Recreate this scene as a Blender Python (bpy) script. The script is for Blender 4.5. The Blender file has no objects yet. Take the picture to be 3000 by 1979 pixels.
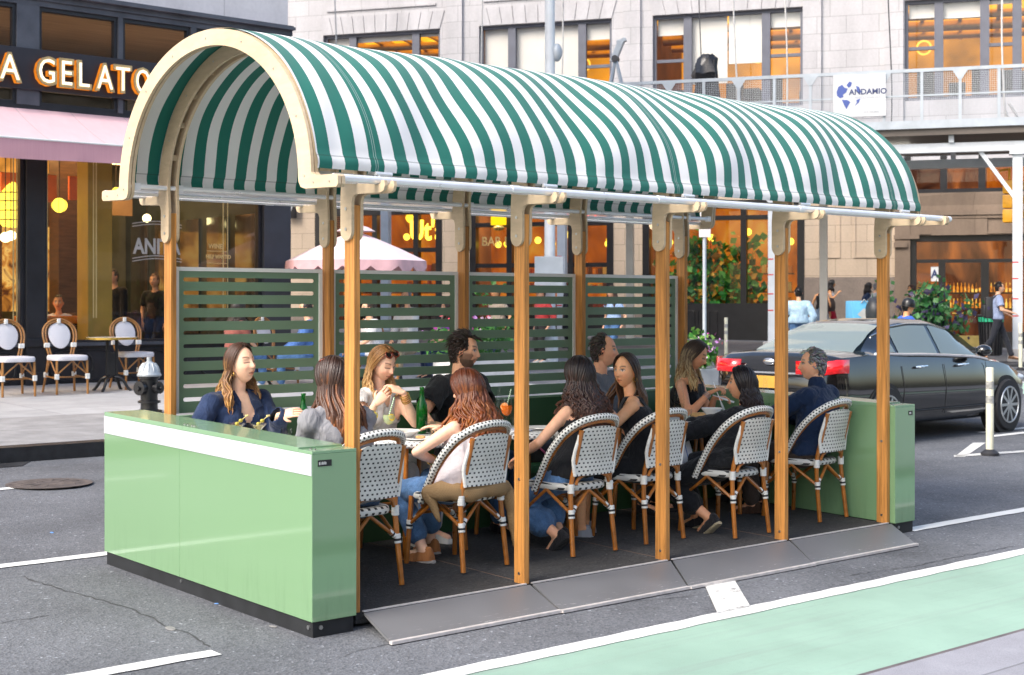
import bpy, math, random
from mathutils import Vector as V, Matrix, noise
rnd = random.Random(11)
S = .0255                       # the street rises gently towards the buildings
sc = bpy.context.scene
COL = sc.collection
PI = math.pi
CAMP = (-4.534, -6.4681, 1.7512); YAW = .8559; FPX = 4270.26; HOR = 889.37
_sn, _cs = math.sin(YAW), math.cos(YAW)
RV = (_sn, -_cs); FV = (_cs, _sn)
def R(d): return math.radians(d)
def g(y, h=0): return S*y+h
def colx(px, Y):                # x on the plane y=Y seen in photo column px
    r = (px-1500)/FPX; dx, dy = FV[0]+r*RV[0], FV[1]+r*RV[1]
    return CAMP[0]+dx*(Y-CAMP[1])/dy
def gp(px, py, h=0):            # point of the ground (raised by h) at photo position
    r = (px-1500)/FPX; d = (FV[0]+r*RV[0], FV[1]+r*RV[1], (HOR-py)/FPX)
    s = (S*CAMP[1]+h-CAMP[2])/(d[2]-S*d[1])
    return V([CAMP[i]+s*d[i] for i in range(3)])
def dp(px, py, s):
    r = (px-1500)/FPX
    return V((CAMP[0]+s*(FV[0]+r*RV[0]), CAMP[1]+s*(FV[1]+r*RV[1]), CAMP[2]+s*(HOR-py)/FPX))
def lin(c):
    if isinstance(c, str):
        c = [int(c[i:i+2], 16)/255 for i in (1, 3, 5)]
        return tuple(((x+.055)/1.055)**2.4 if x > .04045 else x/12.92 for x in c)
    return tuple(c[:3])
# ------------------------------------------------------------------ materials
class N:
    def __init__(s, name):
        s.m = bpy.data.materials.new(name); s.m.use_nodes = True
        s.t = s.m.node_tree; s.t.nodes.clear()
        s.out = s.n('ShaderNodeOutputMaterial')
    def n(s, ty, **kw):
        d = s.t.nodes.new(ty)
        for k, v in kw.items(): setattr(d, k, v)
        return d
    def l(s, a, b): s.t.links.new(a, b)
    def setv(s, sock, v):
        if hasattr(v, 'is_output') or isinstance(v, bpy.types.NodeSocket): s.l(v, sock)
        elif isinstance(v, (tuple, list)) and len(v) == 3 and sock.type == 'RGBA': sock.default_value = (*v, 1)
        else: sock.default_value = v
    def math(s, op, a, b=None, c=None, clamp=False):
        d = s.n('ShaderNodeMath', operation=op); d.use_clamp = clamp
        for i, x in enumerate((a, b, c)):
            if x is not None: s.setv(d.inputs[i], x)
        return d.outputs[0]
    def mix(s, f, a, b, blend='MIX'):
        d = s.n('ShaderNodeMix', data_type='RGBA', blend_type=blend)
        s.setv(d.inputs[0], f); s.setv(d.inputs[6], a); s.setv(d.inputs[7], b)
        return d.outputs[2]
    def coord(s, kind='Object', scale=(1, 1, 1), rot=(0, 0, 0)):
        c = s.n('ShaderNodeTexCoord'); mp = s.n('ShaderNodeMapping')
        mp.inputs['Scale'].default_value = scale; mp.inputs['Rotation'].default_value = rot
        s.l(c.outputs[kind], mp.inputs[0]); return mp.outputs[0]
    def noise(s, vec, scale, detail=4, rough=.55, dist=0):
        d = s.n('ShaderNodeTexNoise'); s.l(vec, d.inputs['Vector'])
        d.inputs['Scale'].default_value = scale; d.inputs['Detail'].default_value = detail
        d.inputs['Roughness'].default_value = rough; d.inputs['Distortion'].default_value = dist
        return d.outputs['Fac']
    def ramp(s, f, stops):
        d = s.n('ShaderNodeValToRGB'); s.l(f, d.inputs[0]); e = d.color_ramp.elements
        while len(e) < len(stops): e.new(.5)
        for i, (p, c) in enumerate(stops):
            e[i].position = p; e[i].color = (*lin(c), 1) if not isinstance(c, (int, float)) else (c, c, c, 1)
        return d.outputs[0]
    def sep(s, vec):
        d = s.n('ShaderNodeSeparateXYZ'); s.l(vec, d.inputs[0]); return d.outputs
    def attr(s, name):
        return s.n('ShaderNodeAttribute', attribute_name=name)
    def bump(s, h, strength=.3, dist=.01):
        d = s.n('ShaderNodeBump'); s.l(h, d.inputs['Height'])
        d.inputs['Strength'].default_value = strength; d.inputs['Distance'].default_value = dist
        return d.outputs[0]
    def bsdf(s, color, rough=.6, metal=0, spec=.5, normal=None, **kw):
        d = s.n('ShaderNodeBsdfPrincipled')
        s.setv(d.inputs['Base Color'], color); s.setv(d.inputs['Roughness'], rough)
        s.setv(d.inputs['Metallic'], metal); d.inputs['Specular IOR Level'].default_value = spec
        if normal is not None: s.l(normal, d.inputs['Normal'])
        for k, v in kw.items(): s.setv(d.inputs[k.replace('_', ' ')], v)
        return d.outputs[0]
    def done(s, sh): s.l(sh, s.out.inputs[0]); return s.m
def mat(name, c, rough=.6, metal=0, var=.12, scale=6, bump=0, bscale=60, spec=.5, stretch=(1, 1, 1), tint=0, **kw):
    k = N(name); c = lin(c); co = k.coord('Object', stretch)
    f = k.noise(co, scale, 5)
    lo = tuple(x*(1-var) for x in c); hi = tuple(min(1, x*(1+var)) for x in c)
    base = k.mix(k.ramp(f, [(.3, 0.), (.7, 1.)]), lo, hi)
    if tint:
        oi = k.n('ShaderNodeObjectInfo'); v = k.math('MULTIPLY_ADD', oi.outputs['Random'], tint, 1-tint*.6); cc = k.n('ShaderNodeCombineColor')
        for i in range(3): k.l(v, cc.inputs[i])
        base = k.mix(1., base, cc.outputs[0], 'MULTIPLY')
    nm = None
    if bump: nm = k.bump(k.noise(co, bscale, 3), bump, .006)
    rr = k.math('MULTIPLY_ADD', f, .16, rough-.08, clamp=True)
    return k.done(k.bsdf(base, rr, metal, spec, nm, **kw))
def emis(name, c, strength, var=.3, scale=2, stretch=(1, 1, 1)):
    k = N(name); c = lin(c); f = k.noise(k.coord('Object', stretch), scale, 3)
    b = k.mix(k.ramp(f, [(.3, 0.), (.7, 1.)]), tuple(x*(1-var) for x in c), c)
    e = k.n('ShaderNodeEmission'); k.l(b, e.inputs[0]); e.inputs[1].default_value = strength
    return k.done(e.outputs[0])
def glass(name, tint=(1, 1, 1), ior=1.45, rough=.02, alpha=0., body=(.5, .5, .5)):
    k = N(name)
    tr = k.n('ShaderNodeBsdfTransparent'); tr.inputs[0].default_value = (*tint, 1)
    gl = k.n('ShaderNodeBsdfGlossy'); gl.inputs['Roughness'].default_value = rough
    fr = k.n('ShaderNodeFresnel'); geo = k.n('ShaderNodeNewGeometry'); k.l(k.math('MULTIPLY_ADD', geo.outputs['Backfacing'], 1/ior-ior, ior), fr.inputs[0])
    a = tr.outputs[0]
    if alpha:
        df = k.n('ShaderNodeBsdfDiffuse'); df.inputs[0].default_value = (*body, 1)
        m0 = k.n('ShaderNodeMixShader'); m0.inputs[0].default_value = alpha
        k.l(a, m0.inputs[1]); k.l(df.outputs[0], m0.inputs[2]); a = m0.outputs[0]
    m = k.n('ShaderNodeMixShader'); k.l(fr.outputs[0], m.inputs[0]); k.l(a, m.inputs[1]); k.l(gl.outputs[0], m.inputs[2])
    return k.done(m.outputs[0])
# ------------------------------------------------------------------ mesh builder
class MB:
    def __init__(s): s.v = []; s.f = []; s.m = []; s.mi = 0; s.c = None; s.vc = []
    def add(s, vs, fs):
        b = len(s.v); s.v += [tuple(v) for v in vs]; s.f += [tuple(b+i for i in f) for f in fs]
        s.m += [s.mi]*len(fs); s.vc += [s.c or (1, 1, 1)]*len(vs); return s
    def box(s, c, d, M=None):
        x, y, z = d[0]/2, d[1]/2, d[2]/2
        vs = [V((a*x, b*y, e*z)) for a in (-1, 1) for b in (-1, 1) for e in (-1, 1)]
        if M is not None: vs = [M @ v for v in vs]
        return s.add([v+V(c) for v in vs], [(0, 1, 3, 2), (4, 6, 7, 5), (0, 4, 5, 1), (2, 3, 7, 6), (0, 2, 6, 4), (1, 5, 7, 3)])
    def bb(s, x0, x1, y0, y1, z0, z1): return s.box(((x0+x1)/2, (y0+y1)/2, (z0+z1)/2), (x1-x0, y1-y0, z1-z0))
    def shear(s, k=S):          # lay the built shape on the sloping street
        s.v = [(x, y, z+k*y) for x, y, z in s.v]; return s
    def bar(s, p0, p1, w, h, up=(0, 0, 1)):
        p0, p1 = V(p0), V(p1); d = (p1-p0); L = d.length; d.normalize(); u = V(up)
        if abs(d.dot(u)) > .98: u = V((0, 1, 0))
        a = d.cross(u).normalized(); b = a.cross(d)
        M = Matrix((a, d, b)).transposed()
        return s.box((p0+p1)/2, (w, L, h), M)
    def ring(s, c, a, b, n, rx, ry=None, ph=0):
        ry = rx if ry is None else ry
        return [V(c)+a*(rx*math.cos(2*PI*i/n+ph))+b*(ry*math.sin(2*PI*i/n+ph)) for i in range(n)]
    def loft(s, rings, cap=True, closed=False):
        n = len(rings[0]); vs = [v for r in rings for v in r]; m = len(rings); fs = []
        for j in range(m if closed else m-1):
            for i in range(n):
                k = (j+1) % m
                fs.append((j*n+i, j*n+(i+1) % n, k*n+(i+1) % n, k*n+i))
        if cap and not closed: fs += [tuple(range(n))[::-1], tuple((m-1)*n+i for i in range(n))]
        return s.add(vs, fs)
    def tube(s, pts, r, n=8, cap=True, closed=False, flat=1., ref=None):
        P = [V(p) for p in pts]; m = len(P); rr = r if isinstance(r, (list, tuple)) else [r]*m
        T = []
        for i in range(m):
            a = P[(i-1) % m] if (closed or i) else P[i]; b = P[(i+1) % m] if (closed or i < m-1) else P[i]
            T.append((b-a).normalized() if (b-a).length > 1e-9 else V((0, 0, 1)))
        u = V(ref) if ref else V((0, 0, 1))
        if abs(T[0].dot(u)) > .95: u = V((1, 0, 0)) if abs(T[0].x) < .9 else V((0, 1, 0))
        rings = []
        for i in range(m):
            u = (u-T[i]*u.dot(T[i]))
            u = u.normalized() if u.length > 1e-6 else T[i].orthogonal().normalized()
            rings.append(s.ring(P[i], u, T[i].cross(u), n, rr[i]*flat, rr[i]))
        return s.loft(rings, cap, closed)
    def caps(s, p0, p1, r0, r1, n=12):      # capsule with two radii
        p0, p1 = V(p0), V(p1); d = (p1-p0); d = d.normalized() if d.length > 1e-6 else V((0, 0, 1))
        pts = []; rr = []
        for t in (-.99, -.8, -.45, 0): pts.append(p0+d*r0*t); rr.append(max(.002, r0*math.sqrt(1-t*t)))
        for t in (0, .45, .8, .99): pts.append(p1+d*r1*t); rr.append(max(.002, r1*math.sqrt(1-t*t)))
        return s.tube(pts, rr, n)
    def lathe(s, prof, c=(0, 0, 0), n=20, sx=1, sy=1):
        rings = [[V((c[0]+r*sx*math.cos(2*PI*i/n), c[1]+r*sy*math.sin(2*PI*i/n), c[2]+z)) for i in range(n)] for r, z in prof]
        return s.loft(rings)
    def ball(s, c, r, n=12, m=8):
        rr = r if isinstance(r, (tuple, list, V)) else (r, r, r)
        return s.loft([[V((c[0]+rr[0]*math.cos(2*PI*i/n)*math.sin(a), c[1]+rr[1]*math.sin(2*PI*i/n)*math.sin(a), c[2]-rr[2]*math.cos(a))) for i in range(n)] for a in [PI*(j+.02)/(m+.04) for j in range(m+1)]])
    def prism(s, poly, t0, t1, fn):
        n = len(poly); vs = [fn(a, b, t0) for a, b in poly]+[fn(a, b, t1) for a, b in poly]
        fs = [tuple(range(n))[::-1], tuple(range(n, 2*n))]+[(i, (i+1) % n, n+(i+1) % n, n+i) for i in range(n)]
        return s.add(vs, fs)
    def quad(s, *p): return s.add(p, [tuple(range(len(p)))])
    def merge(s, o, M=None):
        b = len(s.v); s.v += [tuple(M @ V(v)) if M is not None else v for v in o.v]; s.f += [tuple(b+i for i in f) for f in o.f]
        s.m += o.m; s.vc += o.vc; return s
    def mesh(s, name, mats, smooth=40, bevel=0, colour=False, fixn=True):
        me = bpy.data.meshes.new(name); me.from_pydata(s.v, [], s.f)
        for m in (mats if isinstance(mats, (list, tuple)) else [mats]): me.materials.append(m)
        me.polygons.foreach_set('material_index', s.m)
        if colour:
            ca = me.color_attributes.new('Col', 'FLOAT_COLOR', 'POINT')
            ca.data.foreach_set('color', [x for c in s.vc for x in (*c, 1)])
        if fixn:
            import bmesh
            bm = bmesh.new(); bm.from_mesh(me); bmesh.ops.recalc_face_normals(bm, faces=bm.faces)
            if bevel:
                es = [e for e in bm.edges if len(e.link_faces) == 2 and e.calc_face_angle(0) > R(50)]
                bmesh.ops.bevel(bm, geom=es, offset=bevel, segments=2, profile=.6, affect='EDGES', clamp_overlap=True)
            bm.to_mesh(me); bm.free()
        if smooth:
            me.polygons.foreach_set('use_smooth', [True]*len(me.polygons)); me.set_sharp_from_angle(angle=R(smooth))
        me.update(); return me
    def build(s, name, mats, parent=None, smooth=40, bevel=0, loc=None, rz=0, colour=False, fixn=True):
        o = bpy.data.objects.new(name, s.mesh(name, mats, smooth, bevel, colour, fixn)); COL.objects.link(o)
        if parent is not None: o.parent = parent
        if loc is not None: o.location = loc
        if rz: o.rotation_euler = (0, 0, rz)
        return o
def pieces(mb, name, mats, parent=None, **kw):      # every connected piece becomes an object of its own
    par = list(range(len(mb.v)))
    def fd(i):
        while par[i] != i: par[i] = par[par[i]]; i = par[i]
        return i
    for f in mb.f:
        a = fd(f[0])
        for i in f[1:]: par[fd(i)] = a
    gr = {}
    for k, f in enumerate(mb.f): gr.setdefault(fd(f[0]), []).append(k)
    out = []
    for ks in gr.values():
        ix = sorted({i for k in ks for i in mb.f[k]}); mp = {i: n for n, i in enumerate(ix)}
        m2 = MB(); m2.v = [mb.v[i] for i in ix]; m2.vc = [mb.vc[i] for i in ix]
        m2.f = [tuple(mp[i] for i in mb.f[k]) for k in ks]; m2.m = [mb.m[k] for k in ks]
        out.append(m2.build(name, mats, parent, **kw))
    return out
def tag(o, label=None, cat=None, group=None, kind=None):
    if label: o['label'] = label
    if cat: o['category'] = cat
    if group: o['group'] = group
    if kind: o['kind'] = kind
    return o
def thing(name, loc, label, cat, group=None, rz=0, sc_=1):
    o = bpy.data.objects.new(name, None); COL.objects.link(o); o.location = loc; o.rotation_euler = (0, 0, rz); o.scale = (sc_,)*3
    o.empty_display_size = .1
    return tag(o, label, cat, group)
def dup(o, loc=None, rz=None, label=None, parent=None):
    c = o.copy(); COL.objects.link(c)
    if parent is not None: c.parent = parent
    if loc is not None: c.location = loc
    if rz is not None: c.rotation_euler = (0, 0, rz)
    if label: c['label'] = label
    for ch in list(o.children): dup(ch, parent=c)
    return c
def ground_obj(name, mb, m, smooth=0, kind='structure'):
    return tag(mb.build(name, m, smooth=smooth), kind=kind)
def text(name, body, size, m, parent=None, M=None, ext=.003, off=0., align='LEFT', width=1., font_shear=0):
    cu = bpy.data.curves.new(name, 'FONT'); cu.body = body; cu.size = size; cu.extrude = ext; cu.offset = off
    cu.align_x = align; cu.resolution_u = 3; cu.shear = font_shear
    t = bpy.data.objects.new(name, cu); COL.objects.link(t)
    me = bpy.data.meshes.new_from_object(t.evaluated_get(bpy.context.evaluated_depsgraph_get()))
    bpy.data.objects.remove(t); bpy.data.curves.remove(cu)
    me.name = name; me.materials.clear(); me.materials.append(m)
    o = bpy.data.objects.new(name, me); COL.objects.link(o)
    if width != 1: me.transform(Matrix.Diagonal((width, 1, 1, 1)))
    if M is not None: me.transform(M)
    if parent is not None: o.parent = parent
    return o
# ------------------------------------------------------------------ ground materials
def asphalt(name, c=.1, tint=(1, 1.01, 1.06), wear=.25):
    k = N(name); co = k.coord('Object')
    f1 = k.noise(co, .55, 4, .6); f2 = k.noise(co, 95, 2, .6); f3 = k.noise(co, 4.5, 5, .6)
    lo = tuple(c*(1-wear)*t for t in tint); hi = tuple(c*(1+wear)*t for t in tint)
    b = k.mix(k.ramp(f1, [(.35, 0.), (.65, 1.)]), lo, hi)
    b = k.mix(k.ramp(f3, [(.56, 0.), (.72, .35)]), b, tuple(c*.55*t for t in tint))
    vo = k.n('ShaderNodeTexVoronoi'); k.l(co, vo.inputs['Vector']); vo.inputs['Scale'].default_value = 70
    sp = k.ramp(vo.outputs['Color'], [(.0, .55), (.55, .95), (.88, 1.05), (.97, 2.3)])
    b = k.mix(1., b, sp, 'MULTIPLY')
    st = k.noise(k.coord('Object', (.25, 1.6, 1)), 1.6, 5, .65)
    b = k.mix(k.ramp(st, [(.55, 0.), (.75, .4)]), b, tuple(c*.6*t for t in tint))
    h = k.math('ADD', f2, vo.outputs['Distance'])
    return k.done(k.bsdf(b, .82, 0, .35, k.bump(h, .55, .006)))
def paint(name, c, under=(.1, .1, .105), worn=.42, scale=9, streak=False):
    k = N(name); c = lin(c); co = k.coord('Object')
    f = k.noise(co, scale, 6, .7); f2 = k.noise(co, 120, 2)
    mixv = k.math('MULTIPLY_ADD', f2, .25, f)
    w = k.ramp(mixv, [(worn-.06, 0.), (worn+.06, 1.)])
    t = k.ramp(k.noise(co, 1.1, 4), [(.3, .84), (.7, 1.06)])
    cc = k.mix(1., c, t, 'MULTIPLY')
    if streak:
        st = k.noise(k.coord('Object', (.35, 9, 1), (0, 0, .05)), 1.5, 4, .6)
        cc = k.mix(k.ramp(st, [(.50, 0.), (.66, .55)]), cc, tuple(x*.5+.10 for x in c)); sp_ = k.noise(co, 26, 4, .7); cc = k.mix(k.ramp(sp_, [(.55, 0.), (.68, .35)]), cc, tuple(x*.62+.06 for x in c))
        st2 = k.noise(k.coord('Object', (1, 1, 1)), .9, 4, .6)
        cc = k.mix(k.ramp(st2, [(.42, 0.), (.66, .35)]), cc, tuple(min(1, x*1.35) for x in c))
    b = k.mix(w, under, cc)
    return k.done(k.bsdf(b, .75, 0, .3, k.bump(k.math('ADD', f2, f), .4, .004)))
def slabs(name, c, sx=1.5, sy=1.5, grain=.12, mortar=.6, off=0.):
    k = N(name); c = lin(c); co = k.coord('Object')
    br = k.n('ShaderNodeTexBrick'); k.l(co, br.inputs['Vector'])
    br.offset = off; br.inputs['Scale'].default_value = 1; br.inputs['Mortar Size'].default_value = .008
    br.inputs['Brick Width'].default_value = sx; br.inputs['Row Height'].default_value = sy
    br.inputs['Color1'].default_value = (*c, 1); br.inputs['Color2'].default_value = (*[x*.88 for x in c], 1)
    br.inputs['Mortar'].default_value = (*[x*mortar for x in c], 1)
    f = k.noise(co, 3, 6, .65); f2 = k.noise(co, 140, 2)
    b = k.mix(1., br.outputs[0], k.ramp(f, [(.25, 1-grain*1.6), (.75, 1+grain)]), 'MULTIPLY')
    b = k.mix(1., b, k.ramp(f2, [(.3, .86), (.7, 1.1)]), 'MULTIPLY')
    return k.done(k.bsdf(b, .85, 0, .3, k.bump(f2, .3, .004)))
M_asph = asphalt('asphalt', .142, (.96, 1.0, 1.09))
M_white = paint('road_white', (.72, .72, .70), worn=.40)
M_white2 = paint('road_white_worn', (.66, .65, .62), worn=.5)
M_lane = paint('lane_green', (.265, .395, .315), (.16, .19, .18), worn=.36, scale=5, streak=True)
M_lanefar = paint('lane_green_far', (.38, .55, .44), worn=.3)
M_walk = slabs('walk_slabs', (.40, .40, .405), 2.9, 2.2)
M_walk2 = slabs('walk_gravel', (.29, .285, .285), 9, 9, .2)
M_kerb = mat('kerb_dark', (.03, .03, .033), .45, .3, .3, 8)  # near black on every face of the kerb
M_nearwalk = slabs('near_concrete', (.30, .30, .33), 3.4, 2.8)
def sheet(poly, h, drop=0):
    mb = MB(); n = len(poly)
    if drop: mb.prism(poly, h-drop, h, lambda a, b, t: (a, b, S*b+t))
    else: mb.add([(a, b, S*b+h) for a, b in poly], [tuple(range(n))])
    return mb
road = ground_obj('road', sheet([(-70, -60), (160, -60), (160, 140), (-70, 140)], 0), M_asph)
def strip_line(name, x0, x1, y0, y1, m=M_white, h=.004, amp=.012, slope=0):
    mb = MB(); n = max(2, int(abs(x1-x0)/.06)); top = []; bot = []
    for i in range(n+1):
        x = x0+(x1-x0)*i/n; o = slope*(x-x0)
        top.append((x, y1+o+amp*noise.noise((x*5, 3.1, y0)))); bot.append((x, y0+o+amp*noise.noise((x*5, 9.7, y1))))
    vs = [(a, b, S*b+h) for a, b in top]+[(a, b, S*b+h) for a, b in bot]
    mb.add(vs, [(i, i+1, n+2+i, n+1+i) for i in range(n)])
    return ground_obj(name, mb, m)
ground_obj('bike_lane', sheet([(-30, -2.6), (60, -2.6), (60, -1.0), (-30, -1.0)], .004), M_lane)
strip_line('bike_lane_line', -30, 60, -1.075, -.945, h=.008)
ground_obj('hatch_bar', sheet([(2.36, -.36), (2.64, -.36), (2.09, -.96), (1.80, -.96)], .008), M_white2)
strip_line('traffic_lane_line', -14, -.15, 2.64, 2.76, h=.006)
strip_line('parking_lane_line', -9, -.87, -.045, .07, h=.006)
strip_line('parking_lane_line', 5.12, 40, -.05, .07, h=.006)
strip_line('lane_dash', -2.6, .52, 5.83, 5.93, h=.006)
for i, (a, b) in enumerate([(3.3, 3.42), (3.62, 3.74)]): strip_line('crossing_line', 11.9+i*.3, 15, a, b, h=.006)
ground_obj('island_line', sheet([(9.6, 2.42), (9.75, 2.52), (12.6, 2.0), (12.45, 1.88)], .006), M_white2)
ground_obj('island_line', sheet([(9.6, 2.42), (9.72, 2.36), (11.2, 3.0), (11.05, 3.08)], .006), M_white2)
ground_obj('near_pavement', sheet([(-30, -40), (60, -40), (60, -2.46), (-30, -2.46)], .10, .2), M_nearwalk)
mb = sheet([(-30, -2.46), (60, -2.46), (60, -2.40), (-30, -2.40)], .085, .15)
ground_obj('near_kerb', mb, mat('near_kerb_steel', (.13, .11, .11), .6, .2, .3, 5))
# gelato side: kerb, gravelly strip, slabs
XE = 11.3
ground_obj('kerb', sheet([(-40, 7.5), (XE, 7.5), (XE, 7.68), (-40, 7.68)], .15, .4), M_kerb)
ground_obj('pavement_strip', sheet([(-40, 7.68), (XE, 7.68), (XE, 10.25), (-40, 10.25)], .152, .4), M_walk2)
ground_obj('pavement', sheet([(-40, 10.25), (XE, 10.25), (XE, 60), (-40, 60)], .15, .4), M_walk)
mb = sheet([(-30, 7.2), (1.1, 7.2), (1.3, 7.5), (-30, 7.5)], .004)
ground_obj('gutter', mb, mat('wet_gutter', (.035, .035, .037), .35, 0, .4, 3))
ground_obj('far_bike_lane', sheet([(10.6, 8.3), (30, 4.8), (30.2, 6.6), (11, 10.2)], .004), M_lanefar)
ground_obj('far_lane_line', sheet([(10.8, 10.25), (30, 6.7), (30, 6.95), (10.8, 10.5)], .006), M_white2)
# manhole cover
mb = MB(); mb.lathe([(.36, 0), (.37, .004), (.37, .008), (.33, .009), (.32, .006), (.30, .006), (.29, .009), (.12, .009), (.11, .006), (.001, .007)], n=40)
for i in range(12):
    a = i*PI/6; mb.bar((.13*math.cos(a), .13*math.sin(a), .009), (.27*math.cos(a), .27*math.sin(a), .009), .02, .006)
o = mb.build('manhole_cover', mat('rusty_iron', (.105, .088, .082), .7, .3, .35, 9), loc=(.82, 5.93, g(5.93, .005)))
tag(o, 'round rusty manhole cover in the asphalt left of the green barrier', 'manhole cover')
# cracks and sealed joints in the road
M_crack = mat('crack_tar', (.05, .05, .053), .8)
def crack(pts, w):
    r_ = random.Random(int(w*1e4)+len(pts)); P = []
    for (x0, y0), (x1, y1) in zip(pts, pts[1:]):
        n = max(3, int(math.hypot(x1-x0, y1-y0)/.05)); dx, dy = x1-x0, y1-y0; L_ = math.hypot(dx, dy)
        for i in range(n): t = i/n; o = r_.gauss(0, .008)+.04*noise.noise((t*4, x0, y0)); P.append((x0+dx*t-dy/L_*o, y0+dy*t+dx/L_*o, w*(.35+.8*r_.random())))
    vs = []; nrm = V((-(pts[-1][1]-pts[0][1]), pts[-1][0]-pts[0][0])).normalized() if False else None
    dx, dy = pts[-1][0]-pts[0][0], pts[-1][1]-pts[0][1]; L_ = math.hypot(dx, dy); nx_, ny_ = -dy/L_, dx/L_
    for x, y, q in P: vs += [(x+nx_*q/2, y+ny_*q/2, S*y+.0035), (x-nx_*q/2, y-ny_*q/2, S*(y)+.0035)]
    mb = MB(); mb.add(vs, [(2*i, 2*i+1, 2*i+3, 2*i+2) for i in range(len(P)-1)]); ground_obj('road_crack', mb, M_crack)
q0, q1, q2 = gp(60, 1690), gp(420, 1800), gp(640, 1900); crack([(q0.x, q0.y), (q1.x, q1.y), (q2.x, q2.y)], .011)
q0, q1 = gp(0, 1828), gp(170, 1800); crack([(q0.x, q0.y), (q1.x, q1.y)], .009)
q0, q1, q2 = gp(1000, 1925), gp(1500, 1800), gp(2060, 1745); crack([(q0.x, q0.y), (q1.x, q1.y), (q2.x, q2.y)], .008)
q0, q1 = gp(2500, 1690), gp(2990, 1600); crack([(q0.x, q0.y), (q1.x, q1.y)], .008)
# scraps and pale scuffs on the asphalt
M_scrap = mat('pale_scrap', (.22, .215, .21), .8)
M_blue = mat('blue_scrap', (.1, .25, .55), .6)
for (px, py, r, m, lab) in [(500, 1843, .036, M_scrap, 'pale flattened gum patch on asphalt in front of the green barrier'),
                            (800, 1837, .02, M_scrap, 'tiny pale paper scrap beside the black barrier base'),
                            (640, 1770, .016, M_blue, 'small blue paint fleck on asphalt by the barrier base'),
                            (152, 1562, .018, M_blue, 'small blue paint fleck on asphalt left of the barrier')]:
    p = gp(px, py); mb = MB()
    mb.lathe([(r, 0), (r*.9, .003), (.001, .004)], n=9, sx=1.6, sy=.7)
    tag(mb.build('litter', m, loc=(p.x, p.y, p.z+.002), rz=rnd.random()*3), lab, 'litter')
# ------------------------------------------------------------------ dining pavilion
def wood(name, c, grain=(38, 38, 1.6), var=.35, rough=.55):
    k = N(name); c = lin(c); co = k.coord('Object', grain); oi = k.n('ShaderNodeObjectInfo')
    w = k.n('ShaderNodeVectorMath', operation='ADD'); k.l(co, w.inputs[0])
    cx = k.n('ShaderNodeCombineXYZ'); k.l(k.math('MULTIPLY', oi.outputs['Random'], 37.), cx.inputs[0]); k.l(cx.outputs[0], w.inputs[1])
    f = k.noise(w.outputs[0], 1.3, 5, .6, .6); f2 = k.noise(k.coord('Object', (1, 1, .6)), 2.2, 4)
    b = k.mix(k.ramp(f, [(.32, 0.), (.68, 1.)]), tuple(x*(1-var) for x in c), tuple(min(1, x*(1+var*.45)) for x in c))
    b = k.mix(k.ramp(f2, [(.5, 0.), (.8, .45)]), b, tuple(x*y for x, y in zip(c, (.72, .6, .5))))
    v = k.math('MULTIPLY_ADD', oi.outputs['Random'], .22, .87); cc = k.n('ShaderNodeCombineColor')
    for i in range(3): k.l(v, cc.inputs[i])
    b = k.mix(1., b, cc.outputs[0], 'MULTIPLY')
    return k.done(k.bsdf(b, rough, 0, .35, k.bump(f, .15, .003)))
M_post = wood('cedar_post', (.53, .235, .060), var=.5)
M_ply = wood('birch_plywood', (.61, .475, .315), (3, 5, 22), .12, .5)
M_steel = mat('galvanised_steel', (.84, .84, .85), .30, .35, .06, 9)
M_bolt = mat('bolt_steel', (.5, .5, .5), .3, .95)
M_dark = mat('black_base', (.012, .013, .015), .55, 0, .4, 8)
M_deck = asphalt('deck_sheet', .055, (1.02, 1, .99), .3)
M_ramp = mat('ramp_aluminium', (.20, .20, .208), .5, .35, .16, 5, .2, 200)
def rampmat():
    k = N('ramp_scuffed'); co = k.coord('Object'); y = k.sep(co)[1]; f = k.noise(k.coord('Object', (1.2, 9, 1)), 9, 5, .75); f2 = k.noise(co, 2.2, 4); f3 = k.noise(co, 160, 2)
    b = k.mix(f2, (.15, .15, .157), (.225, .225, .235)); lo_ = k.ramp(k.math('MULTIPLY', y, -1.), [(.26, 0.), (.36, 1.)]); m = k.math('MULTIPLY', lo_, k.ramp(f, [(.60, 0.), (.66, .8)])); b = k.mix(m, b, (.62, .60, .58))
    return k.done(k.bsdf(b, k.math('MULTIPLY_ADD', f2, .3, .32), .25, .4, k.bump(f3, .12, .003)))
M_ramp = rampmat()
M_trim = mat('trim_pale', (.62, .58, .56), .5, .2, .15, 20)
M_panel = mat('panel_green', (.155, .25, .160), .5, 0, .07, 2)
M_frame = mat('frame_grey', (.78, .78, .76), .5, .1, .06, 3)
def polymat():
    k = N('clear_gutter'); tr = k.n('ShaderNodeBsdfTransparent'); tr.inputs[0].default_value = (.93, .95, .96, 1); tl = k.n('ShaderNodeBsdfTranslucent'); tl.inputs[0].default_value = (.8, .8, .8, 1)
    gl = k.n('ShaderNodeBsdfGlossy'); gl.inputs['Roughness'].default_value = .1; st = k.noise(k.coord('Object', (.15, 14, 1)), 4, 3)
    m0 = k.n('ShaderNodeMixShader'); k.l(k.ramp(st, [(.35, .25), (.65, .6)]), m0.inputs[0]); k.l(tr.outputs[0], m0.inputs[1]); k.l(tl.outputs[0], m0.inputs[2]); m = k.n('ShaderNodeMixShader'); fr = k.n('ShaderNodeFresnel'); geo = k.n('ShaderNodeNewGeometry'); k.l(k.math('MULTIPLY_ADD', geo.outputs['Backfacing'], 1/1.4-1.4, 1.4), fr.inputs[0])
    k.l(fr.outputs[0], m.inputs[0]); k.l(m0.outputs[0], m.inputs[1]); k.l(gl.outputs[0], m.inputs[2]); return k.done(m.outputs[0])
M_poly = polymat()
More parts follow.
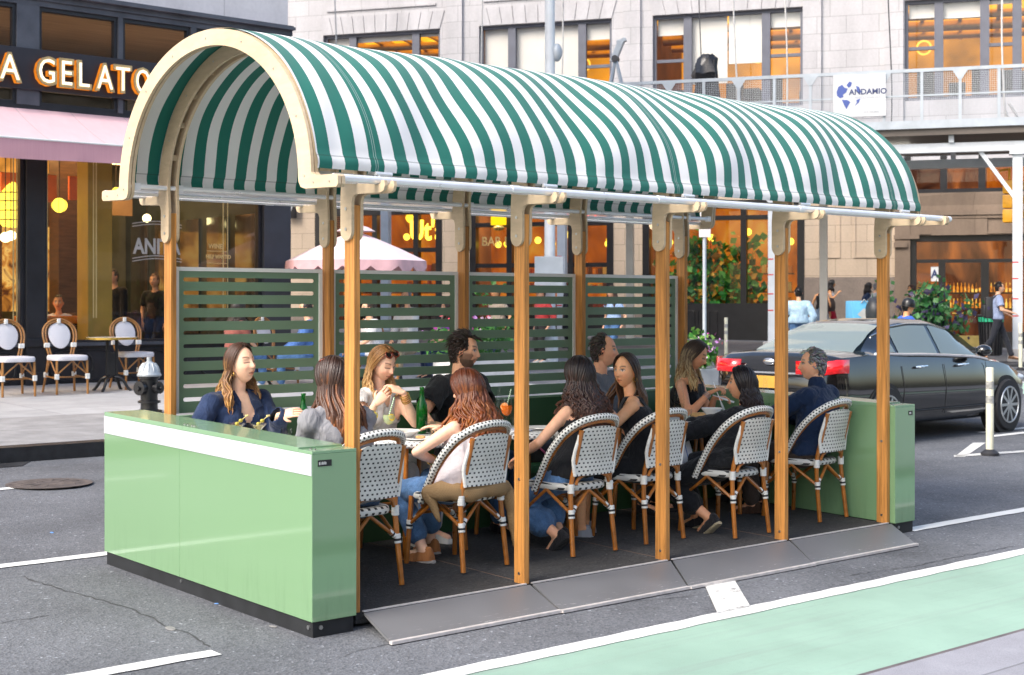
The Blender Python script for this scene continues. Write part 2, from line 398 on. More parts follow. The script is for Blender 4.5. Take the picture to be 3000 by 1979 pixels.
def canopy_mat():
    k = N('striped_canvas'); a = k.attr('sx').outputs['Fac']
    fr = k.math('FRACT', k.math('MULTIPLY_ADD', a, 1/.16, 50.-.029/.16))
    e = k.math('MULTIPLY_ADD', k.noise(k.coord('Object'), 30, 2), .012, .51)
    m = k.math('LESS_THAN', fr, e)
    co = k.coord('Object'); f = k.noise(co, 2.5, 4)
    gr = k.mix(f, (.008, .125, .092), (.011, .16, .122)); wh = k.mix(f, (.66, .66, .65), (.78, .78, .77))
    c = k.mix(m, wh, gr)
    # stitched seams in pale thread on the green stripe over each arch
    sf = k.math('FRACT', k.math('MULTIPLY_ADD', a, 1/1.2, 50.-.05/1.2))
    s1 = k.math('LESS_THAN', k.math('ABSOLUTE', k.math('SUBTRACT', sf, .008)), .0016)
    s2 = k.math('LESS_THAN', k.math('ABSOLUTE', k.math('SUBTRACT', sf, .019)), .0016)
    c = k.mix(k.math('MULTIPLY', k.math('ADD', s1, s2), .35), c, (.7, .7, .7))
    sy = k.attr('sy').outputs['Fac']; hl = k.math('LESS_THAN', k.math('ABSOLUTE', k.math('SUBTRACT', sy, .072)), .0035); c = k.mix(k.math('MULTIPLY', hl, .45), c, (.02, .04, .035))
    wv = k.noise(k.coord('Object', (1, 1, 1)), 400, 2)
    nm = k.bump(wv, .12, .002)
    d = k.bsdf(c, .72, 0, .3, nm, Sheen_Weight=.15)
    tr = k.n('ShaderNodeBsdfTranslucent'); k.l(c, tr.inputs[0])
    mx = k.n('ShaderNodeMixShader'); mx.inputs[0].default_value = .012
    k.l(d, mx.inputs[1]); k.l(tr.outputs[0], mx.inputs[2])
    return k.done(mx.outputs[0])
M_canvas = canopy_mat()
L = 1.22; YC = 1.08; ZC = 2.42
def ell(a, b, t): return (YC-a*math.sin(t), ZC+b*math.cos(t))   # t=0 apex, + towards the road
def arch_poly(leg):
    out = [ell(1.11, .888, PI/2*i/26) for i in range(27)]       # apex -> front springing
    out += [(-.034, 2.415), (-.05, 2.404), (-.075, 2.40)] if leg else [(-.033, 2.44), (-.045, 2.428), (-.075, 2.42)]
    if leg: out += [(-.20, 2.396), (-.205, 2.384), (-.225, 2.378), (-.262, 2.384), (-.275, 2.402), (-.298, 2.400), (-.304, 2.375), (-.29, 2.348), (-.262, 2.338), (-.04, 2.336), (-.012, 2.325), (0, 2.30)]
    else: out += [(-.262, 2.42), (-.275, 2.41), (-.277, 2.37), (-.262, 2.354), (.03, 2.354), (.07, 2.364), (.09, 2.39)]
    if leg:
        out += [(0, 2.14)]+[(.0525-.0525*math.cos(PI*i/8), 2.14-.0525*math.sin(PI*i/8)) for i in range(1, 8)]+[(.105, 2.14), (.105, 2.32), (.098, 2.40)]
    out += [ell(.985, .795, PI/2*i/26) for i in range(26, 0, -1)]
    # the profile so far is the front half; mirror it
    o1 = out[:out.index(ell(.985, .795, PI/2))] if ell(.985, .795, PI/2) in out else out
    full_out = out; mir = [(2*YC-y, z) for y, z in out]
    return full_out, mir
def arch(mb, x0, x1, leg):
    h, m = arch_poly(leg)
    # outer apex is h[0]; inner apex closes the ring
    ia = ell(.985, .795, 0)
    poly = h+[ia]+m[::-1][:-1]
    mb.prism(poly, x0, x1, lambda a, b, t: (t, a, b))
pav = thing('dining_pavilion', (0, 0, 0), 'open street dining pavilion with cedar posts, plywood arches and striped green and white canopy', 'pavilion')
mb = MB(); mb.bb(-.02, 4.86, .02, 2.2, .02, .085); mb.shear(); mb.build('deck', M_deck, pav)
mb = MB()
for t in range(1, 4): mb.bb(t*L-.006, t*L+.0, .1, 2.0, .085, .0865)
mb.shear(); pieces(mb, 'deck_joint', mat('deck_joint', (.16, .10, .07), .8), pav)
for t in range(5):
    for (y0, back) in ((.004, 0), (2.06, 1)):
        mb = MB(); mb.bb(-.02, .02, -.0455, .0455, 0, 2.28-.085)
        p = mb.build('post', M_post, pav, bevel=.003, loc=(t*L-.02, y0+.0455, .085+S*y0), smooth=0)
        mb = MB()
        for z in (.06, .62) if not back else (.3,):
            mb.tube([(-.0195, .0, z), (-.0235, .0, z)], .009, 8)
        pieces(mb, 'bolt', M_bolt, p)
for t in range(5):
    xs = t*L
    mb = MB(); arch(mb, xs-.059, xs-.041, True); mb.shear(); a = mb.build('arch', M_ply, pav, smooth=35)
    mb = MB(); arch(mb, xs+.001, xs+.019, True); mb.shear(); mb.build('arch', M_ply, pav, smooth=35)
    mb = MB()
    for y in (.0525, 2*YC-.0525):
        for z in (2.15, 2.26): mb.tube([(xs-.058, y, z), (xs-.063, y, z)], .0095, 8)
    for i in range(1, 8):
        y, z = ell(1.045, .84, -PI/2+PI*i/8); mb.tube([(xs-.058, y, z), (xs-.061, y, z)], .006, 6)
    mb.shear(); pieces(mb, 'bolt', M_bolt, a)
    mb = MB()                                       # spacer blocks between the two plies
    for i in range(1, 12):
        y, z = ell(1.045, .84, -PI/2+PI*i/12); mb.box((xs-.02, y, z), (.046, .07, .035))
    mb.shear(); pieces(mb, 'spacer', M_ply, a)
for xe in (-.335, 5.20):
    mb = MB(); arch(mb, xe, xe+.02, False); mb.shear(); a = mb.build('arch', M_ply, pav, smooth=35)
    mb = MB(); arch(mb, xe+.026, xe+.046, False); mb.shear(); mb.build('arch', M_ply, pav, smooth=35)
    mb = MB()
    for i in range(0, 9):
        y, z = ell(1.045, .84, -PI/2*1.0+PI*i/8); mb.tube([(xe+.001, y, z), (xe-.003, y, z)], .006, 6)
    for y in (-.05, -.2, 2*YC+.05, 2*YC+.2): mb.tube([(xe+.001, y, 2.385), (xe-.003, y, 2.385)], .006, 6)
    mb.shear(); pieces(mb, 'bolt', M_bolt, a)
# canvas
nx, nt = 300, 96; A1 = R(87.4)
x0c, x1c = -.31, 5.215
arx = [-.31, -.02]+[t*L-.02 for t in range(1, 5)]+[5.215]
vs = []; sx = []; sy_ = []
for i in range(nx+1):
    x = x0c+(x1c-x0c)*i/nx
    j = max(q for q in range(len(arx)-1) if arx[q] <= x+1e-6); u = (x-arx[j])/(arx[j+1]-arx[j]); wid = min(1, (arx[j+1]-arx[j])/1.2)
    bay = math.sin(PI*min(1, max(0, u)))
    for q in range(nt+1):
        t = -A1+2*A1*q/nt; ta = abs(t)
        side = max(0, min(1, (ta-.3)/.9))
        sag = -.009*bay**.8*wid*(1-side)
        fold = wid*bay*(.018*math.sin(5.2*t+4.2*u+2.1*j)*math.exp(-((ta-.75)/.4)**2)+.017*math.sin(8*(u+.6*ta)+j*1.7)*side)*(1-.6*max(0, (ta-1.3)/.25))
        rip = .010*noise.noise((x*1.9, t*2.3, 4.2))*side+.006*noise.noise((x*6, t*3.1, 1.5))*side
        low = max(0, (ta-1.445)/.08); bel = .010*math.sin(PI*min(1, low))+(.006 if ta > 1.45 else 0)
        r = sag+fold+rip-.004+bel
        y, z = ell(1.128+r, .902+r, t)
        if ta > PI/2: y = (YC-math.copysign(1.128+r*.6+.008*noise.noise((x*4, 0, t)), t)); z = ZC-(ta-PI/2)*-.55
        if ta > PI/2: z = ZC+.0-(ta-PI/2)*.25
        skew = .046*wid*bay*math.sin(3.6*ta+1.1*j+.6)*min(1, ta/.5)*(1-.7*max(0, (ta-1.2)/.33))+.016*noise.noise((x*1.3, t*2.6, 8))
        vs.append((x+skew*(1 if 0 < i < nx else 0), y, z+S*y+.058*0)); sx.append(x); sy_.append((A1-ta)*.93)
fs = [(i*(nt+1)+q, (i+1)*(nt+1)+q, (i+1)*(nt+1)+q+1, i*(nt+1)+q+1) for i in range(nx) for q in range(nt)]
me = bpy.data.meshes.new('canopy'); me.from_pydata(vs, [], fs); me.materials.append(M_canvas)
at = me.attributes.new('sx', 'FLOAT', 'POINT'); at.data.foreach_set('value', sx); at = me.attributes.new('sy', 'FLOAT', 'POINT'); at.data.foreach_set('value', sy_)
me.polygons.foreach_set('use_smooth', [True]*len(fs))
cv = bpy.data.objects.new('canopy', me); COL.objects.link(cv); cv.parent = pav
mb = MB()                                           # stitched hem line and pocket pipe
for y in (YC-1.122, YC+1.122):
    mb.tube([(-.32, y, 2.402), (5.22, y, 2.402)], .013, 10)
mb.shear(); pieces(mb, 'hem_pipe', M_steel, cv)
for y, nm in ((-.232, 'rail'), (2*YC+.232, 'rail')):
    mb = MB(); mb.tube([(-.334, y, 2.402), (2.4, y, 2.402), (2.41, y, 2.402), (5.32, y, 2.402)], .0215, 16); mb.shear()
    rl = mb.build(nm, M_steel, pav)
    mb = MB()
    for xx in (.9, 2.1, 3.5): mb.tube([(xx-.03, y, 2.402), (xx+.03, y, 2.402)], .0245, 14)
    mb.shear(); pieces(mb, 'coupling', M_steel, rl)
for sgn, nm in ((1, 'gutter'), (-1, 'gutter')):     # clear rain gutter between canvas and rail
    mb = MB(); prof = [(-.015, 2.445), (-.03, 2.41), (-.07, 2.390), (-.13, 2.382), (-.19, 2.386), (-.208, 2.40)]
    P = [((y if sgn > 0 else 2*YC-y), z) for y, z in prof]
    for i in range(len(P)-1): mb.quad((-.33, P[i][0], P[i][1]+.004), (5.2, P[i][0], P[i][1]+.004), (5.2, P[i+1][0], P[i+1][1]+.004), (-.33, P[i+1][0], P[i+1][1]+.004))
    mb.shear(); mb.build(nm, M_poly, pav, smooth=60)
for sgn in (1, -1):                                 # inner pipe carrying the hem, with little clips
    y = .075 if sgn > 0 else 2*YC-.075
    mb = MB(); mb.tube([(-.32, y, 2.44), (5.2, y, 2.44)], .016, 10); mb.shear(); ip = mb.build('purlin', M_steel, pav)
    mb = MB()
    for t in [-.27]+[t*L for t in range(5)]+[5.15]: mb.box((t+.03 if t > -.1 else t, y+.0, 2.44), (.05, .03, .045))
    mb.shear(); pieces(mb, 'clip', M_steel, ip)
mb = MB()
for t in range(5):
    xx = t*L+.06
    mb.tube([(xx, -.05, 2.452), (xx+.11, -.05, 2.452)], .012, 8); mb.tube([(xx+.02, -.055, 2.452), (xx+.022, -.07, 2.415)], .004, 6)
mb.shear(); pieces(mb, 'hem_clip', M_steel, cv)
# slatted screens along the back
def slot_panel(mb, x0, x1, z0, z1, ys, slots, sx0, sx1, h):
    # front plate with rounded horizontal slots, real openings, 12 mm thick
    for yy in ys:
        zs = [z0]; 
        rows = sorted(slots)
        cur = z0
        for zc in rows:
            mb.quad((x0, yy, cur), (x1, yy, cur), (x1, yy, zc-h/2), (x0, yy, zc-h/2))
            r = h/2
            la = [(sx0+r-r*math.cos(a), zc+r*math.sin(a)) for a in [(-PI/2)+PI*i/8 for i in range(9)]]
            mb.add([(x0, yy, zc-r), (x0, yy, zc+r)]+[(a, yy, b) for a, b in la], [(0, *range(2, 11), 1)])
            ra = [(sx1-r+r*math.cos(a), zc+r*math.sin(a)) for a in [(-PI/2)+PI*i/8 for i in range(9)]]
            mb.add([(x1, yy, zc-r), (x1, yy, zc+r)]+[(a, yy, b) for a, b in ra], [(0, *range(2, 11), 1)])
            cur = zc+r
        mb.quad((x0, yy, cur), (x1, yy, cur), (x1, yy, z1), (x0, yy, z1))
    a, b = ys
    for zc in slots:
        r = h/2
        for zz in (zc-r, zc+r): mb.quad((sx0+r, a, zz), (sx1-r, a, zz), (sx1-r, b, zz), (sx0+r, b, zz))
for t in range(4):
    x0 = t*L+.022; x1 = (t+1)*L-.062; zt = 1.935
    mb = MB(); slot_panel(mb, x0+.02, x1-.02, .98, zt-.02, (2.125, 2.137), [1.853-.0873*i for i in range(10)], x0+.062, x1-.060, .027); mb.shear()
    p = mb.build('screen_panel', M_panel, pav, smooth=0, fixn=False)
    mb = MB(); w = .026
    mb.bb(x0, x1, 2.115, 2.147, zt-w, zt); mb.bb(x0, x0+w, 2.115, 2.147, .98, zt-w-.0005); mb.bb(x1-w, x1, 2.115, 2.147, .98, zt-w-.0005); mb.shear()
    mb.build('screen_frame', M_frame, p, smooth=0)
# ramps in front of the deck edge
xr = [.01, 1.10, 2.17, 3.41, 4.62]; dy = [0, -.012, -.02, -.012]
for t in range(4):
    a, b = (t*L+.012, (t+1)*L-.008); o0, o1 = xr[t]-.1*(t == 0), xr[t+1]
    y1 = -.385+dy[t]
    mb = MB(); top = [(a, -.012, .083), (b, -.012, .083), (o1-.004, y1, .018), (o0+.004, y1, .018)]
    mb.add(top+[(x, y, z-.012) for x, y, z in top], [(0, 1, 2, 3), (7, 6, 5, 4), (0, 4, 5, 1), (1, 5, 6, 2), (2, 6, 7, 3), (3, 7, 4, 0)]); mb.shear()
    rp = mb.build('ramp', M_ramp, pav, smooth=0)
    mb = MB(); mb.bar((o0, y1-.012, .014), (o1, y1-.012, .014), .026, .016); mb.bar((a+.005, .002, .088), (b-.02, .002, .088), .016, .007); mb.shear()
    pieces(mb, 'ramp_edge', M_trim, rp, smooth=0)
# ------------------------------------------------------------------ end barriers
def gloss(name, c, rough=.16, coat=.5, dirt=.12):
    k = N(name); c = lin(c); co = k.coord('Object'); f = k.noise(co, 1.2, 3); s2 = k.noise(k.coord('Object', (1, 1, .12)), 18, 5, .7)
    zz = k.sep(co)[2]
    low = k.math('MULTIPLY', k.ramp(zz, [(.08, 1.), (.42, 0.)]), k.ramp(s2, [(.5, 0.), (.72, 1.)]))
    b = k.mix(f, tuple(x*.95 for x in c), c); b = k.mix(k.math('MULTIPLY', low, dirt*2.5, clamp=True), b, tuple(x*.45 for x in c))
    wob = k.noise(co, 1.6, 2)
    return k.done(k.bsdf(b, k.math('MULTIPLY_ADD', s2, .06, rough), 0, .5, k.bump(wob, .06, .02), Coat_Weight=coat, Coat_Roughness=.06))
M_lime = gloss('gloss_lime', (.185, .325, .172), .08, 1., .10)
M_lid = gloss('gloss_lid', (.20, .34, .20), .22, .35, .02)
def ribbed():
    k = N('ribbed_white'); y = k.sep(k.coord('Object'))[1]
    w = k.math('ABSOLUTE', k.math('SUBTRACT', k.math('FRACT', k.math('MULTIPLY', y, 55.)), .5))
    return k.done(k.bsdf((.54, .57, .59), .3, 0, .5, k.bump(w, .5, .01), Coat_Weight=.3))
M_rib = ribbed()
M_plaq = mat('plaque_black', (.015, .015, .016), .35)
M_plaqt = mat('plaque_print', (.5, .5, .5), .5)
def barrier(name, x0, x1, label, notch, outer):
    y0, y1, zt = -.04, 2.40, .975
    t = thing(name, (x0, y0, S*y0), label, 'barrier'); W = x1-x0; D = y1-y0
    mb = MB(); mb.bb(.012, W-.012, .012, D-.012, 0, .085); mb.shear(); mb.build('base', M_dark, t, smooth=0)
    mb = MB(); mb.bb(0, W, 0, 1.43, .085, zt-.0125); mb.shear(); mb.build('panel', M_lime, t, bevel=.002, smooth=0)
    mb = MB(); mb.bb(0, W, 1.432, D, .085, zt-.0125); mb.shear(); mb.build('panel', M_lime, t, bevel=.002, smooth=0)
    mb = MB(); mb.bb(0, W, 0, .13, zt-.012, zt+.003); mb.bb(0, W, .1315, 1.40, zt-.012, zt+.012); mb.bb(0, W, 1.4015, D, zt-.012, zt+.012); mb.shear()
    lid = pieces(mb, 'lid', M_lid, t, bevel=.002, smooth=0)[0]
    mb = MB()
    for yy in (.05, .09, 1.34, 1.37, 1.42, 1.46): mb.lathe([(.008, 0), (.008, .003), (.004, .006), (.001, .006)], (.05, yy, zt+(.004 if yy < .13 else .012)), 10)
    mb.shear(); pieces(mb, 'screw', M_bolt, lid)
    if outer:
        mb = MB(); mb.bb(-.004, .0, .003, D-.003, zt-.125, zt-.014); mb.shear(); pieces(mb, 'white_band', M_rib, t, smooth=0)
    px0 = W-.285 if outer else W-.075
    px0 = .035 if outer else W-.085
    mb = MB(); mb.bb(px0, px0+.085 if outer else px0+.05, -.003, 0, zt-.078, zt-.045); mb.shear(); q = mb.build('plaque', M_plaq, t, smooth=0)
    ww = .085 if outer else .05
    mb = MB(); mb.bb(px0+.006, px0+ww*.16, -.005, -.003, zt-.070, zt-.054)
    for i in range(5): mb.bb(px0+ww*(.24+i*.075), px0+ww*(.29+i*.075), -.005, -.003, zt-.069, zt-.056+.002*(i % 2))
    mb.shear(); pieces(mb, 'plaque_mark', M_plaqt, q, smooth=0)
    mb = MB()
    for yy, xx in ((.02, 0),): mb.tube([(.06, .013, .05), (.06, .006, .05)], .012, 8)
    mb.tube([(.013, .05, .05), (.006, .05, .05)], .012, 8); mb.tube([(.013, 1.43, .06), (.006, 1.43, .06)], .010, 8); mb.shear(); pieces(mb, 'bolt', M_bolt, t)
    return t
barrier('barrier', -.335, -.055, 'pale green barrier with ribbed white top band closing the near end of the pavilion', True, True)
barrier('barrier', 4.885, 5.145, 'green box barrier closing the far end of the pavilion beside the black car', True, False)
# ------------------------------------------------------------------ banquette
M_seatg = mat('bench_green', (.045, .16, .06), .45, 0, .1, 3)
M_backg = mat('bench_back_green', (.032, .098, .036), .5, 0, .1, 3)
M_ledge = mat('bench_ledge', (.22, .36, .22), .4)
bq = thing('banquette', (0, 1.62, S*1.62+.085), 'long dark green banquette bench along the slatted screens', 'bench')
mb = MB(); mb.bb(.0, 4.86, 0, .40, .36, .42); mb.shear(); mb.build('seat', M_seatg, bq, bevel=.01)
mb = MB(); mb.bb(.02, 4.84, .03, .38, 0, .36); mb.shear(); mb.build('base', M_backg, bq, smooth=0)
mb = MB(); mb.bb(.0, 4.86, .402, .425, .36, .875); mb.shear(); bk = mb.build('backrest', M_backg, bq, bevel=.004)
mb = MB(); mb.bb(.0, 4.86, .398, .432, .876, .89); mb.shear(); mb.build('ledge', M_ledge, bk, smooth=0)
# ------------------------------------------------------------------ bistro chairs
def weave(name, base, dot, sx, sz, wx=.42, wz=.40, stagger=.5, plane='xz', rough=.45, bumpv=.35):
    k = N(name); o = k.sep(k.coord('Object'))
    a = o[0]; b = o[2] if plane == 'xz' else o[1]
    r = k.math('FLOOR', k.math('DIVIDE', b, sz))
    xx = k.math('FRACT', k.math('ADD', k.math('DIVIDE', a, sx), k.math('MULTIPLY', r, stagger)))
    zz = k.math('FRACT', k.math('DIVIDE', b, sz))
    m = k.math('MULTIPLY', k.math('LESS_THAN', xx, wx), k.math('LESS_THAN', zz, wz))
    ln = k.math('ABSOLUTE', k.math('SUBTRACT', k.math('FRACT', k.math('DIVIDE', b, sz/3)), .5))
    l2 = k.math('ABSOLUTE', k.math('SUBTRACT', k.math('FRACT', k.math('DIVIDE', a, sx/2)), .5))
    f = k.noise(k.coord('Object'), 14, 3)
    oi = k.n('ShaderNodeObjectInfo'); f = k.math('MULTIPLY', f, k.math('MULTIPLY_ADD', oi.outputs['Random'], .8, .6), clamp=True)
    c = k.mix(m, k.mix(f, tuple(x*.74 for x in lin(base)), lin(base)), lin(dot))
    return k.done(k.bsdf(c, rough, 0, .45, k.bump(k.math('ADD', ln, k.math('MULTIPLY', l2, .5)), bumpv, .004)))
def ticks(name, base, dot, n=26., m2=9., axis='hoop'):
    k = N(name); a = k.attr('sx').outputs['Fac']; b = k.attr('sy').outputs['Fac']
    r = k.math('FLOOR', k.math('MULTIPLY', b, 6.))
    x = k.math('FRACT', k.math('ADD', k.math('MULTIPLY', a, n), k.math('MULTIPLY', r, .5)))
    y = k.math('FRACT', k.math('MULTIPLY', b, 6.))
    m = k.math('MULTIPLY', k.math('LESS_THAN', x, .42), k.math('LESS_THAN', y, .62))
    rib = k.math('ABSOLUTE', k.math('SUBTRACT', k.math('FRACT', k.math('MULTIPLY', a, n*2)), .5))
    c = k.mix(m, lin(base), lin(dot))
    return k.done(k.bsdf(c, .45, 0, .45, k.bump(rib, .3, .004)))
WHT = (.74, .74, .70); BLK = (.012, .013, .018)
M_weave = weave('woven_back', WHT, BLK, .034, .026)
M_tick = ticks('woven_hoop', WHT, BLK, 40.)
M_rattan = mat('rattan', (.37, .125, .018), .3, 0, .32, 14, .1, 60, tint=.4, Coat_Weight=.35)
M_wrap = mat('binding_white', (.72, .72, .69), .5, 0, .1, 40, .4, 120)
M_wrapb = mat('binding_black', BLK, .5)
def tube_attr(name, pts, r, m, parent, n=10, flat=1., ref=None):
    mb = MB(); mb.tube(pts, r, n, flat=flat, ref=ref); o = mb.build(name, m, parent)
    L_ = [0]
    for i in range(1, len(pts)): L_.append(L_[-1]+(V(pts[i])-V(pts[i-1])).length)
    ax = []; ay = []
    for q in range(len(mb.v)): ax.append(L_[q//n]); ay.append((q % n)/n)
    for nm, dd in (('sx', ax), ('sy', ay)):
        at = o.data.attributes.new(nm, 'FLOAT', 'POINT'); at.data.foreach_set('value', dd)
    return o
def spline(P, n=6):
    P = [V(p) for p in P]; out = []
    for i in range(len(P)-1):
        p0 = P[max(0, i-1)]; p1 = P[i]; p2 = P[i+1]; p3 = P[min(len(P)-1, i+2)]
        for j in range(n):
            t = j/n
            out.append(.5*((2*p1)+(p2-p0)*t+(2*p0-5*p1+4*p2-p3)*t*t+(3*p1-p0-3*p2+p3)*t**3))
    out.append(P[-1]); return out
def wrap(mb, c, d, r=.021, L_=.05, bands=True):
    d = V(d).normalized(); c = V(c); k = 12; f0 = len(mb.f)
    mb.tube([c+d*(-L_/2+L_*i/k) for i in range(k+1)], [r*(.93 if i % 3 == 0 else 1) for i in range(k+1)], 9)
    if bands:
        for i in range(k*9): mb.m[f0+i] = 1 if i//9 in (3, 4, 5) else 0
def make_armchair(label):
    t = thing('bistro_armchair', (0, 0, 0), label, 'chair', 'black and white woven bistro chairs in the pavilion')
    rear = lambda s: [(s*.195, -.275, 0), (s*.178, -.235, .40), (s*.165, -.262, .59), (s*.165, -.325, .82)]
    front = lambda s: [(s*.215, .215, 0), (s*.20, .195, .30), (s*.195, .19, .43)]
    for s in (-1, 1):
        mb = MB(); mb.tube(spline(rear(s), 4), .0165, 9); lg = mb.build('rear_leg', M_rattan, t)
        mb = MB(); mb.tube(spline(front(s), 3), .0165, 9); mb.build('front_leg', M_rattan, t)
    # seat
    out = []
    for i in range(40):
        a = 2*PI*i/40; c, q = math.cos(a), math.sin(a)
        x = math.copysign(abs(c)**.55, c); y = math.copysign(abs(q)**.55, q)
        out.append((x*(.212+.018*y), y*.225-.01))
    mb = MB(); rings = []
    for z, k in ((.425, .93), (.418, .985), (.43, 1.02), (.452, 1.0), (.462, .95), (.458, .5)):
        rings.append([V((x*k, y*k, z)) for x, y in out])
    mb.loft(rings); mb.build('seat', M_weave2, t, smooth=60)
    # back panel: rounded top, gently curved
    mb = MB(); fr = []; bk = []; nxp, nzp = 14, 14
    def P(u, v, o):
        w = .170+.018*math.sin(PI*min(1, v*1.1)); top = .885+.065*math.sqrt(max(0, 1-(abs(u)**2.6)))
        z = .545+(top-.545)*v; z = .52+(z-.545)*.80; y = -.268-.30*max(0, z-.62)*.85-.022*(1-u*u)+o
        return (u*w, y, z)
    for o in (-.007, .007):
        mb.add([P(-1+2*i/nxp, j/nzp, o) for j in range(nzp+1) for i in range(nxp+1)], [(j*(nxp+1)+i, j*(nxp+1)+i+1, (j+1)*(nxp+1)+i+1, (j+1)*(nxp+1)+i) for j in range(nzp) for i in range(nxp)])
    m0 = (nxp+1)*(nzp+1); per = [i for i in range(nxp+1)]+[j*(nxp+1)+nxp for j in range(1, nzp+1)]+[nzp*(nxp+1)+i for i in range(nxp-1, -1, -1)]+[j*(nxp+1) for j in range(nzp-1, 0, -1)]
    mb.f += [(per[i], per[(i+1) % len(per)], m0+per[(i+1) % len(per)], m0+per[i]) for i in range(len(per))]; mb.m += [0]*len(per)
    mb.build('backrest', M_weave, t, smooth=50)
    for s in (-1, 1):                               # smooth white binding down both edges of the back
        mb = MB(); mb.tube([P(s, v/8, 0) for v in range(9)], .012, 8); mb.build('back_binding', M_wrap, t)
    # arm hoop: woven outer tube and rattan inner tube from the seat sides over the top
    hp = [(-.235, .06, .40), (-.243, -.02, .56), (-.245, -.115, .73), (-.225, -.225, .875), (-.16, -.315, .965), (-.07, -.352, .995), (0, -.358, 1.0)]
    hp = hp+[(-x, y, z) for x, y, z in hp[-2::-1]]
    hp = [(x, y, .43+(z-.43)*.835) for x, y, z in hp]
    h = spline(hp, 7); tube_attr('arm_hoop', h, .022, M_tick, t, 12)
    inner = [V((p.x*.90, p.y+.012, p.z-.030)) for p in h]
    mb = MB(); mb.tube(inner, .0135, 8); mb.build('inner_hoop', M_rattan, t)
    # arch under the back, braces
    mb = MB(); mb.tube(spline([(-.150, -.255, .46), (-.13, -.258, .50), (-.07, -.262, .525), (0, -.265, .53), (.07, -.262, .525), (.13, -.258, .50), (.150, -.255, .46)], 4), .0115, 8)
    mb.build('back_arch', M_rattan, t)
    br = MB()
    def leg_pt(fn, s, z): 
        p = fn(s); a, b = p[0], p[1]; k = z/b[2]; return V(a).lerp(V(b), k)
    for s in (-1, 1):
        r_ = leg_pt(rear, s, .27); f_ = leg_pt(front, s, .25)
        br.tube([r_, (s*.0, -.215, .415)], .0115, 8); br.tube([f_, (0, .19, .415)], .0115, 8)
        br.tube([r_, (s*.205, -.03, .415)], .0115, 8); br.tube([f_, (s*.207, -.03, .415)], .0115, 8)
    pieces(br, 'brace', M_rattan, t)
    wp = MB()
    for s in (-1, 1):
        for fn, z, L_ in ((rear, .27, .055), (front, .25, .055)):
            p = leg_pt(fn, s, z); q = fn(s); wrap(wp, p, V(q[1])-V(q[0]), .022, L_)
            d_ = V((-s*.16, .05 if fn is rear else -.05, .15)); wrap(wp, p+d_.normalized()*.045, d_, .017, .045)
        p = leg_pt(rear, s, .40); wrap(wp, (s*.177, -.236, .435), (0, 0, 1), .024, .06, False)
    pieces(wp, 'binding', [M_wrap, M_wrapb], t)
    return t
M_weave2 = weave('woven_seat', WHT, BLK, .05, .03, .4, .5, .5, 'xz')
ZD = .087
def deck(y): return S*y+ZD
spots = [('near end, its back against the first cedar post', .36, .66, 4), ('', 1.24, .74, 6), ('', 2.17, .70, 0), ('', 2.87, .73, 2), ('', 3.55, .52, 2), ('', 4.585, .60, 6)]
clab = ['woven bistro chair half hidden by the pale green barrier, used by the long haired woman',
        'woven bistro chair with a tan sweater across it, holding the red haired woman',
        'woven bistro chair holding the curly haired woman in a black tank top',
        'woven bistro chair of the straight haired woman looking left, partly behind a post',
        'woven bistro chair holding the woman in the loose black top',
        'woven bistro chair of the grey haired man, nearest the far barrier']
ch0 = make_armchair(clab[0]); chairs = []
for i, (_, x, y, a) in enumerate(spots):
    c = ch0 if i == 0 else dup(ch0)
    c.location = (x, y, deck(y)); c.rotation_euler = (0, 0, R(a)); c['label'] = clab[i]; chairs.append(c)
# tan sweater lying over the second chair's seat
M_knit = weave('tan_knit', (.42, .27, .13), (.30, .185, .085), .012, .010, .5, .5, .5, 'xz', .9, .8)
mb = MB(); mb.tube(spline([(-.27, -.02, .46), (-.22, -.16, .49), (-.10, -.235, .475), (.05, -.245, .49), (.2, -.225, .475), (.255, -.17, .46)], 5), [.05, .06, .055, .06, .065, .055, .05, .055, .05, .055, .06, .055, .055, .05, .055, .06, .055, .055, .06, .055, .05, .055, .05, .05, .04, .03], 10)
mb.tube(spline([(.245, -.2, .47), (.262, -.25, .38), (.26, -.27, .28), (.275, -.28, .17), (.292, -.27, .12)], 4), [.05]*6+[.042]*5+[.034]*3+[.03]*3, 9)
mb.tube(spline([(-.26, -.05, .47), (-.285, -.09, .42), (-.275, -.12, .36), (-.262, -.14, .30)], 4), [.05, .05, .045, .04, .035, .03, .028, .025, .022, .02, .016, .012, .01], 9)
for i, p in enumerate(mb.v):
    n_ = noise.noise((p[0]*14, p[1]*14, p[2]*14))*.012; mb.v[i] = (p[0]+n_, p[1]+n_, p[2]+n_)
o = mb.build('sweater', M_knit, smooth=80); o.location = chairs[1].location; o.rotation_euler = chairs[1].rotation_euler
tag(o, 'tan knitted sweater draped over the seat of the second chair', 'sweater')
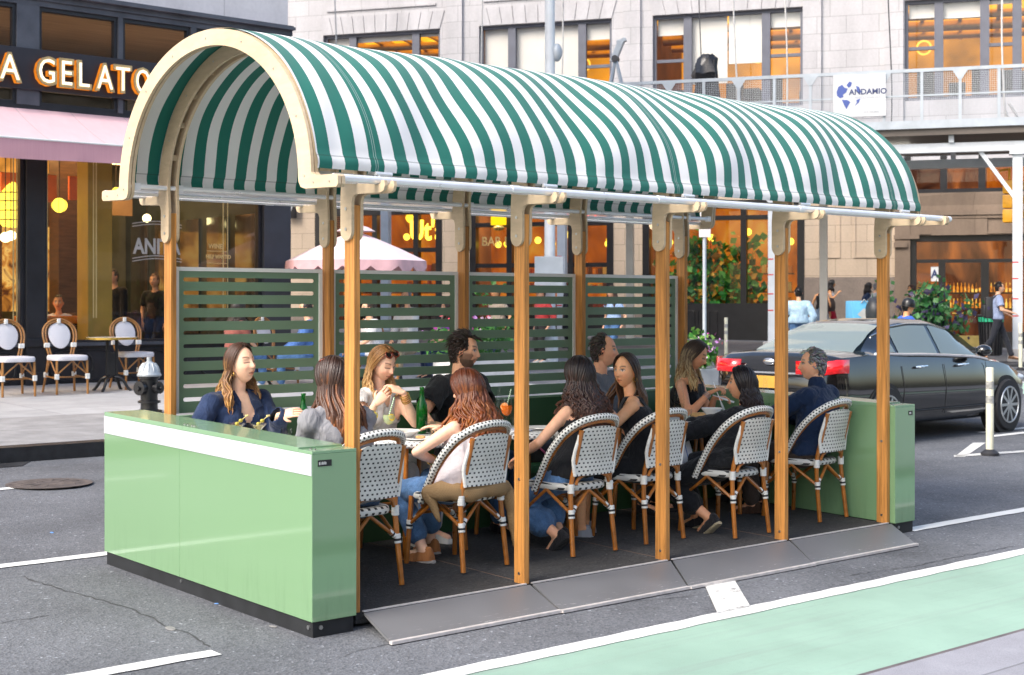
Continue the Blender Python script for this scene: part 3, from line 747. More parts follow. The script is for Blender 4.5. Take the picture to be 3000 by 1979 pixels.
# ------------------------------------------------------------------ woven tables
M_top = weave('woven_top', (.78, .78, .76), (.30, .31, .33), .05, .03, .22, .25, .5, 'xy', .35, .2)
M_rim = ticks('woven_rim', (.76, .76, .73), (.1, .1, .11), 30.)
ZT = .745
def make_table(label):
    t = thing('bistro_table', (0, 0, 0), label, 'table', 'round woven tables in the pavilion'); r = .36
    mb = MB(); mb.lathe([(.001, ZT-.018), (r-.02, ZT-.02), (r, ZT-.008), (r-.012, ZT), (.001, ZT+.001)], n=44); mb.build('tabletop', M_top, t)
    pts = [(r*math.cos(2*PI*i/60), r*math.sin(2*PI*i/60), ZT-.022) for i in range(61)]
    tube_attr('rim', pts, .020, M_rim, t, 10)
    for s in (-1, 1):
        for q in (-1, 1):
            lg = MB(); lg.tube([(s*.25, q*.25, 0), (s*.215, q*.215, ZT-.02)], .0165, 9); l_ = lg.build('leg', M_rattan, t)
            wp = MB(); wrap(wp, (s*.237, q*.237, .28), (-s*.035, -q*.035, .72), .022, .06); wp.build('binding', [M_wrap, M_wrapb], l_)
    br = MB()
    for a, b in (((1, 1), (-1, 1)), ((-1, 1), (-1, -1)), ((-1, -1), (1, -1)), ((1, -1), (1, 1))): br.tube([(a[0]*.237, a[1]*.237, .28), (b[0]*.237, b[1]*.237, .28)], .011, 8)
    pieces(br, 'stretcher', M_rattan, t); return t
tl = ['round woven table with martini glasses behind the near barrier', 'round woven table with two iced cocktails and a green bottle',
      'round woven table with the orange spritz behind the second post', 'round woven table with bread and a water carafe by the third post', 'round woven table in front of the grey haired man']
tb0 = make_table(tl[0]); TPOS = [(.46, 1.30), (1.31, 1.27), (2.27, 1.22), (3.62, 1.20), (4.46, 1.16)]
for i, (x, y) in enumerate(TPOS):
    t = tb0 if i == 0 else dup(tb0); t.location = (x, y, deck(y)); t['label'] = tl[i]
# ------------------------------------------------------------------ tableware
M_gl = glass('clear_glass', (.97, .98, .98), 1.35, .02)
M_glg = glass('green_glass', (.05, .42, .07), 1.45, .03, .35, (.004, .16, .02))
M_water = glass('water', (.9, .95, .93), 1.1, .02)
M_china = mat('china', (.80, .79, .76), .2, 0, .03)
M_spritz = N('spritz').done
def liquid(name, c, a=.75):
    return glass(name, tuple(min(1, x*1.2+.1) for x in c), 1.2, .05, a, c)
M_spritz = liquid('orange_spritz', (.95, .20, .012), .85)
M_moj = liquid('lime_drink', (.72, .78, .50), .5)
M_mint = mat('mint', (.10, .34, .04), .5, 0, .3); M_lemon = mat('lemon', (.85, .62, .06), .45)
M_olive = mat('olive', (.45, .38, .05), .35); M_pick = mat('bamboo_pick', (.72, .60, .25), .5)
M_bread = mat('bread', (.62, .36, .14), .85, 0, .3, 20, .5, 40); M_sauce = mat('sauce', (.72, .48, .28), .6, 0, .4, 20)
def strawmat():
    k = N('striped_straw'); z = k.sep(k.coord('Object'))
    f = k.math('FRACT', k.math('MULTIPLY', k.math('ADD', z[2], k.math('MULTIPLY', z[0], .8)), 60.))
    return k.done(k.bsdf(k.mix(k.math('LESS_THAN', f, .45), (.75, .78, .72), (.10, .42, .08)), .5))
M_straw = strawmat()
def tz(y): return S*y+ZD+ZT+.002
def at_table(px, y): return V((colx(px, y), y, tz(y)))
def item(name, p, label, cat, group=None, sc_=1): return thing(name, p, label, cat, group, rnd.random()*6, sc_)
def bottle(p, label, green=True, h=.30):
    t = item('wine_bottle' if green else 'water_carafe', p, label, 'bottle'); k = h/.30
    pr = [(.001, .002), (.034, .0), (.037, .008), (.0375, .15), (.034, .185), (.022, .215), (.0145, .25), (.013, .285), (.0155, .287), (.0155, .298), (.012, .30)] if green else \
         [(.001, .002), (.038, .0), (.041, .008), (.041, .12), (.036, .165), (.026, .21), (.017, .25), (.0135, .275), (.017, .28), (.017, .298), (.014, .30)]
    mb = MB(); mb.lathe([(r*k, z*k) for r, z in pr], n=20); b = mb.build('glass', M_glg if green else M_gl, t, smooth=70)
    if not green:
        mb = MB(); mb.lathe([(.001, .004), (.037*k, .004), (.037*k, .085*k), (.001, .085*k)], n=18); mb.build('water', M_water, t)
    else:
        mb = MB(); mb.lathe([(.001, .005), (.033*k, .005), (.033*k, .12*k), (.001, .12*k)], n=18); mb.build('wine', glass('wine_dark%d' % len(bpy.data.materials), (.02, .2, .03), 1.2, .05, .6, (.002, .08, .012)), t)
    return t
bottle(at_table(889, 1.5), 'green wine bottle standing beside the denim jacket woman’s hand')
bottle(at_table(1236, 1.40), 'green wine bottle standing in front of the bearded man', True, .315)
bottle(at_table(1462, 1.46), 'clear water carafe left of the orange spritz', False, .28)
bottle(at_table(1990, 1.40), 'clear half full water carafe beside the blond highlighted woman', False, .30)
bottle(at_table(2242, 1.10), 'clear water carafe in front of the grey haired man, red stripe on its neck', False, .28)
def tumbler(p, label, h=.09, full=.5):
    t = item('tumbler', p, label, 'glass', 'faceted water tumblers on the tables'); mb = MB()
    mb.lathe([(.001, .006), (.028, .001), (.031, .004), (.037, h), (.0345, h), (.029, .008), (.001, .008)], n=12); mb.build('glass', M_gl, t, smooth=20)
    if full:
        mb = MB(); mb.lathe([(.001, .009), (.028, .009), (.031, h*full), (.001, h*full)], n=12); mb.build('water', M_water, t)
for px, y, lab in [(840, 1.42, 'short clear jar glass left of the first green bottle'), (1262, 1.30, 'water tumbler beside the red haired woman’s hand'), (1508, 1.40, 'water tumbler just right of the orange spritz'),
                   (2013, .98, 'faceted tumbler in front of the bread plate'), (2266, 1.02, 'water tumbler near the far carafe by the fourth post')]: tumbler(at_table(px, y), lab)
for px, y, lab in [(1395, 1.02, 'empty tumbler between the red haired woman and the second post'), (1640, 1.32, 'water tumbler on the table left of the curly haired woman’s chair'), (1950, 1.30, 'water tumbler left of the half full carafe')]: tumbler(at_table(px, y), lab)
def stem(name, p, label, bowl, drink, straw=True, h=.2):
    t = item(name, p, label, 'glass'); mb = MB(); s = h/.2
    pr = [(.001, 0), (.033, .001), (.033, .003), (.006, .008), (.0035, .02), (.0035, .075), (.012, .085)]+bowl
    mb.lathe([(r*s, z*s) for r, z in pr], n=20); mb.build('glass', M_gl, t, smooth=70)
    z1 = .15 if name != 'spritz_glass' else .155
    mb = MB(); mb.lathe([(.001, .088*s), (.013*s, .088*s), (.032*s, .105*s), (.038*s, .13*s), (.037*s, z1*s), (.001, z1*s)], n=18); mb.build('drink', drink, t)
    if straw:
        mb = MB(); mb.tube([(-.012, 0, .10*s), (.035, .012, .265*s)], .0042, 8); mb.build('straw', M_straw, t)
    return t
wbowl = [(.033, .10), (.041, .13), (.040, .16), (.034, .20), (.033, .20), (.038, .16), (.039, .13), (.031, .102), (.001, .087)]
for px, y, lab in [(1139, 1.30, 'iced cocktail with mint, lemon and striped straw, nearer of the two'), (1090, 1.47, 'iced cocktail with striped straw further left, behind the first post')]:
    t = stem('cocktail_glass', at_table(px, y), lab, wbowl, M_moj); t['group'] = 'iced cocktails with striped straws'; t.rotation_euler = (0, 0, R(-40))
    mb = MB()
    for i in range(5): mb.ball((rnd.uniform(-.022, .022), rnd.uniform(-.022, .022), .12+rnd.random()*.03), (.014, .012, .006), 7, 5)
    pieces(mb, 'mint_leaf', M_mint, t)
    mb = MB(); mb.lathe([(.001, 0), (.024, 0), (.024, .006), (.001, .006)], n=14); o = mb.build('lemon_slice', M_lemon, t, loc=(.018, -.018, .135)); o.rotation_euler = (R(70), 0, R(40))
t = stem('spritz_glass', at_table(1484, 1.33), 'wine glass of bright orange spritz with a green striped straw', wbowl, M_spritz, True, .21); t.rotation_euler = (0, 0, R(-35))
mb = MB(); mb.lathe([(.001, 0), (.028, 0), (.028, .007), (.001, .007)], n=16); o = mb.build('orange_slice', mat('orange_slice', (.9, .28, .02), .4), t, loc=(-.016, -.014, .155)); o.rotation_euler = (R(65), 0, R(-20))
def martini(p, label, ang):
    t = item('martini_glass', p, label, 'glass', 'martini glasses with olives'); t.rotation_euler = (0, 0, R(ang)); mb = MB()
    mb.lathe([(.001, 0), (.036, .001), (.036, .003), (.005, .008), (.0035, .02), (.0035, .08), (.056, .145), (.0545, .145), (.001, .083)], n=22); mb.build('glass', M_gl, t, smooth=60)
    mb = MB(); mb.lathe([(.001, .085), (.041, .131), (.001, .131)], n=18); mb.build('drink', liquid('vermouth%d' % ang, (.72, .66, .38), .35), t)
    mb = MB(); mb.tube([(-.03, 0, .115), (.055, .01, .185)], .0022, 6); mb.ball((.055, .01, .187), .008, 6, 5); mb.ball((.066, .012, .190), .006, 6, 5); mb.build('pick', M_pick, t)
    mb = MB()
    for k in (.35, .62): mb.ball((-.03+.085*k, .01*k, .115+.07*k), (.0135, .012, .012), 9, 6)
    pieces(mb, 'olive', M_olive, t)
p = at_table(694, 1.42); martini(p, 'martini glass with two olives on a pick, the left one by the barrier lid', -38)
p = at_table(757, 1.34); martini(p, 'martini glass with a bamboo pick, right of the other martini', -30)
def plate(p, label, r=.12, deep=False, food=None):
    t = item('bowl' if deep else 'plate', p, label, 'bowl' if deep else 'plate'); mb = MB(); h = .05 if deep else .018
    mb.lathe([(.001, .004), (r*.5, .001), (r*.55, .003), (r*.9, h*.8), (r, h), (r*.99, h+.003), (r*.88, h*.85+.003), (r*.55, .009), (.001, .008)], n=32); mb.build('dish', M_china, t, smooth=60)
    if food:
        mb = MB(); z = h*.62 if deep else .010
        mb.lathe([(.001, z), (r*.62, z), (r*.5, z+.008), (.001, z+.010)], n=18)
        for i, q in enumerate(mb.v): mb.v[i] = (q[0], q[1], q[2]+.005*noise.noise((q[0]*60, q[1]*60, 3)))
        mb.build('food', food, t)
    return t
plate(at_table(862, 1.27), 'white plate right behind the near barrier lid', .13)
plate(at_table(1168, 1.24), 'wide white pasta bowl in front of the blond woman', .145, True, M_sauce)
plate(at_table(1228, 1.06), 'white side plate with a crust at the near table edge', .11, False)
plate(at_table(1595, 1.12), 'white plate in front of the curly haired woman', .13)
plate(at_table(2050, 1.02), 'white plate under the toasted bread', .11)
plate(at_table(2085, 1.25), 'white soup bowl on the table under the fork', .085, True, M_sauce)
def bread(p, label, s=1.):
    mb = MB()
    rings = []
    for i in range(9):
        u = -1+i/4; k = math.sqrt(max(.04, 1-u**4)); rings.append(mb.ring((u*.065*s, 0, .022*s), V((0, 1, 0)), V((0, 0, 1)), 10, .03*k*s, .022*k*s))
    mb.loft(rings)
    tag(mb.build('bread', M_bread, loc=p, rz=R(-30), smooth=60), label, 'bread')
p = at_table(2045, 1.02); p.z += .014; bread(p, 'toasted bread piece on the white plate by the third post')
p = at_table(1232, 1.06); p.z += .012; bread(p, 'small bread crust on the side plate', .5)
def linen(name):
    k = N(name); x = k.sep(k.coord('Object'))[0]; f = k.math('FRACT', k.math('MULTIPLY', x, 9.))
    m = k.math('LESS_THAN', k.math('ABSOLUTE', k.math('SUBTRACT', f, .5)), .06)
    return k.done(k.bsdf(k.mix(m, (.76, .76, .78), (.20, .27, .52)), .85, 0, .2))
M_linen = linen('striped_linen')
def napkin(p, label, sx, sy, rz, drop=0):
    mb = MB(); n = 16; vs = []
    for j in range(n+1):
        for i in range(n+1):
            a, b = -1+2*i/n, -1+2*j/n; z = .012+.010*noise.noise((a*2, b*2, sx*9))
            y = b*sy
            if drop and b < 0: z -= drop*(b*b)
            vs.append((a*sx*(1+.1*noise.noise((b, 0, 2))), y, z))
    mb.add(vs, [(j*(n+1)+i, j*(n+1)+i+1, (j+1)*(n+1)+i+1, (j+1)*(n+1)+i) for j in range(n) for i in range(n)])
    o = mb.build('napkin', M_linen, loc=p, rz=rz, smooth=80); md = o.modifiers.new('s', 'SOLIDIFY'); md.thickness = .004
    tag(o, label, 'napkin')
napkin(at_table(1512, 1.12), 'white linen napkin with blue stripes beside the second post', .12, .09, R(20))
napkin(V((3.42, .94, tz(.94))), 'white napkin with blue stripes hanging from the table by the third post', .13, .16, R(10), .30)
# handbag on the bench
mb = MB(); M_bag = mat('black_leather', (.012, .012, .014), .4, 0, .3, 9)
rings = []
for z, a, b in ((0, .13, .07), (.06, .15, .075), (.14, .13, .06), (.19, .10, .035), (.215, .07, .012)):
    rings.append([V((a*math.copysign(abs(math.cos(q))**.6, math.cos(q)), b*math.sin(q)+.012*noise.noise((q, z*20, 1)), z)) for q in [2*PI*i/22 for i in range(22)]])
mb.loft(rings); yb = 1.78; bag = mb.build('handbag', M_bag, loc=(colx(1578, yb), yb, S*yb+.085+.42), smooth=60)
tag(bag, 'black handbag with pink strap on the green bench', 'handbag')
mb = MB(); mb.tube(spline([(-.1, -.04, .2), (-.05, -.085, .10), (.02, -.09, .06), (.09, -.06, .13), (.12, -.03, .03)], 5), .008, 7); mb.build('strap', mat('pink_strap', (.55, .10, .22), .5), bag)
# ------------------------------------------------------------------ people
def skin_mat():
    k = N('skin'); c = k.attr('Col').outputs['Color']; f = k.noise(k.coord('Object'), 45, 3); f2 = k.noise(k.coord('Object'), 7, 3)
    b = k.mix(1., c, k.ramp(f, [(.3, .93), (.7, 1.05)]), 'MULTIPLY')
    b = k.mix(k.ramp(f2, [(.45, 0.), (.8, .16)]), b, k.mix(1., c, (1.05, .72, .62), 'MULTIPLY'))
    return k.done(k.bsdf(b, .5, 0, .4, k.bump(f, .08, .002), Subsurface_Weight=.08, Subsurface_Radius=(.012, .005, .003)))
M_skin = skin_mat()
def hair_mat():
    k = N('hair'); c = k.attr('Col').outputs['Color']
    f = k.noise(k.coord('Object', (90, 90, 6)), 3, 3, .6)
    b = k.mix(1., c, k.ramp(f, [(.3, .62), (.7, 1.3)]), 'MULTIPLY')
    return k.done(k.bsdf(b, .38, 0, .45, k.bump(f, .35, .004), Anisotropic=.5))
M_hair = hair_mat()
_cl = {}
def cloth(name, c, kind='plain', rough=.85):
    if name in _cl: return _cl[name]
    k = N(name); c = lin(c); co = k.coord('Object')
    f = k.noise(k.coord('Object', (1, 1, .55)), 11, 4, .55, .5); f2 = k.noise(co, 3, 3); f3 = k.noise(co, 320, 1)
    b = k.mix(f2, tuple(x*.85 for x in c), tuple(min(1, x*1.12) for x in c))
    if kind == 'denim':
        f4 = k.noise(co, 9, 5, .65)
        b = k.mix(k.ramp(f4, [(.42, 0.), (.75, .5)]), b, tuple(min(1, x*2.1+.02) for x in c)); b = k.mix(1., b, k.ramp(f3, [(.3, .75), (.7, 1.25)]), 'MULTIPLY')
    if kind == 'stripe':
        z = k.sep(co)[0]; m = k.math('LESS_THAN', k.math('FRACT', k.math('MULTIPLY', z, 42.)), .5); b = k.mix(m, b, tuple(x*.6 for x in c))
    if kind == 'print':
        vo = k.n('ShaderNodeTexVoronoi'); k.l(co, vo.inputs['Vector']); vo.inputs['Scale'].default_value = 38
        b = k.mix(k.ramp(vo.outputs['Distance'], [(.16, 1.), (.22, 0.)]), b, (.5, .5, .52))
    h = k.math('ADD', k.math('MULTIPLY', f, 2.2), k.math('MULTIPLY', f3, .12))
    _cl[name] = k.done(k.bsdf(b, rough, 0, .25, k.bump(h, .75, .022), Sheen_Weight=.12)); return _cl[name]
_tmp_mat = None
def remesh(mb, vox, smooth_it=6, fac=.5, cut=None, wrinkle=0, seed=0):
    me = bpy.data.meshes.new('t'); me.from_pydata(mb.v, [], mb.f)
    import bmesh
    bm = bmesh.new(); bm.from_mesh(me); bmesh.ops.recalc_face_normals(bm, faces=bm.faces); bm.to_mesh(me); bm.free()
    o = bpy.data.objects.new('t', me); COL.objects.link(o)
    m = o.modifiers.new('r', 'REMESH'); m.mode = 'VOXEL'; m.voxel_size = vox; m.adaptivity = 0
    m2 = o.modifiers.new('s', 'SMOOTH'); m2.factor = fac; m2.iterations = smooth_it
    dg = bpy.context.evaluated_depsgraph_get(); e = o.evaluated_get(dg).to_mesh()
    vs = [tuple(v.co) for v in e.vertices]; fs = [tuple(p.vertices) for p in e.polygons]
    if wrinkle:
        ns = [v.normal.copy() for v in e.vertices]
        vs = [tuple(V(v)+n*wrinkle*(noise.noise((v[0]*13+seed, v[1]*13, v[2]*9))+.6*noise.noise((v[0]*26, v[1]*26+seed, v[2]*18)))) for v, n in zip(vs, ns)]
    bpy.data.objects.remove(o); bpy.data.meshes.remove(me)
    if cut:
        fs = [f for f in fs if not cut(sum((V(vs[i]) for i in f), V())/len(f))]
        used = sorted({i for f in fs for i in f}); mp = {i: n for n, i in enumerate(used)}
        vs = [vs[i] for i in used]; fs = [tuple(mp[i] for i in f) for f in fs]
    r = MB(); r.add(vs, fs); return r
def gauss(x, s): return math.exp(-(x/s)**2)
def head_mesh(mb, M, skin, o):
    """a head in its own frame (x right, y forward, z up), centred at half its height"""
    nu, nv = 72, 54; k = o.get('hs', 1.); fem = o.get('fem', 1)
    lip = o.get('lip', tuple(a*b for a, b in zip(skin, (.82, .48, .46)))); brow = o.get('brow', (.05, .03, .02)); beard = o.get('beard')
    closed = o.get('closed', False)
    vs = []; cs = []
    for j in range(nv+1):
        el = -PI/2+PI*j/nv; dz = math.sin(el); ce = math.cos(el)
        for i in range(nu):
            t = 2*PI*i/nu; az = t-.42*math.sin(t)          # denser around the face (az=0 is forward)
            dx, dy = math.sin(az)*ce, math.cos(az)*ce
            x, y, z = .0745*dx, .096*dy, .118*dz
            if dz < 0:
                q = -dz
                x *= 1-(.34 if fem else .26)*q**1.6
                if dy > 0: y += .010*q-.012*q*q
                else: y *= 1-.40*q; z *= 1-.12*q
            else:
                if dy < 0: y *= 1.04
            fr = max(0, dy)
            if fr > 0:
                w = min(1, fr*2.2)
                y -= .012*max(0, dy-.55)
                nz = z
                tip = -.022
                prof = gauss(nz-tip, .017) if nz < tip else (max(0, 1-(nz-tip)/.052))**.8
                y += w*(.0185*prof*gauss(x, .0085+.006*gauss(nz-tip, .014))+.005*gauss(x, .018)*gauss(nz-tip, .012))
                for s in (-1, 1):
                    y -= w*.0085*gauss(x-s*.031, .016)*gauss(nz-.014, .012)
                    y += w*.0035*gauss(x-s*.031, .012)*gauss(nz-.012, .006)
                    y += w*.004*gauss(x-s*.032, .02)*gauss(nz-.034, .008)
                    y += w*.005*gauss(x-s*.043, .018)*gauss(nz+.022, .018)
                y += w*.0075*gauss(x, .021)*(gauss(nz+.0525, .0055)+gauss(nz+.0655, .006))
                y -= w*.004*gauss(x, .02)*gauss(nz+.059, .0028)
                y += w*.007*gauss(x, .02)*gauss(nz+.094, .015)
                y -= w*.003*gauss(x, .016)*gauss(nz+.077, .006)
            c = list(skin)
            if fr > .2:
                bl = .22*sum(gauss(x-s*.043, .018)*gauss(z+.026, .018) for s in (-1, 1))+.15*gauss(x, .012)*gauss(z+.022, .014)
                c = [c[0]*(1+bl*.1), c[1]*(1-bl*.5), c[2]*(1-bl*.5)]
                def blend(col, a):
                    a = max(0, min(1, a)); return [p*(1-a)+q_*a for p, q_ in zip(c, col)]
                lm = gauss(x, .021)**2*(gauss(z+.0525, .006)+gauss(z+.0655, .0065)); c = blend(lip, lm*1.1)
                c = blend((lip[0]*.35, lip[1]*.25, lip[2]*.25), (1 if abs(x) < .021 and abs(z+.059) < .003 else 0)*(.8 if not o.get('mouth') else 1))
                for s in (-1, 1):
                    ex, ez = x-s*.031, z-.013
                    if abs(ex) < .017:
                        if closed:
                            if abs(ez+.004-.8*abs(ex)*.0) < .0040: c = blend((.05, .025, .02), .95)
                            elif abs(ez) < .009: c = blend([q*.86 for q in skin], .6)
                        else:
                            r_ = (ex/.0155)**2+(ez/.0068)**2
                            if r_ < 1: c = blend((.62, .58, .55), .95)
                            if ex*ex+ez*ez < .0066**2 and r_ < 1.25: c = blend(o.get('iris', (.03, .018, .01)), 1)
                            if r_ >= .85 and r_ < 1.9 and ez > 0: c = blend((.045, .025, .018), .8)
                    bx = s*x
                    if .012 < bx < .05:
                        bz = .034+.006*math.sin((bx-.012)/.038*PI*.8)
                        c = blend(brow, gauss(z-bz, .0042)*1.0)
                if z < -.03 and abs(x) < .011 and abs(z+.034) < .004: c = blend((.12, .04, .03), .5)
            if beard and dy > -.15:
                m = 1 if z < -.052 else 0
                if z > -.062 and z < -.036 and abs(x) < .034 and dy > .3: m = .8 if z < -.042 else .25
                if abs(x) > .048 and z < .006 and dy < .72: m = max(m, .85*min(1, (.006-z)/.02))
                if abs(x) < .022 and -.071 < z < -.048 and dy > .5: m = 0
                if m:
                    nn = .75+.5*noise.noise((x*160, y*160, z*160)); bc = [q*nn for q in beard]
                    c = [p*(1-m*.9)+q_*m*.9 for p, q_ in zip(c, bc)]
                    d = V((dx, dy, dz))*.004*m; x += d.x; y += d.y; z += d.z
            vs.append(M @ V((x*k, y*k, z*k))); cs.append(tuple(c))
    b = len(mb.v); mb.v += [tuple(v) for v in vs]; mb.vc += cs
    for j in range(nv):
        for i in range(nu): mb.f.append((b+j*nu+i, b+j*nu+(i+1) % nu, b+(j+1)*nu+(i+1) % nu, b+(j+1)*nu+i)); mb.m.append(0)
    for s in (-1, 1):
        mb.c = tuple(a*b_ for a, b_ in zip(skin, (1, .82, .78)))
        t = MB(); t.c = mb.c
        t.ball((0, 0, 0), (.009, .017, .030), 10, 8); t.ball((s*.006, -.004, .004), (.006, .011, .018), 8, 6)
        mb.merge(t, M @ Matrix.Translation((s*.0735*k, -.006*k, -.004*k)) @ Matrix.Rotation(s*R(-20), 4, 'Z') @ Matrix.Rotation(R(-8), 4, 'X') @ Matrix.Scale(k, 4))
    mb.c = skin
def hand_mesh(mb, W, d, up, side, skin, curl=.35, s=1., nails=None, spread=1.):
    """palm, four unequal bent fingers and a thumb; d = along the fingers, up = back of the hand"""
    d = V(d).normalized(); up = V(up); up = (up-d*up.dot(d)).normalized(); l = d.cross(up)*side   # l points to the thumb side
    W = V(W); mb.c = skin
    pr = []
    for t, a, b in ((-.02, .022, .018), (.0, .026, .018), (.03, .036, .0165), (.06, .041, .015), (.085, .040, .0125), (.094, .034, .008)):
        pr.append(mb.ring(W+d*t*s, l, up, 12, a*s, b*s))
    mb.loft(pr)
    for i, (o, L_, r) in enumerate(((.030, .072, .0085), (.010, .080, .0088), (-.011, .074, .0084), (-.030, .058, .0074))):
        b = W+d*.086*s+l*o*s; c = curl*(1+.15*i); dd = (d+l*o*1.6*spread).normalized(); P = [b-d*.012*s, b]
        ang = 0
        for q, seg in enumerate((.45, .32, .23)):
            ang += c*(.9, .85, .6)[q]; v = dd*math.cos(ang)-up*math.sin(ang); P.append(P[-1]+v*L_*seg*s)
        mb.tube(P, [r*s, r*s*1.02, r*s, r*s*.9, r*s*.6], 8)
        if nails:
            mb.c = nails; mb.ball(P[-1]+up*.002, .0062*s, 6, 4); mb.c = skin
    b = W+d*.022*s+l*.026*s; P = [b-l*.012*s, b, b+(l*.75+d*.6-up*.25)*.034*s, b+(l*.75+d*.6-up*.25)*.034*s+(d*.85+l*.3-up*.2*(1+curl))*.030*s]
    mb.tube(P, [.013*s, .0125*s, .0105*s, .006*s], 8)
def ik(a, b, l1, l2, hint):
    a, b = V(a), V(b); d = b-a; D = min(d.length, (l1+l2)*.999); d.normalize(); b = a+d*D
    x = (l1*l1-l2*l2+D*D)/(2*D); h = math.sqrt(max(0, l1*l1-x*x)); hv = V(hint); hv = (hv-d*hv.dot(d)).normalized()
    return a+d*x+hv*h, b
def long_hair(mb, M, o, seed, back_y):
    r = random.Random(seed); k = o.get('hs', 1.); n = int(o.get('n', 210)*1.7); Lh = o['len']; wave = o.get('wave', .006); wf = o.get('wf', 9); root = lin(o['root']); tip = lin(o.get('tip', o['root']))
    hi = lin(o.get('hi', o.get('tip', o['root']))); A = V((.084, .103, .124))*k*o.get('vol', 1.); hl = o.get('hairline', 56); fa = o.get('face_az', 74); inv = M.inverted().to_3x3()
    down = (inv @ V((0, 0, -1))).normalized(); front = o.get('front', .6)
    # scalp shell under the locks
    nu, nv = 40, 26; vs = []; ok = {}
    for j in range(nv+1):
        el = -R(42)+(PI/2+R(42))*j/nv
        for i in range(nu):
            az = 2*PI*i/nu; d = V((math.sin(az)*math.cos(el), math.cos(az)*math.cos(el), math.sin(el))); vs.append(M @ V((d.x*A.x*.985, d.y*A.y*.985, d.z*A.z*.985)))
            aa = abs((az+PI) % (2*PI)-PI); ok[(j, i)] = (aa > R(fa+4)) or (math.degrees(math.atan2(d.z, max(1e-6, d.y))) > hl+3 and d.z > 0)
    b = len(mb.v); mb.v += [tuple(v) for v in vs]; mb.vc += [tuple(x*.75 for x in root)]*len(vs)
    for j in range(nv):
        for i in range(nu):
            if all(ok[q] for q in ((j, i), (j, (i+1) % nu), (j+1, i), (j+1, (i+1) % nu))):
                mb.f.append((b+j*nu+i, b+j*nu+(i+1) % nu, b+(j+1)*nu+(i+1) % nu, b+(j+1)*nu+i)); mb.m.append(0)
    part = o.get('part', 0.)
    for q in range(n):
        s = 1 if q % 2 else -1; u = (q//2+r.random())/(n/2); al = R(hl+(186-hl)*u**.9)
        rd = V((s*.03+part*(1-u), math.cos(al), math.sin(al))).normalized()
        ps = R(fa+(180-fa)*min(1, u**.85*1.06)+r.uniform(-5, 5)); el = R(-14+r.uniform(-12, 8))
        ed = V((s*math.sin(ps)*math.cos(el), math.cos(ps)*math.cos(el), math.sin(el)))
        lift = 1.02+.075*r.random(); P = []; om = max(.05, math.acos(max(-1, min(1, rd.dot(ed)))))
        for i in range(9):
            t = i/8; d = (rd*math.sin((1-t)*om)+ed*math.sin(t*om))/math.sin(om)
            P.append(V((d.x*A.x, d.y*A.y, d.z*A.z))*(lift+.03*math.sin(PI*t)))
        ll = Lh*(1-.22*r.random())*(1-.12*(1-u)); ph = r.random()*6; isf = math.degrees(ps) < 118 and r.random() < front
        base = P[-1].copy(); m = 12; W_ = []
        outd = V((ed.x, ed.y, 0)).normalized()
        for i in range(1, m+1):
            t = i/m; dz_ = ll*t
            p = M @ base+V((0, 0, -dz_))
            o_w = (M.to_3x3() @ outd); o_w.z = 0
            flare = .012*math.sin(PI*t)+o.get('flare', .02)*t
            fwd = M.to_3x3() @ V((0, 1, 0)); fwd.z = 0; fwd.normalize()
            sh = max(0, min(1, (dz_-.07)/.10))
            bodyf = o['bodyf']
            if isf: p += bodyf*(.055*sh)+o_w*.01*sh-(p-(M @ V((0, 0, 0)))).project(V((o_w.y, -o_w.x, 0)).normalized() if o_w.length > .01 else V((1, 0, 0)))*0
            else: p -= bodyf*(o.get('backoff', .035)*sh*(1 if math.degrees(ps) < 150 else .55))
            p += o_w*flare+V((wave*math.sin(wf*t*2.2+ph), wave*math.cos(wf*t*2.0+ph*1.7), 0))*min(1, t*2.5)
            W_.append(p)
        pts = [M @ p for p in P]+W_
        w0 = o.get('lock', .0105)*.78*(.65+.7*r.random()); rr = [w0*(.55+.45*min(1, i/4)) for i in range(len(pts))]
        for i in range(4): rr[-1-i] *= (.25, .5, .75, .9)[i]
        b0 = len(mb.v); mb.tube(pts, rr, 6, flat=.55); sh_ = .78+.44*r.random(); isH = r.random() < o.get('hl', .3)
        for i in range(len(pts)):
            t = max(0, (i-5)/(len(pts)-6)); t = t**1.3; tc = hi if isH else tip
            c = tuple((a*(1-t)+b_*t)*sh_ for a, b_ in zip(root, tc)); 
            if isH and i > 5: c = tuple(a*.75+b_*.25*sh_ for a, b_ in zip(c, hi))
            for z in range(6): mb.vc[b0+i*6+z] = c
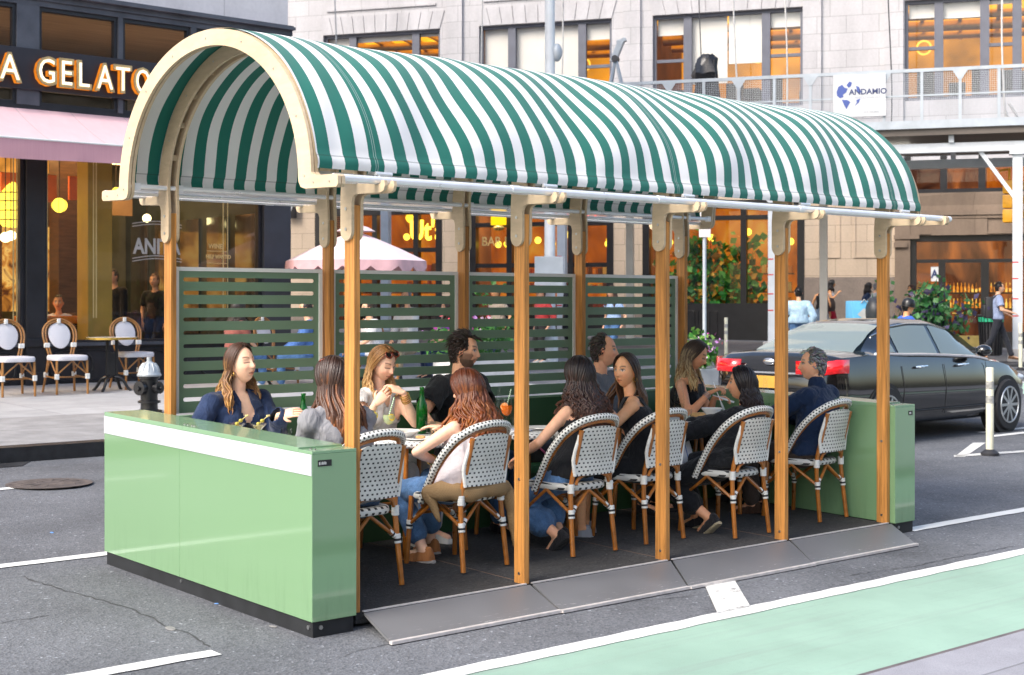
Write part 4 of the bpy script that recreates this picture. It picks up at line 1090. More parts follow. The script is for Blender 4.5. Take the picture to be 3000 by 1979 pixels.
def short_hair(mb, M, o, seed):
    r = random.Random(seed); k = o.get('hs', 1.); c0 = lin(o['root']); c1 = lin(o.get('tip', o['root'])); A = V((.0775, .100, .121))*k; L_ = o.get('len', .03)
    def inside(d):
        az = math.degrees(abs(math.atan2(d.x, d.y))); el = math.degrees(math.asin(d.z))
        if el > o.get('hairline', 48): return not (o.get('bald') and az < 75 and el < 75)
        return az > (o.get('temple', 62) if el > 8 else 84 if el > -12 else 108) and el > -38
    nu, nv = 48, 30; vs = []; ok = {}
    for j in range(nv+1):
        el = -R(44)+(PI/2+R(44))*j/nv
        for i in range(nu):
            az = 2*PI*i/nu; d = V((math.sin(az)*math.cos(el), math.cos(az)*math.cos(el), math.sin(el)))
            ok[(j, i)] = inside(d); q = 1.0+.04*noise.noise(d*5)+(.035*max(0, d.z) if not o.get('bald') else 0); vs.append(M @ V((d.x*A.x*q, d.y*A.y*q, d.z*A.z*q)))
    b = len(mb.v); mb.v += [tuple(v) for v in vs]; mb.vc += [c0]*len(vs)
    for j in range(nv):
        for i in range(nu):
            if all(ok[q] for q in ((j, i), (j, (i+1) % nu), (j+1, i), (j+1, (i+1) % nu))):
                mb.f.append((b+j*nu+i, b+j*nu+(i+1) % nu, b+(j+1)*nu+(i+1) % nu, b+(j+1)*nu+i)); mb.m.append(0)
    n = 0
    while n < o.get('n', 420):
        d = V((r.gauss(0, 1), r.gauss(0, 1), r.gauss(0, 1))).normalized()
        if not inside(d) : continue
        n += 1; p = V((d.x*A.x, d.y*A.y, d.z*A.z))*.995; tg_ = V((r.uniform(-.4, .4), (-.8 if d.y < .45 or d.z < .6 else .3), -.75 if d.z < .55 else .12)); dirv = (tg_-d*tg_.dot(d)).normalized()+d*(.16 if d.z < .5 else .34)
        ll = L_*(.6+.7*r.random())*(1.25 if d.z > .45 else .6); pts = [M @ p, M @ (p+dirv*ll*.5+d*.004), M @ (p+dirv*ll)]
        t = r.random(); c = tuple((a*(1-t)+b_*t)*(.7+.6*r.random()) for a, b_ in zip(c0, c1)); mb.c = c
        mb.tube(pts, [.0055, .0045, .001], 5)
    mb.c = None
def person(label, loc, heading, o):
    """o: head (local xyz), hyaw, hpitch, pelvis z, arms, legs, clothes. Local frame: x right, y forward."""
    seed = o.get('seed', len(bpy.data.objects)); w = o.get('w', 1.); skin = lin(o.get('skin', '#d9a988')); vox = o.get('vox', .011)
    hz = o.get('pz', .52); H = V(o.get('head', (0, .05, 1.18))); P0 = V((0, 0, hz)); st = o.get('stand', False); k = o.get('hs', 1.)
    hp_, hy_, ht_ = R(o.get('hpitch', 0)), R(o.get('hyaw', 0)), R(o.get('htilt', 0))
    Mh = Matrix.Translation(H) @ Matrix.Rotation(hy_, 4, 'Z') @ Matrix.Rotation(-hp_, 4, 'X') @ Matrix.Rotation(ht_, 4, 'Y')
    NB = H+V((0, -.035, -.175*k)); NT = Mh @ V((0, -.022, -.06))
    SC = NB+V((0, -.012, -.055)); tw = R(o.get('twist', 0)); sw = .168*w if o.get('fem', 1) else .195*w
    rx = V((math.cos(tw), math.sin(tw), 0)); SH = {s: SC+rx*s*sw+V((0, 0, o.get('shrug', 0))) for s in (-1, 1)}
    def spine(t): 
        c = P0.lerp(SC, t); c.y += -.03*math.sin(PI*t); return c
    fem = o.get('fem', 1)
    def torso(inf, lo=0, hi=1.):
        tab = [(-.14, .120, .10), (-.06, .168, .125), (.05, .172, .125), (.22, .155, .115), (.42, .128 if fem else .150, .098 if fem else .112), (.62, .142 if fem else .165, .108 if fem else .118), (.78, .158 if fem else .182, .118 if fem else .124), (.90, .166 if fem else .196, .102), (1.0, .135 if fem else .16, .076), (1.06, .075, .058)]
        rings = []
        for t, a, b in tab:
            if t < lo-.001 or t > hi+.07: continue
            c = spine(max(0, t)) + (V((0, 0, t*.3)) if t < 0 else V()); tt = tw*max(0, t)
            if t > 1: c = SC+V((0, 0, .05))
            rings.append([c+V((math.cos(tt), math.sin(tt), 0))*((a*w+inf)*math.copysign(abs(math.cos(q))**.85, math.cos(q)))+V((-math.sin(tt), math.cos(tt), 0))*((b*w+inf)*math.sin(q)) for q in [2*PI*i/20 for i in range(20)]])
        m = MB(); m.loft(rings)
        if fem and hi > .8:
            c = spine(.74)
            for s in (-1, 1): m.ball(c+rx*s*.072*w+V((-math.sin(tw), math.cos(tw), 0))*(.085*w), (.062*w+inf*.5, .052*w+inf*.5, .062*w+inf*.5), 12, 8)
        return m
    UA, FA = o.get('ua', .285), o.get('fa', .255); arms = {}
    for s in (-1, 1):
        tg = o.get('arms', {}).get(s) or ((s*.13, .34, hz+.06) if not st else (s*.24, .03, hz-.10))
        hint = o.get('hints', {}).get(s, (s*.6, -.5, -.9)); e, wr = ik(SH[s], tg, UA, FA, hint); arms[s] = (SH[s], e, wr)
    legs = {}
    for s in (-1, 1):
        hj = P0+V((s*.088, 0, -.02)); ft = V(o.get('feet', {}).get(s) or ((s*.10, .42, .07) if not st else (s*.09, .0, .07)))
        kn, an = ik(hj, ft, .425 if not st else (hz-.09)*.52, .41 if not st else (hz-.09)*.52, o.get('knee', {}).get(s, (s*.12, 1., .55)))
        legs[s] = (hj, kn, an)
    body = torso(0); body.caps(SC+V((0, .0, .01)), NT, .062 if not fem else .052, .055 if not fem else .047)
    body.caps(SC+rx*-.06, SH[-1]*.55+SC*.45+V((0, 0, .012)), .06, .052); body.caps(SC+rx*.06, SH[1]*.55+SC*.45+V((0, 0, .012)), .06, .052)
    tk = .92 if fem else 1.08; tk *= o.get('limb', 1.)
    for s in (-1, 1):
        a, e, wr = arms[s]; body.ball(a+V((0, 0, -.008)), (.054*tk, .052*tk, .054*tk), 12, 8)
        m1 = a.lerp(e, .35); body.caps(a, m1, .048*tk, .047*tk); body.caps(m1, e, .047*tk, .037*tk); m2 = e.lerp(wr, .3); body.caps(e, m2, .038*tk, .039*tk); body.caps(m2, wr, .039*tk, .0255*tk)
        hj, kn, an = legs[s]; body.caps(hj, hj.lerp(kn, .5), .088*w, .075*w); body.caps(hj.lerp(kn, .5), kn, .075*w, .052); body.caps(kn, kn.lerp(an, .3), .052, .054); body.caps(kn.lerp(an, .3), an, .054, .034)
    def footdir(s):
        fd = o.get('fdir', {}).get(s)
        return V(fd).normalized() if fd else V((s*.15, 1, -.12)).normalized()
    for s in (-1, 1):
        an = legs[s][2]; fd = footdir(s); body.caps(an+V((0, 0, -.02))-fd*.03, an+fd*.13+V((0, 0, -.035)), .032, .026)
    bm_ = remesh(body, vox, 5, .5); bm_.vc = [skin]*len(bm_.v); bm_.m = [0]*len(bm_.f)
    for i, v in enumerate(bm_.v):
        n_ = noise.noise((v[0]*9, v[1]*9, v[2]*9+seed)); bm_.vc[i] = (skin[0]*(1+.03*n_), skin[1]*(1-.05*n_), skin[2]*(1-.06*n_))
    ho = dict(o); head_mesh(bm_, Mh, skin, ho)
    for s in (-1, 1):
        a, e, wr = arms[s]; hd = o.get('hdir', {}).get(s); d = V(hd[0]) if hd else (wr-e).normalized(); up = V(hd[1]) if hd else V((s*.3, 0, 1))
        hand_mesh(bm_, wr+d.normalized()*.01, d, up, -s, skin, o.get('curl', {}).get(s, .35), .94 if fem else 1.04, o.get('nails'))
    b = bm_.build('person', M_skin, smooth=0, colour=True, fixn=False); b.data.polygons.foreach_set('use_smooth', [True]*len(b.data.polygons))
    tag(b, label, 'person', o.get('group')); b.location = loc; b.rotation_euler = (0, 0, R(heading-90))
    # hair
    if o.get('hair'):
        h = dict(o['hair']); h['hs'] = k; h['bodyf'] = V((-math.sin(tw), math.cos(tw), 0)); mb = MB()
        if h.get('short'): short_hair(mb, Mh, h, seed)
        else: long_hair(mb, Mh, h, seed, 0)
        if h.get('bun'):
            mb.c = lin(h['root']); mb.ball(Mh @ V((0, -.11, .05)), .045, 12, 8); mb.c = None
        hh = mb.build('hair', M_hair, b, smooth=0, colour=True); hh.data.polygons.foreach_set('use_smooth', [True]*len(hh.data.polygons))
    # top
    tp = o.get('top')
    if tp:
        inf = tp.get('inf', .013); m = torso(inf, lo=tp.get('lo', -.06), hi=tp.get('hi', 1.)); sl = tp.get('sleeve', .5)
        if sl is not None:
            m.caps(SC+rx*-.06, SH[-1]*.6+SC*.4+V((0, 0, .008)), .062+inf*.4, .056+inf*.6); m.caps(SC+rx*.06, SH[1]*.6+SC*.4+V((0, 0, .008)), .062+inf*.4, .056+inf*.6)
            for s in (-1, 1):
                a, e, wr = arms[s]; fl = tp.get('flare', .006); m.ball(a+V((0, 0, -.006)), .056*tk+inf, 12, 8)
                if sl <= .5: en = a.lerp(e, sl*1.4); m.caps(a, en, .050*tk+inf, .046*tk+inf+fl)
                else:
                    m.caps(a, a.lerp(e, .5), .050*tk+inf, .049*tk+inf); m.caps(a.lerp(e, .5), e, .049*tk+inf, .042*tk+inf); en = e.lerp(wr, (sl-.5)*2*.96); m.caps(e, en, .043*tk+inf, .032*tk+inf+fl*.6)
        if tp.get('collar'): m.caps(NB+V((0, -.008, -.03)), NB+V((0, .0, .035)), .073, .070)
        if tp.get('skirt'): m.caps(P0+V((0, .05, -.02)), P0+V((0, .28, -.01)), .17*w+inf, .15*w+inf)
        nk = tp.get('neck', 0); fwdv = V((-math.sin(tw), math.cos(tw), 0)); strap = tp.get('strap')
        def cut(p):
            q = p-NB; f_ = q.dot(fwdv); l_ = abs(q.dot(rx))
            if not tp.get('collar') and (V((q.x, q.y, 0)).length < .066 and q.z > -.07): return True
            if nk and f_ > .02 and q.z > -nk and l_ < .012+(q.z+nk)*tp.get('vw', .42): return True
            if strap is not None:
                if q.z > -strap and (l_ > .098*w or l_ < .052*w): return True
            if sl and sl <= .5:
                for s in (-1, 1):
                    a, e, wr = arms[s]; t = (p-a).dot((e-a))/(e-a).length_squared
                    if t > sl*1.4+.02 and (p-(a+(e-a)*t)).length < .09 and t < 1.4 and (p-spine(.6)).length > .13: return True
            return False
        c = remesh(m, vox*1.0, 4, .5, cut, tp.get('wr', .006), seed)
        t = c.build('top', cloth(*tp['mat']), b, smooth=0); t.data.polygons.foreach_set('use_smooth', [True]*len(t.data.polygons))
        md = t.modifiers.new('thick', 'SOLIDIFY'); md.thickness = .004; md.offset = 1
    pn = o.get('pants')
    if pn:
        inf = pn.get('inf', .012); m = MB(); rr = [spine(0)+V((0, 0, -.05)), spine(0)+V((0, 0, .02)), spine(.22)]
        m2 = torso(inf*.7, lo=-.14, hi=.16); m.merge(m2); ln = pn.get('len', .95); fl = pn.get('flare', .01)
        for s in (-1, 1):
            hj, kn, an = legs[s]; m.caps(hj, hj.lerp(kn, .5), .088*w+inf, .077*w+inf)
            if ln > .5: m.caps(hj.lerp(kn, .5), kn, .077*w+inf, .056+inf); m.caps(kn, kn.lerp(an, (ln-.5)*2), .057+inf, .044+inf+fl)
        c = remesh(m, vox, 4, .5, None, .006, seed+3); t = c.build('trousers', cloth(*pn['mat']), b, smooth=0); t.data.polygons.foreach_set('use_smooth', [True]*len(t.data.polygons))
    sh = o.get('shoes')
    if sh:
        for s in (-1, 1):
            an = legs[s][2]; fd = footdir(s); lt = V((fd.y, -fd.x, 0)).normalized(); up = lt.cross(fd).normalized(); mb = MB()
            rings = []
            for t, a, hh in ((-.075, .022, .05), (-.06, .034, .085), (0, .036, .095), (.05, .038, .07), (.11, .046, .05), (.16, .044, .038), (.185, .026, .024)):
                c = an+fd*t-up*.075
                rings.append([c+lt*(a*math.cos(q))+up*(hh*max(0, math.sin(q))**.8 if math.sin(q) > 0 else -.0) for q in [2*PI*i/14 for i in range(14)]])
            mb.loft(rings); so = mb.build('shoe', cloth(*sh['mat']), b, smooth=60)
            if sh.get('sole'):
                mb = MB(); mb.loft([[an+fd*t-up*(.079-.0)+lt*(a*math.cos(q))+up*(.012*math.sin(q)-.006) for q in [2*PI*i/12 for i in range(12)]] for t, a in ((-.082, .02), (-.06, .038), (0, .039), (.06, .042), (.11, .049), (.16, .047), (.192, .024))])
                mb.build('sole', cloth(*sh['sole']), so, smooth=60)
    return b, dict(Mh=Mh, SH=SH, arms=arms, SC=SC, rx=rx, NB=NB, legs=legs)
def extra(b, name, mb, m): return mb.build(name, m, b, smooth=60)
M_gold = mat('gold', (.80, .52, .14), .25, .9); M_shade = mat('dark_lens', (.012, .010, .010), .12); M_tort = mat('tortoise', (.16, .03, .012), .25, 0, .5, 60)
def sunglasses(b, Mh, up=60, k=1.):
    mb = MB(); T = Mh @ Matrix.Rotation(R(up), 4, 'X')
    for s in (-1, 1):
        ring = [T @ V((s*.034+.029*math.cos(q), .118, .012+.024*math.sin(q))) for q in [2*PI*i/16 for i in range(16)]]
        mb.mi = 0; mb.tube(ring, .005, 6, closed=True); mb.mi = 1; mb.quad(*ring); mb.mi = 0
        mb.tube([T @ V((s*.062, .115, .012)), T @ V((s*.086, .05, .005)), T @ V((s*.088, -.02, .0))], .0035, 6)
    mb.tube([T @ V((-.008, .120, .018)), T @ V((.008, .120, .018))], .004, 6)
    mb.build('sunglasses', [M_tort, M_shade], b, smooth=60)
def earrings(b, Mh, r=.010):
    for s in (-1, 1):
        mb = MB(); c = Mh @ V((s*.080, -.002, -.045)); mb.tube([c+V((0, r*math.cos(q), r*1.2*math.sin(q)-r)) for q in [2*PI*i/12 for i in range(12)]], .0035, 6, closed=True); mb.build('earring', M_gold, b, smooth=60)
def bracelet(b, arms, s, n=3, m=None):
    a, e, wr = arms[s]; d = (wr-e).normalized(); u = d.orthogonal().normalized(); v = d.cross(u); mb = MB()
    for i in range(n): c = wr-d*(.015+.014*i); mb.tube([c+(u*math.cos(q)+v*math.sin(q))*(.031+.002*(i % 2)) for q in [2*PI*j/14 for j in range(14)]], .0032, 6, closed=True)
    pieces(mb, 'bracelet', m or M_gold, b, smooth=60)
def ph(px, py, y):            # head or hand position in the photo on the plane y
    x = colx(px, y); dx, dy = x-CAMP[0], y-CAMP[1]; s = dx*FV[0]+dy*FV[1]
    return V((x, y, CAMP[2]+(HOR-py)*s/FPX))
def loc_of(P, base, heading):
    d = V(P)-V(base); a = R(heading-90); return V((d.x*math.cos(a)+d.y*math.sin(a), -d.x*math.sin(a)+d.y*math.cos(a), d.z))
def wd(v, heading): a = R(heading-90); v = V(v); return V((v.x*math.cos(a)+v.y*math.sin(a), -v.x*math.sin(a)+v.y*math.cos(a), v.z))
IR = V((RV[0], RV[1], 0)); IF = V((FV[0], FV[1], 0)); UP = V((0, 0, 1))      # picture right, away from viewer
def diner(label, hpx, hpy, hy, base, heading, hhead, o):
    B = V((base[0], base[1], deck(base[1]))); Hd = loc_of(ph(hpx, hpy, hy), B, heading); o = dict(o); o['head'] = Hd; o['hyaw'] = hhead-heading
    for key in ('arms',):
        if key in o: o[key] = {s: loc_of(p, B, heading) for s, p in o[key].items()}
    if 'hdir' in o: o['hdir'] = {s: (wd(a, heading), wd(b, heading)) for s, (a, b) in o['hdir'].items()}
    if 'hints' in o: o['hints'] = {s: wd(a, heading) for s, a in o['hints'].items()}
    return person(label, B, heading, o)
PALE = '#f6c7a9'; FAIR = '#f0ba97'; TAN = '#dda06f'
NAVYJ = ('denim_navy', (.011, .024, .068), 'denim'); JEANS = ('jeans_blue', (.07, .15, .30), 'denim'); JEANS2 = ('jeans_mid', (.045, .105, .22), 'denim'); BLACKC = ('black_cotton', (.010, .011, .014)); WHITEC = ('white_cotton', (.66, .65, .64))
DARKP = ('dark_trousers', (.03, .027, .026)); NAVYC = ('navy_wool', (.008, .022, .062)); GREYT = ('grey_tee', (.145, .15, .17), 'plain'); GREYS = ('grey_blouse', (.24, .24, .26)); WSHOE = ('white_canvas', (.6, .6, .58)); BSHOE = ('black_canvas', (.015, .015, .018))
SEAT = .505; BSEAT = .50
# denim jacket woman on the bench
b, i = diner('woman in navy denim jacket with long brown blond hair, talking with one hand raised', 706, 1068, 1.80, (colx(700, 1.84), 1.84), -84, -74,
  dict(seed=1, fem=1, w=1.14, pz=BSEAT, skin=PALE, closed=True, mouth=1, hpitch=-6, htilt=4, hs=1.05, limb=1.1, vox=.010, arms={1: ph(640, 1280, 1.55), -1: ph(818, 1218, 1.50)}, hdir={-1: (IR*.95+UP*.22-IF*.1, UP*.5-IR*.25-IF*.6), 1: (IR+UP*.1, UP)}, hints={-1: IR*.4-UP*1-IF*.1, 1: -IR-UP},
  curl={-1: .22}, hair=dict(len=.30, root='#4a3024', tip='#a8753f', hi='#c89a5c', hl=.35, wave=.012, wf=5, part=.1, front=.95, flare=.035, n=240, face_az=97, hairline=61), top=dict(mat=NAVYJ, sleeve=1., inf=.017, neck=.20, vw=.5, wr=.008, flare=.010), pants=dict(mat=DARKP), shoes=dict(mat=BSHOE)))
earrings(b, i['Mh'])
mb = MB(); mb.caps(i['SC']+V((0, .085, -.19)), i['SC']+V((0, .10, -.27)), .06, .07); mb.build('undershirt', cloth(*BLACKC), b, smooth=60)
mb = MB()                                           # jacket collar, pocket flaps and pale stitching
SCp = i['SC']
for s in (-1, 1):
    mb.add([SCp+V((s*.055, .05, .075)), SCp+V((s*.10, .055, .05)), SCp+V((s*.125, .115, -.03)), SCp+V((s*.055, .128, -.055)), SCp+V((s*.04, .105, .0))], [(0, 1, 2, 3, 4)])
o_ = mb.build('collar', cloth(*NAVYJ), b, smooth=0); md = o_.modifiers.new('s', 'SOLIDIFY'); md.thickness = .010; md.offset = 1
# long haired woman from behind
b, i = diner('woman seen from behind with very long straight brown hair and grey blouse, nearest the barrier', 974, 1112, .68, (.36, .63), 92, 108,
  dict(seed=2, fem=1, w=1.12, pz=SEAT, skin=FAIR, vox=.011, hair=dict(len=.46, root='#35221b', tip='#6b4128', hi='#9a5a2a', hl=.25, wave=.005, wf=5, n=260, front=.25, flare=.05, backoff=.075, vol=1.05), top=dict(mat=GREYS, sleeve=1., inf=.022, wr=.009), pants=dict(mat=JEANS2), shoes=dict(mat=WSHOE)))
sunglasses(b, i['Mh'], 66)
# blond woman with sunglasses on her head
b, i = diner('blond woman in white sleeveless blouse with sunglasses on her head, eating with both hands', 1121, 1066, 1.66, (colx(1112, 1.84), 1.84), -82, -78,
  dict(seed=3, fem=1, pz=BSEAT, skin=PALE, closed=True, hpitch=24, htilt=6, vox=.010, arms={-1: ph(1182, 1152, 1.47), 1: ph(1098, 1185, 1.47)}, hints={-1: -UP*1.6+IR*.9-IF*.2, 1: -UP*1.4-IR*.2-IF*.3}, hdir={-1: (-IR*.85+UP*.35, UP*.8+IR*.2-IF*.5), 1: (IR*.75+UP*.75, -IF+UP*.1)}, curl={-1: .45, 1: .55},
  hair=dict(len=.26, root='#8a6238', tip='#c69a62', hi='#dcb981', hl=.4, wave=.006, part=.05, front=.8, n=230, face_az=92, hairline=63, flare=.012, backoff=.02), top=dict(mat=WHITEC, sleeve=.12, inf=.016, neck=.12, wr=.012), pants=dict(mat=WHITEC), shoes=dict(mat=WSHOE)))
sunglasses(b, i['Mh'], 52); bracelet(b, i['arms'], -1, 5)
mb = MB(); p = ph(1140, 1148, 1.45); pl = loc_of(p, b.location, -82); mb.ball(pl, (.022, .014, .03), 9, 7); tag(mb.build('food_morsel', mat('orange_food', (.85, .30, .03), .5), loc=b.location, rz=R(-82-90)), 'orange piece of food held at the blond woman’s mouth', 'food')
# bearded man
b, i = diner('bearded man with short dark hair in a black T-shirt, looking right', 1360, 1029, 1.76, (colx(1350, 1.84), 1.84), -76, -51,
  dict(seed=4, fem=0, w=1.12, pz=BSEAT, skin='#edb590', beard=(.045, .033, .028), brow=(.03, .02, .015), hs=1.08, hpitch=6, limb=1.05, vox=.010, arms={1: ph(1262, 1240, 1.48), -1: ph(1430, 1262, 1.48)}, hints={1: -IR-UP*.8+IF*.3, -1: IR-UP*.6+IF*.4},
  hair=dict(short=1, root='#1c1311', tip='#3a2a22', len=.05, n=620, hairline=50, temple=66), top=dict(mat=BLACKC, sleeve=.48, inf=.022, wr=.010, flare=.014), pants=dict(mat=JEANS2), shoes=dict(mat=BSHOE)))
# red haired woman
b, i = diner('woman seen from behind with long wavy red hair, pale top and jeans', 1370, 1142, .80, (1.24, .70), 96, 112,
  dict(seed=5, fem=1, pz=SEAT, skin=PALE, hpitch=14, vox=.011, nails=(.45, .03, .05), arms={1: ph(1300, 1254, 1.12), -1: ph(1275, 1352, .98)}, hints={1: -IR*.5-UP-IF*.3, -1: -IR-UP*.4-IF*.4}, hdir={1: (-IR*.9+UP*.1, UP), -1: (IF*.8-UP*.6-IR*.3, UP*.4-IR)}, curl={1: .3, -1: .3},
  feet={-1: (-.10, .22, .085), 1: (.16, .42, .085)}, hair=dict(len=.36, root='#56270f', tip='#884418', hi='#a9642c', hl=.35, wave=.014, wf=7, n=260, front=.35, flare=.075, backoff=.06, vol=1.06), top=dict(mat=('blush_top', (.62, .56, .58)), sleeve=None, hi=.9, inf=.016, wr=.009), pants=dict(mat=JEANS, len=.86, flare=.02), shoes=dict(mat=('rust_canvas', (.50, .20, .07)), sole=('pale_sole', (.55, .5, .45)))))
bracelet(b, i['arms'], -1, 4)
# curly haired woman
b, i = diner('woman seen from behind with long dark curly hair, black tank top and jeans', 1697, 1104, .74, (2.17, .66), 92, 96,
  dict(seed=6, fem=1, pz=SEAT, skin='#eeb693', vox=.011, arms={-1: (2.0, .98, deck(1)+.60), 1: (2.42, .98, deck(1)+.60)}, hints={-1: V((-1, -.4, -.6)), 1: V((1, -.4, -.6))}, feet={-1: (-.10, .02, .10), 1: (.03, .12, .09)}, fdir={-1: (.05, .75, -.66), 1: (.1, .75, -.66)},
  hair=dict(len=.38, root='#1f1310', tip='#4a2a1d', hi='#5f3624', hl=.3, wave=.017, wf=17, n=280, front=.2, flare=.075, backoff=.06, vol=1.08, lock=.0095), top=dict(mat=BLACKC, sleeve=None, strap=.105, inf=.013, wr=.004), pants=dict(mat=JEANS, len=.80, flare=.05), shoes=dict(mat=BSHOE)))
# grey T-shirt man
b, i = diner('older man with receding dark hair in a grey T-shirt, looking right', 1770, 1029, 1.76, (colx(1762, 1.84), 1.84), -72, -50,
  dict(seed=7, fem=0, w=1.08, pz=BSEAT, skin='#e9ab88', brow=(.05, .035, .03), hpitch=2, hs=1.05, vox=.011, hair=dict(short=1, root='#2a221f', tip='#5a514c', len=.035, n=420, hairline=60, temple=78, bald=1), top=dict(mat=GREYT, sleeve=.5, inf=.022, wr=.010, flare=.014), pants=dict(mat=DARKP), shoes=dict(mat=BSHOE)))
SCp = i['SC']; mb = MB()
for q in range(7): mb.box(SCp+V((-.10+.03*q+.006*math.sin(q*3), .135-.006*abs(q-3), -.12-.02*(q % 3))), (.024, .006, .008+.006*(q % 2)))
pieces(mb, 'print_mark', mat('print_blue', (.16, .34, .45), .7), b)
# woman looking left
b, i = diner('woman with long straight brown hair and gold earrings in black top, glancing left', 1834, 1088, .86, (2.90, .70), 128, 186,
  dict(seed=8, fem=1, pz=SEAT, skin='#ebae80', iris=(.05, .06, .04), hpitch=2, twist=8, vox=.010, arms={-1: (2.62, .98, deck(1)+.66), 1: ph(1795, 1330, .95)}, hints={-1: V((-1, -.6, -.5)), 1: V((.3, -.9, -.6))},
  hair=dict(len=.40, root='#2c1d16', tip='#6a4a33', hi='#7b573c', hl=.25, wave=.004, n=240, part=.05, front=.35, flare=.02, face_az=94, hairline=61, backoff=.03), top=dict(mat=BLACKC, sleeve=None, strap=.07, inf=.013, wr=.004), pants=dict(mat=BLACKC, len=.55), shoes=dict(mat=('grey_mesh', (.35, .35, .37)), sole=WSHOE)))
earrings(b, i['Mh'], .013)
# highlighted woman with fork and knife
b9, i9 = diner('woman with long blond highlighted hair in black sleeveless top, eating with fork and knife', 2036, 1042, 1.62, (colx(2010, 1.84), 1.84), -74, -57,
  dict(seed=9, fem=1, pz=BSEAT, skin='#e0a079', closed=True, hpitch=24, vox=.010, arms={1: ph(2078, 1152, 1.40), -1: ph(2092, 1168, 1.46)}, hints={1: -IR*.9-UP*.9-IF*.2, -1: IR*.3-UP*1.2}, hdir={1: (IR*.75+UP*.35-IF*.2, UP*.6-IR*.4), -1: (IR*.8+UP*.1-IF*.2, UP)}, curl={1: .75, -1: .6},
  hair=dict(len=.30, root='#3a2a1e', tip='#b08a58', hi='#d8bd8c', hl=.4, wave=.007, wf=5, n=230, part=.0, front=.9, flare=.02, face_az=90, hairline=61), top=dict(mat=BLACKC, sleeve=None, strap=.06, inf=.013, wr=.005), pants=dict(mat=BLACKC), shoes=dict(mat=BSHOE)))
bracelet(b9, i9['arms'], 1, 3, M_bolt)
h = ph(2098, 1142, 1.36); mb = MB(); q = ph(2122, 1205, 1.30)
mb.tube([h+(h-q)*.35, h, h.lerp(q, .6)], .0035, 6)
for s in (-1, 0, 1): mb.tube([h.lerp(q, .58), h.lerp(q, .66)+IR*.006*s, q+IR*.007*s], .0018, 5)
tag(mb.build('fork', M_steel, smooth=60), 'silver fork held by the woman with highlights', 'fork')
h = ph(2112, 1166, 1.38); q = ph(2142, 1176, 1.33); mb = MB(); mb.tube([h-(q-h)*.8, h], .004, 6); mb.bar(h, q+(q-h)*.3, .003, .015)
tag(mb.build('knife', M_steel, smooth=60), 'silver table knife held by the woman with highlights', 'knife')
# woman in loose black top
b, i = diner('woman with shoulder length dark hair in loose black top and trousers, seen from behind left', 2172, 1126, .66, (3.56, .50), 106, 128,
  dict(seed=10, fem=1, w=1.16, pz=SEAT, skin='#e6a881', vox=.011, arms={-1: (3.25, .95, deck(1)+.62), 1: (3.62, 1.0, deck(1)+.70)}, hints={-1: V((-1, -.5, -.6)), 1: V((1, -.4, -.6))}, feet={-1: (-.14, .06, .11), 1: (.02, .24, .09)}, fdir={-1: (.35, .75, -.6), 1: (.2, .85, -.3)},
  hair=dict(len=.19, root='#191012', tip='#2a1a18', hl=.15, wave=.011, wf=6, n=230, front=.05, flare=.02, backoff=.05, vol=1.06, face_az=92), top=dict(mat=BLACKC, sleeve=1., inf=.026, wr=.012, flare=.012, lo=-.12), pants=dict(mat=BLACKC, len=.8, flare=.03), shoes=dict(mat=BSHOE, sole=('tan_sole', (.42, .36, .24)))))
# grey haired man
b, i = diner('man with short grey hair in a navy quarter zip sweater, in profile facing left', 2381, 1070, .68, (4.60, .56), 104, 136,
  dict(seed=11, fem=0, w=1.08, pz=SEAT, skin='#eab08d', brow=(.2, .18, .17), hs=1.05, vox=.011, arms={-1: (4.36, .98, deck(1)+.66), 1: (4.75, 1.0, deck(1)+.76)}, hints={-1: V((-1, -.6, -.7)), 1: V((1, -.4, -.6))}, feet={-1: (-.16, .40, .085), 1: (.1, .45, .085)},
  hair=dict(short=1, root='#4a4746', tip='#a9a6a4', len=.03, n=620, hairline=50, temple=64), top=dict(mat=NAVYC, sleeve=1., inf=.022, wr=.008, collar=1), pants=dict(mat=('brown_trousers', (.05, .035, .028))), shoes=dict(mat=('brown_leather', (.05, .025, .015)))))
def litwall(name, cols, strength, scale, stretch=(1, 1, 1)):
    k = N(name); f = k.noise(k.coord('Object', stretch), scale, 3, .6, .8); e = k.n('ShaderNodeEmission'); k.l(k.ramp(f, cols), e.inputs[0]); e.inputs[1].default_value = strength; return k.done(e.outputs[0])
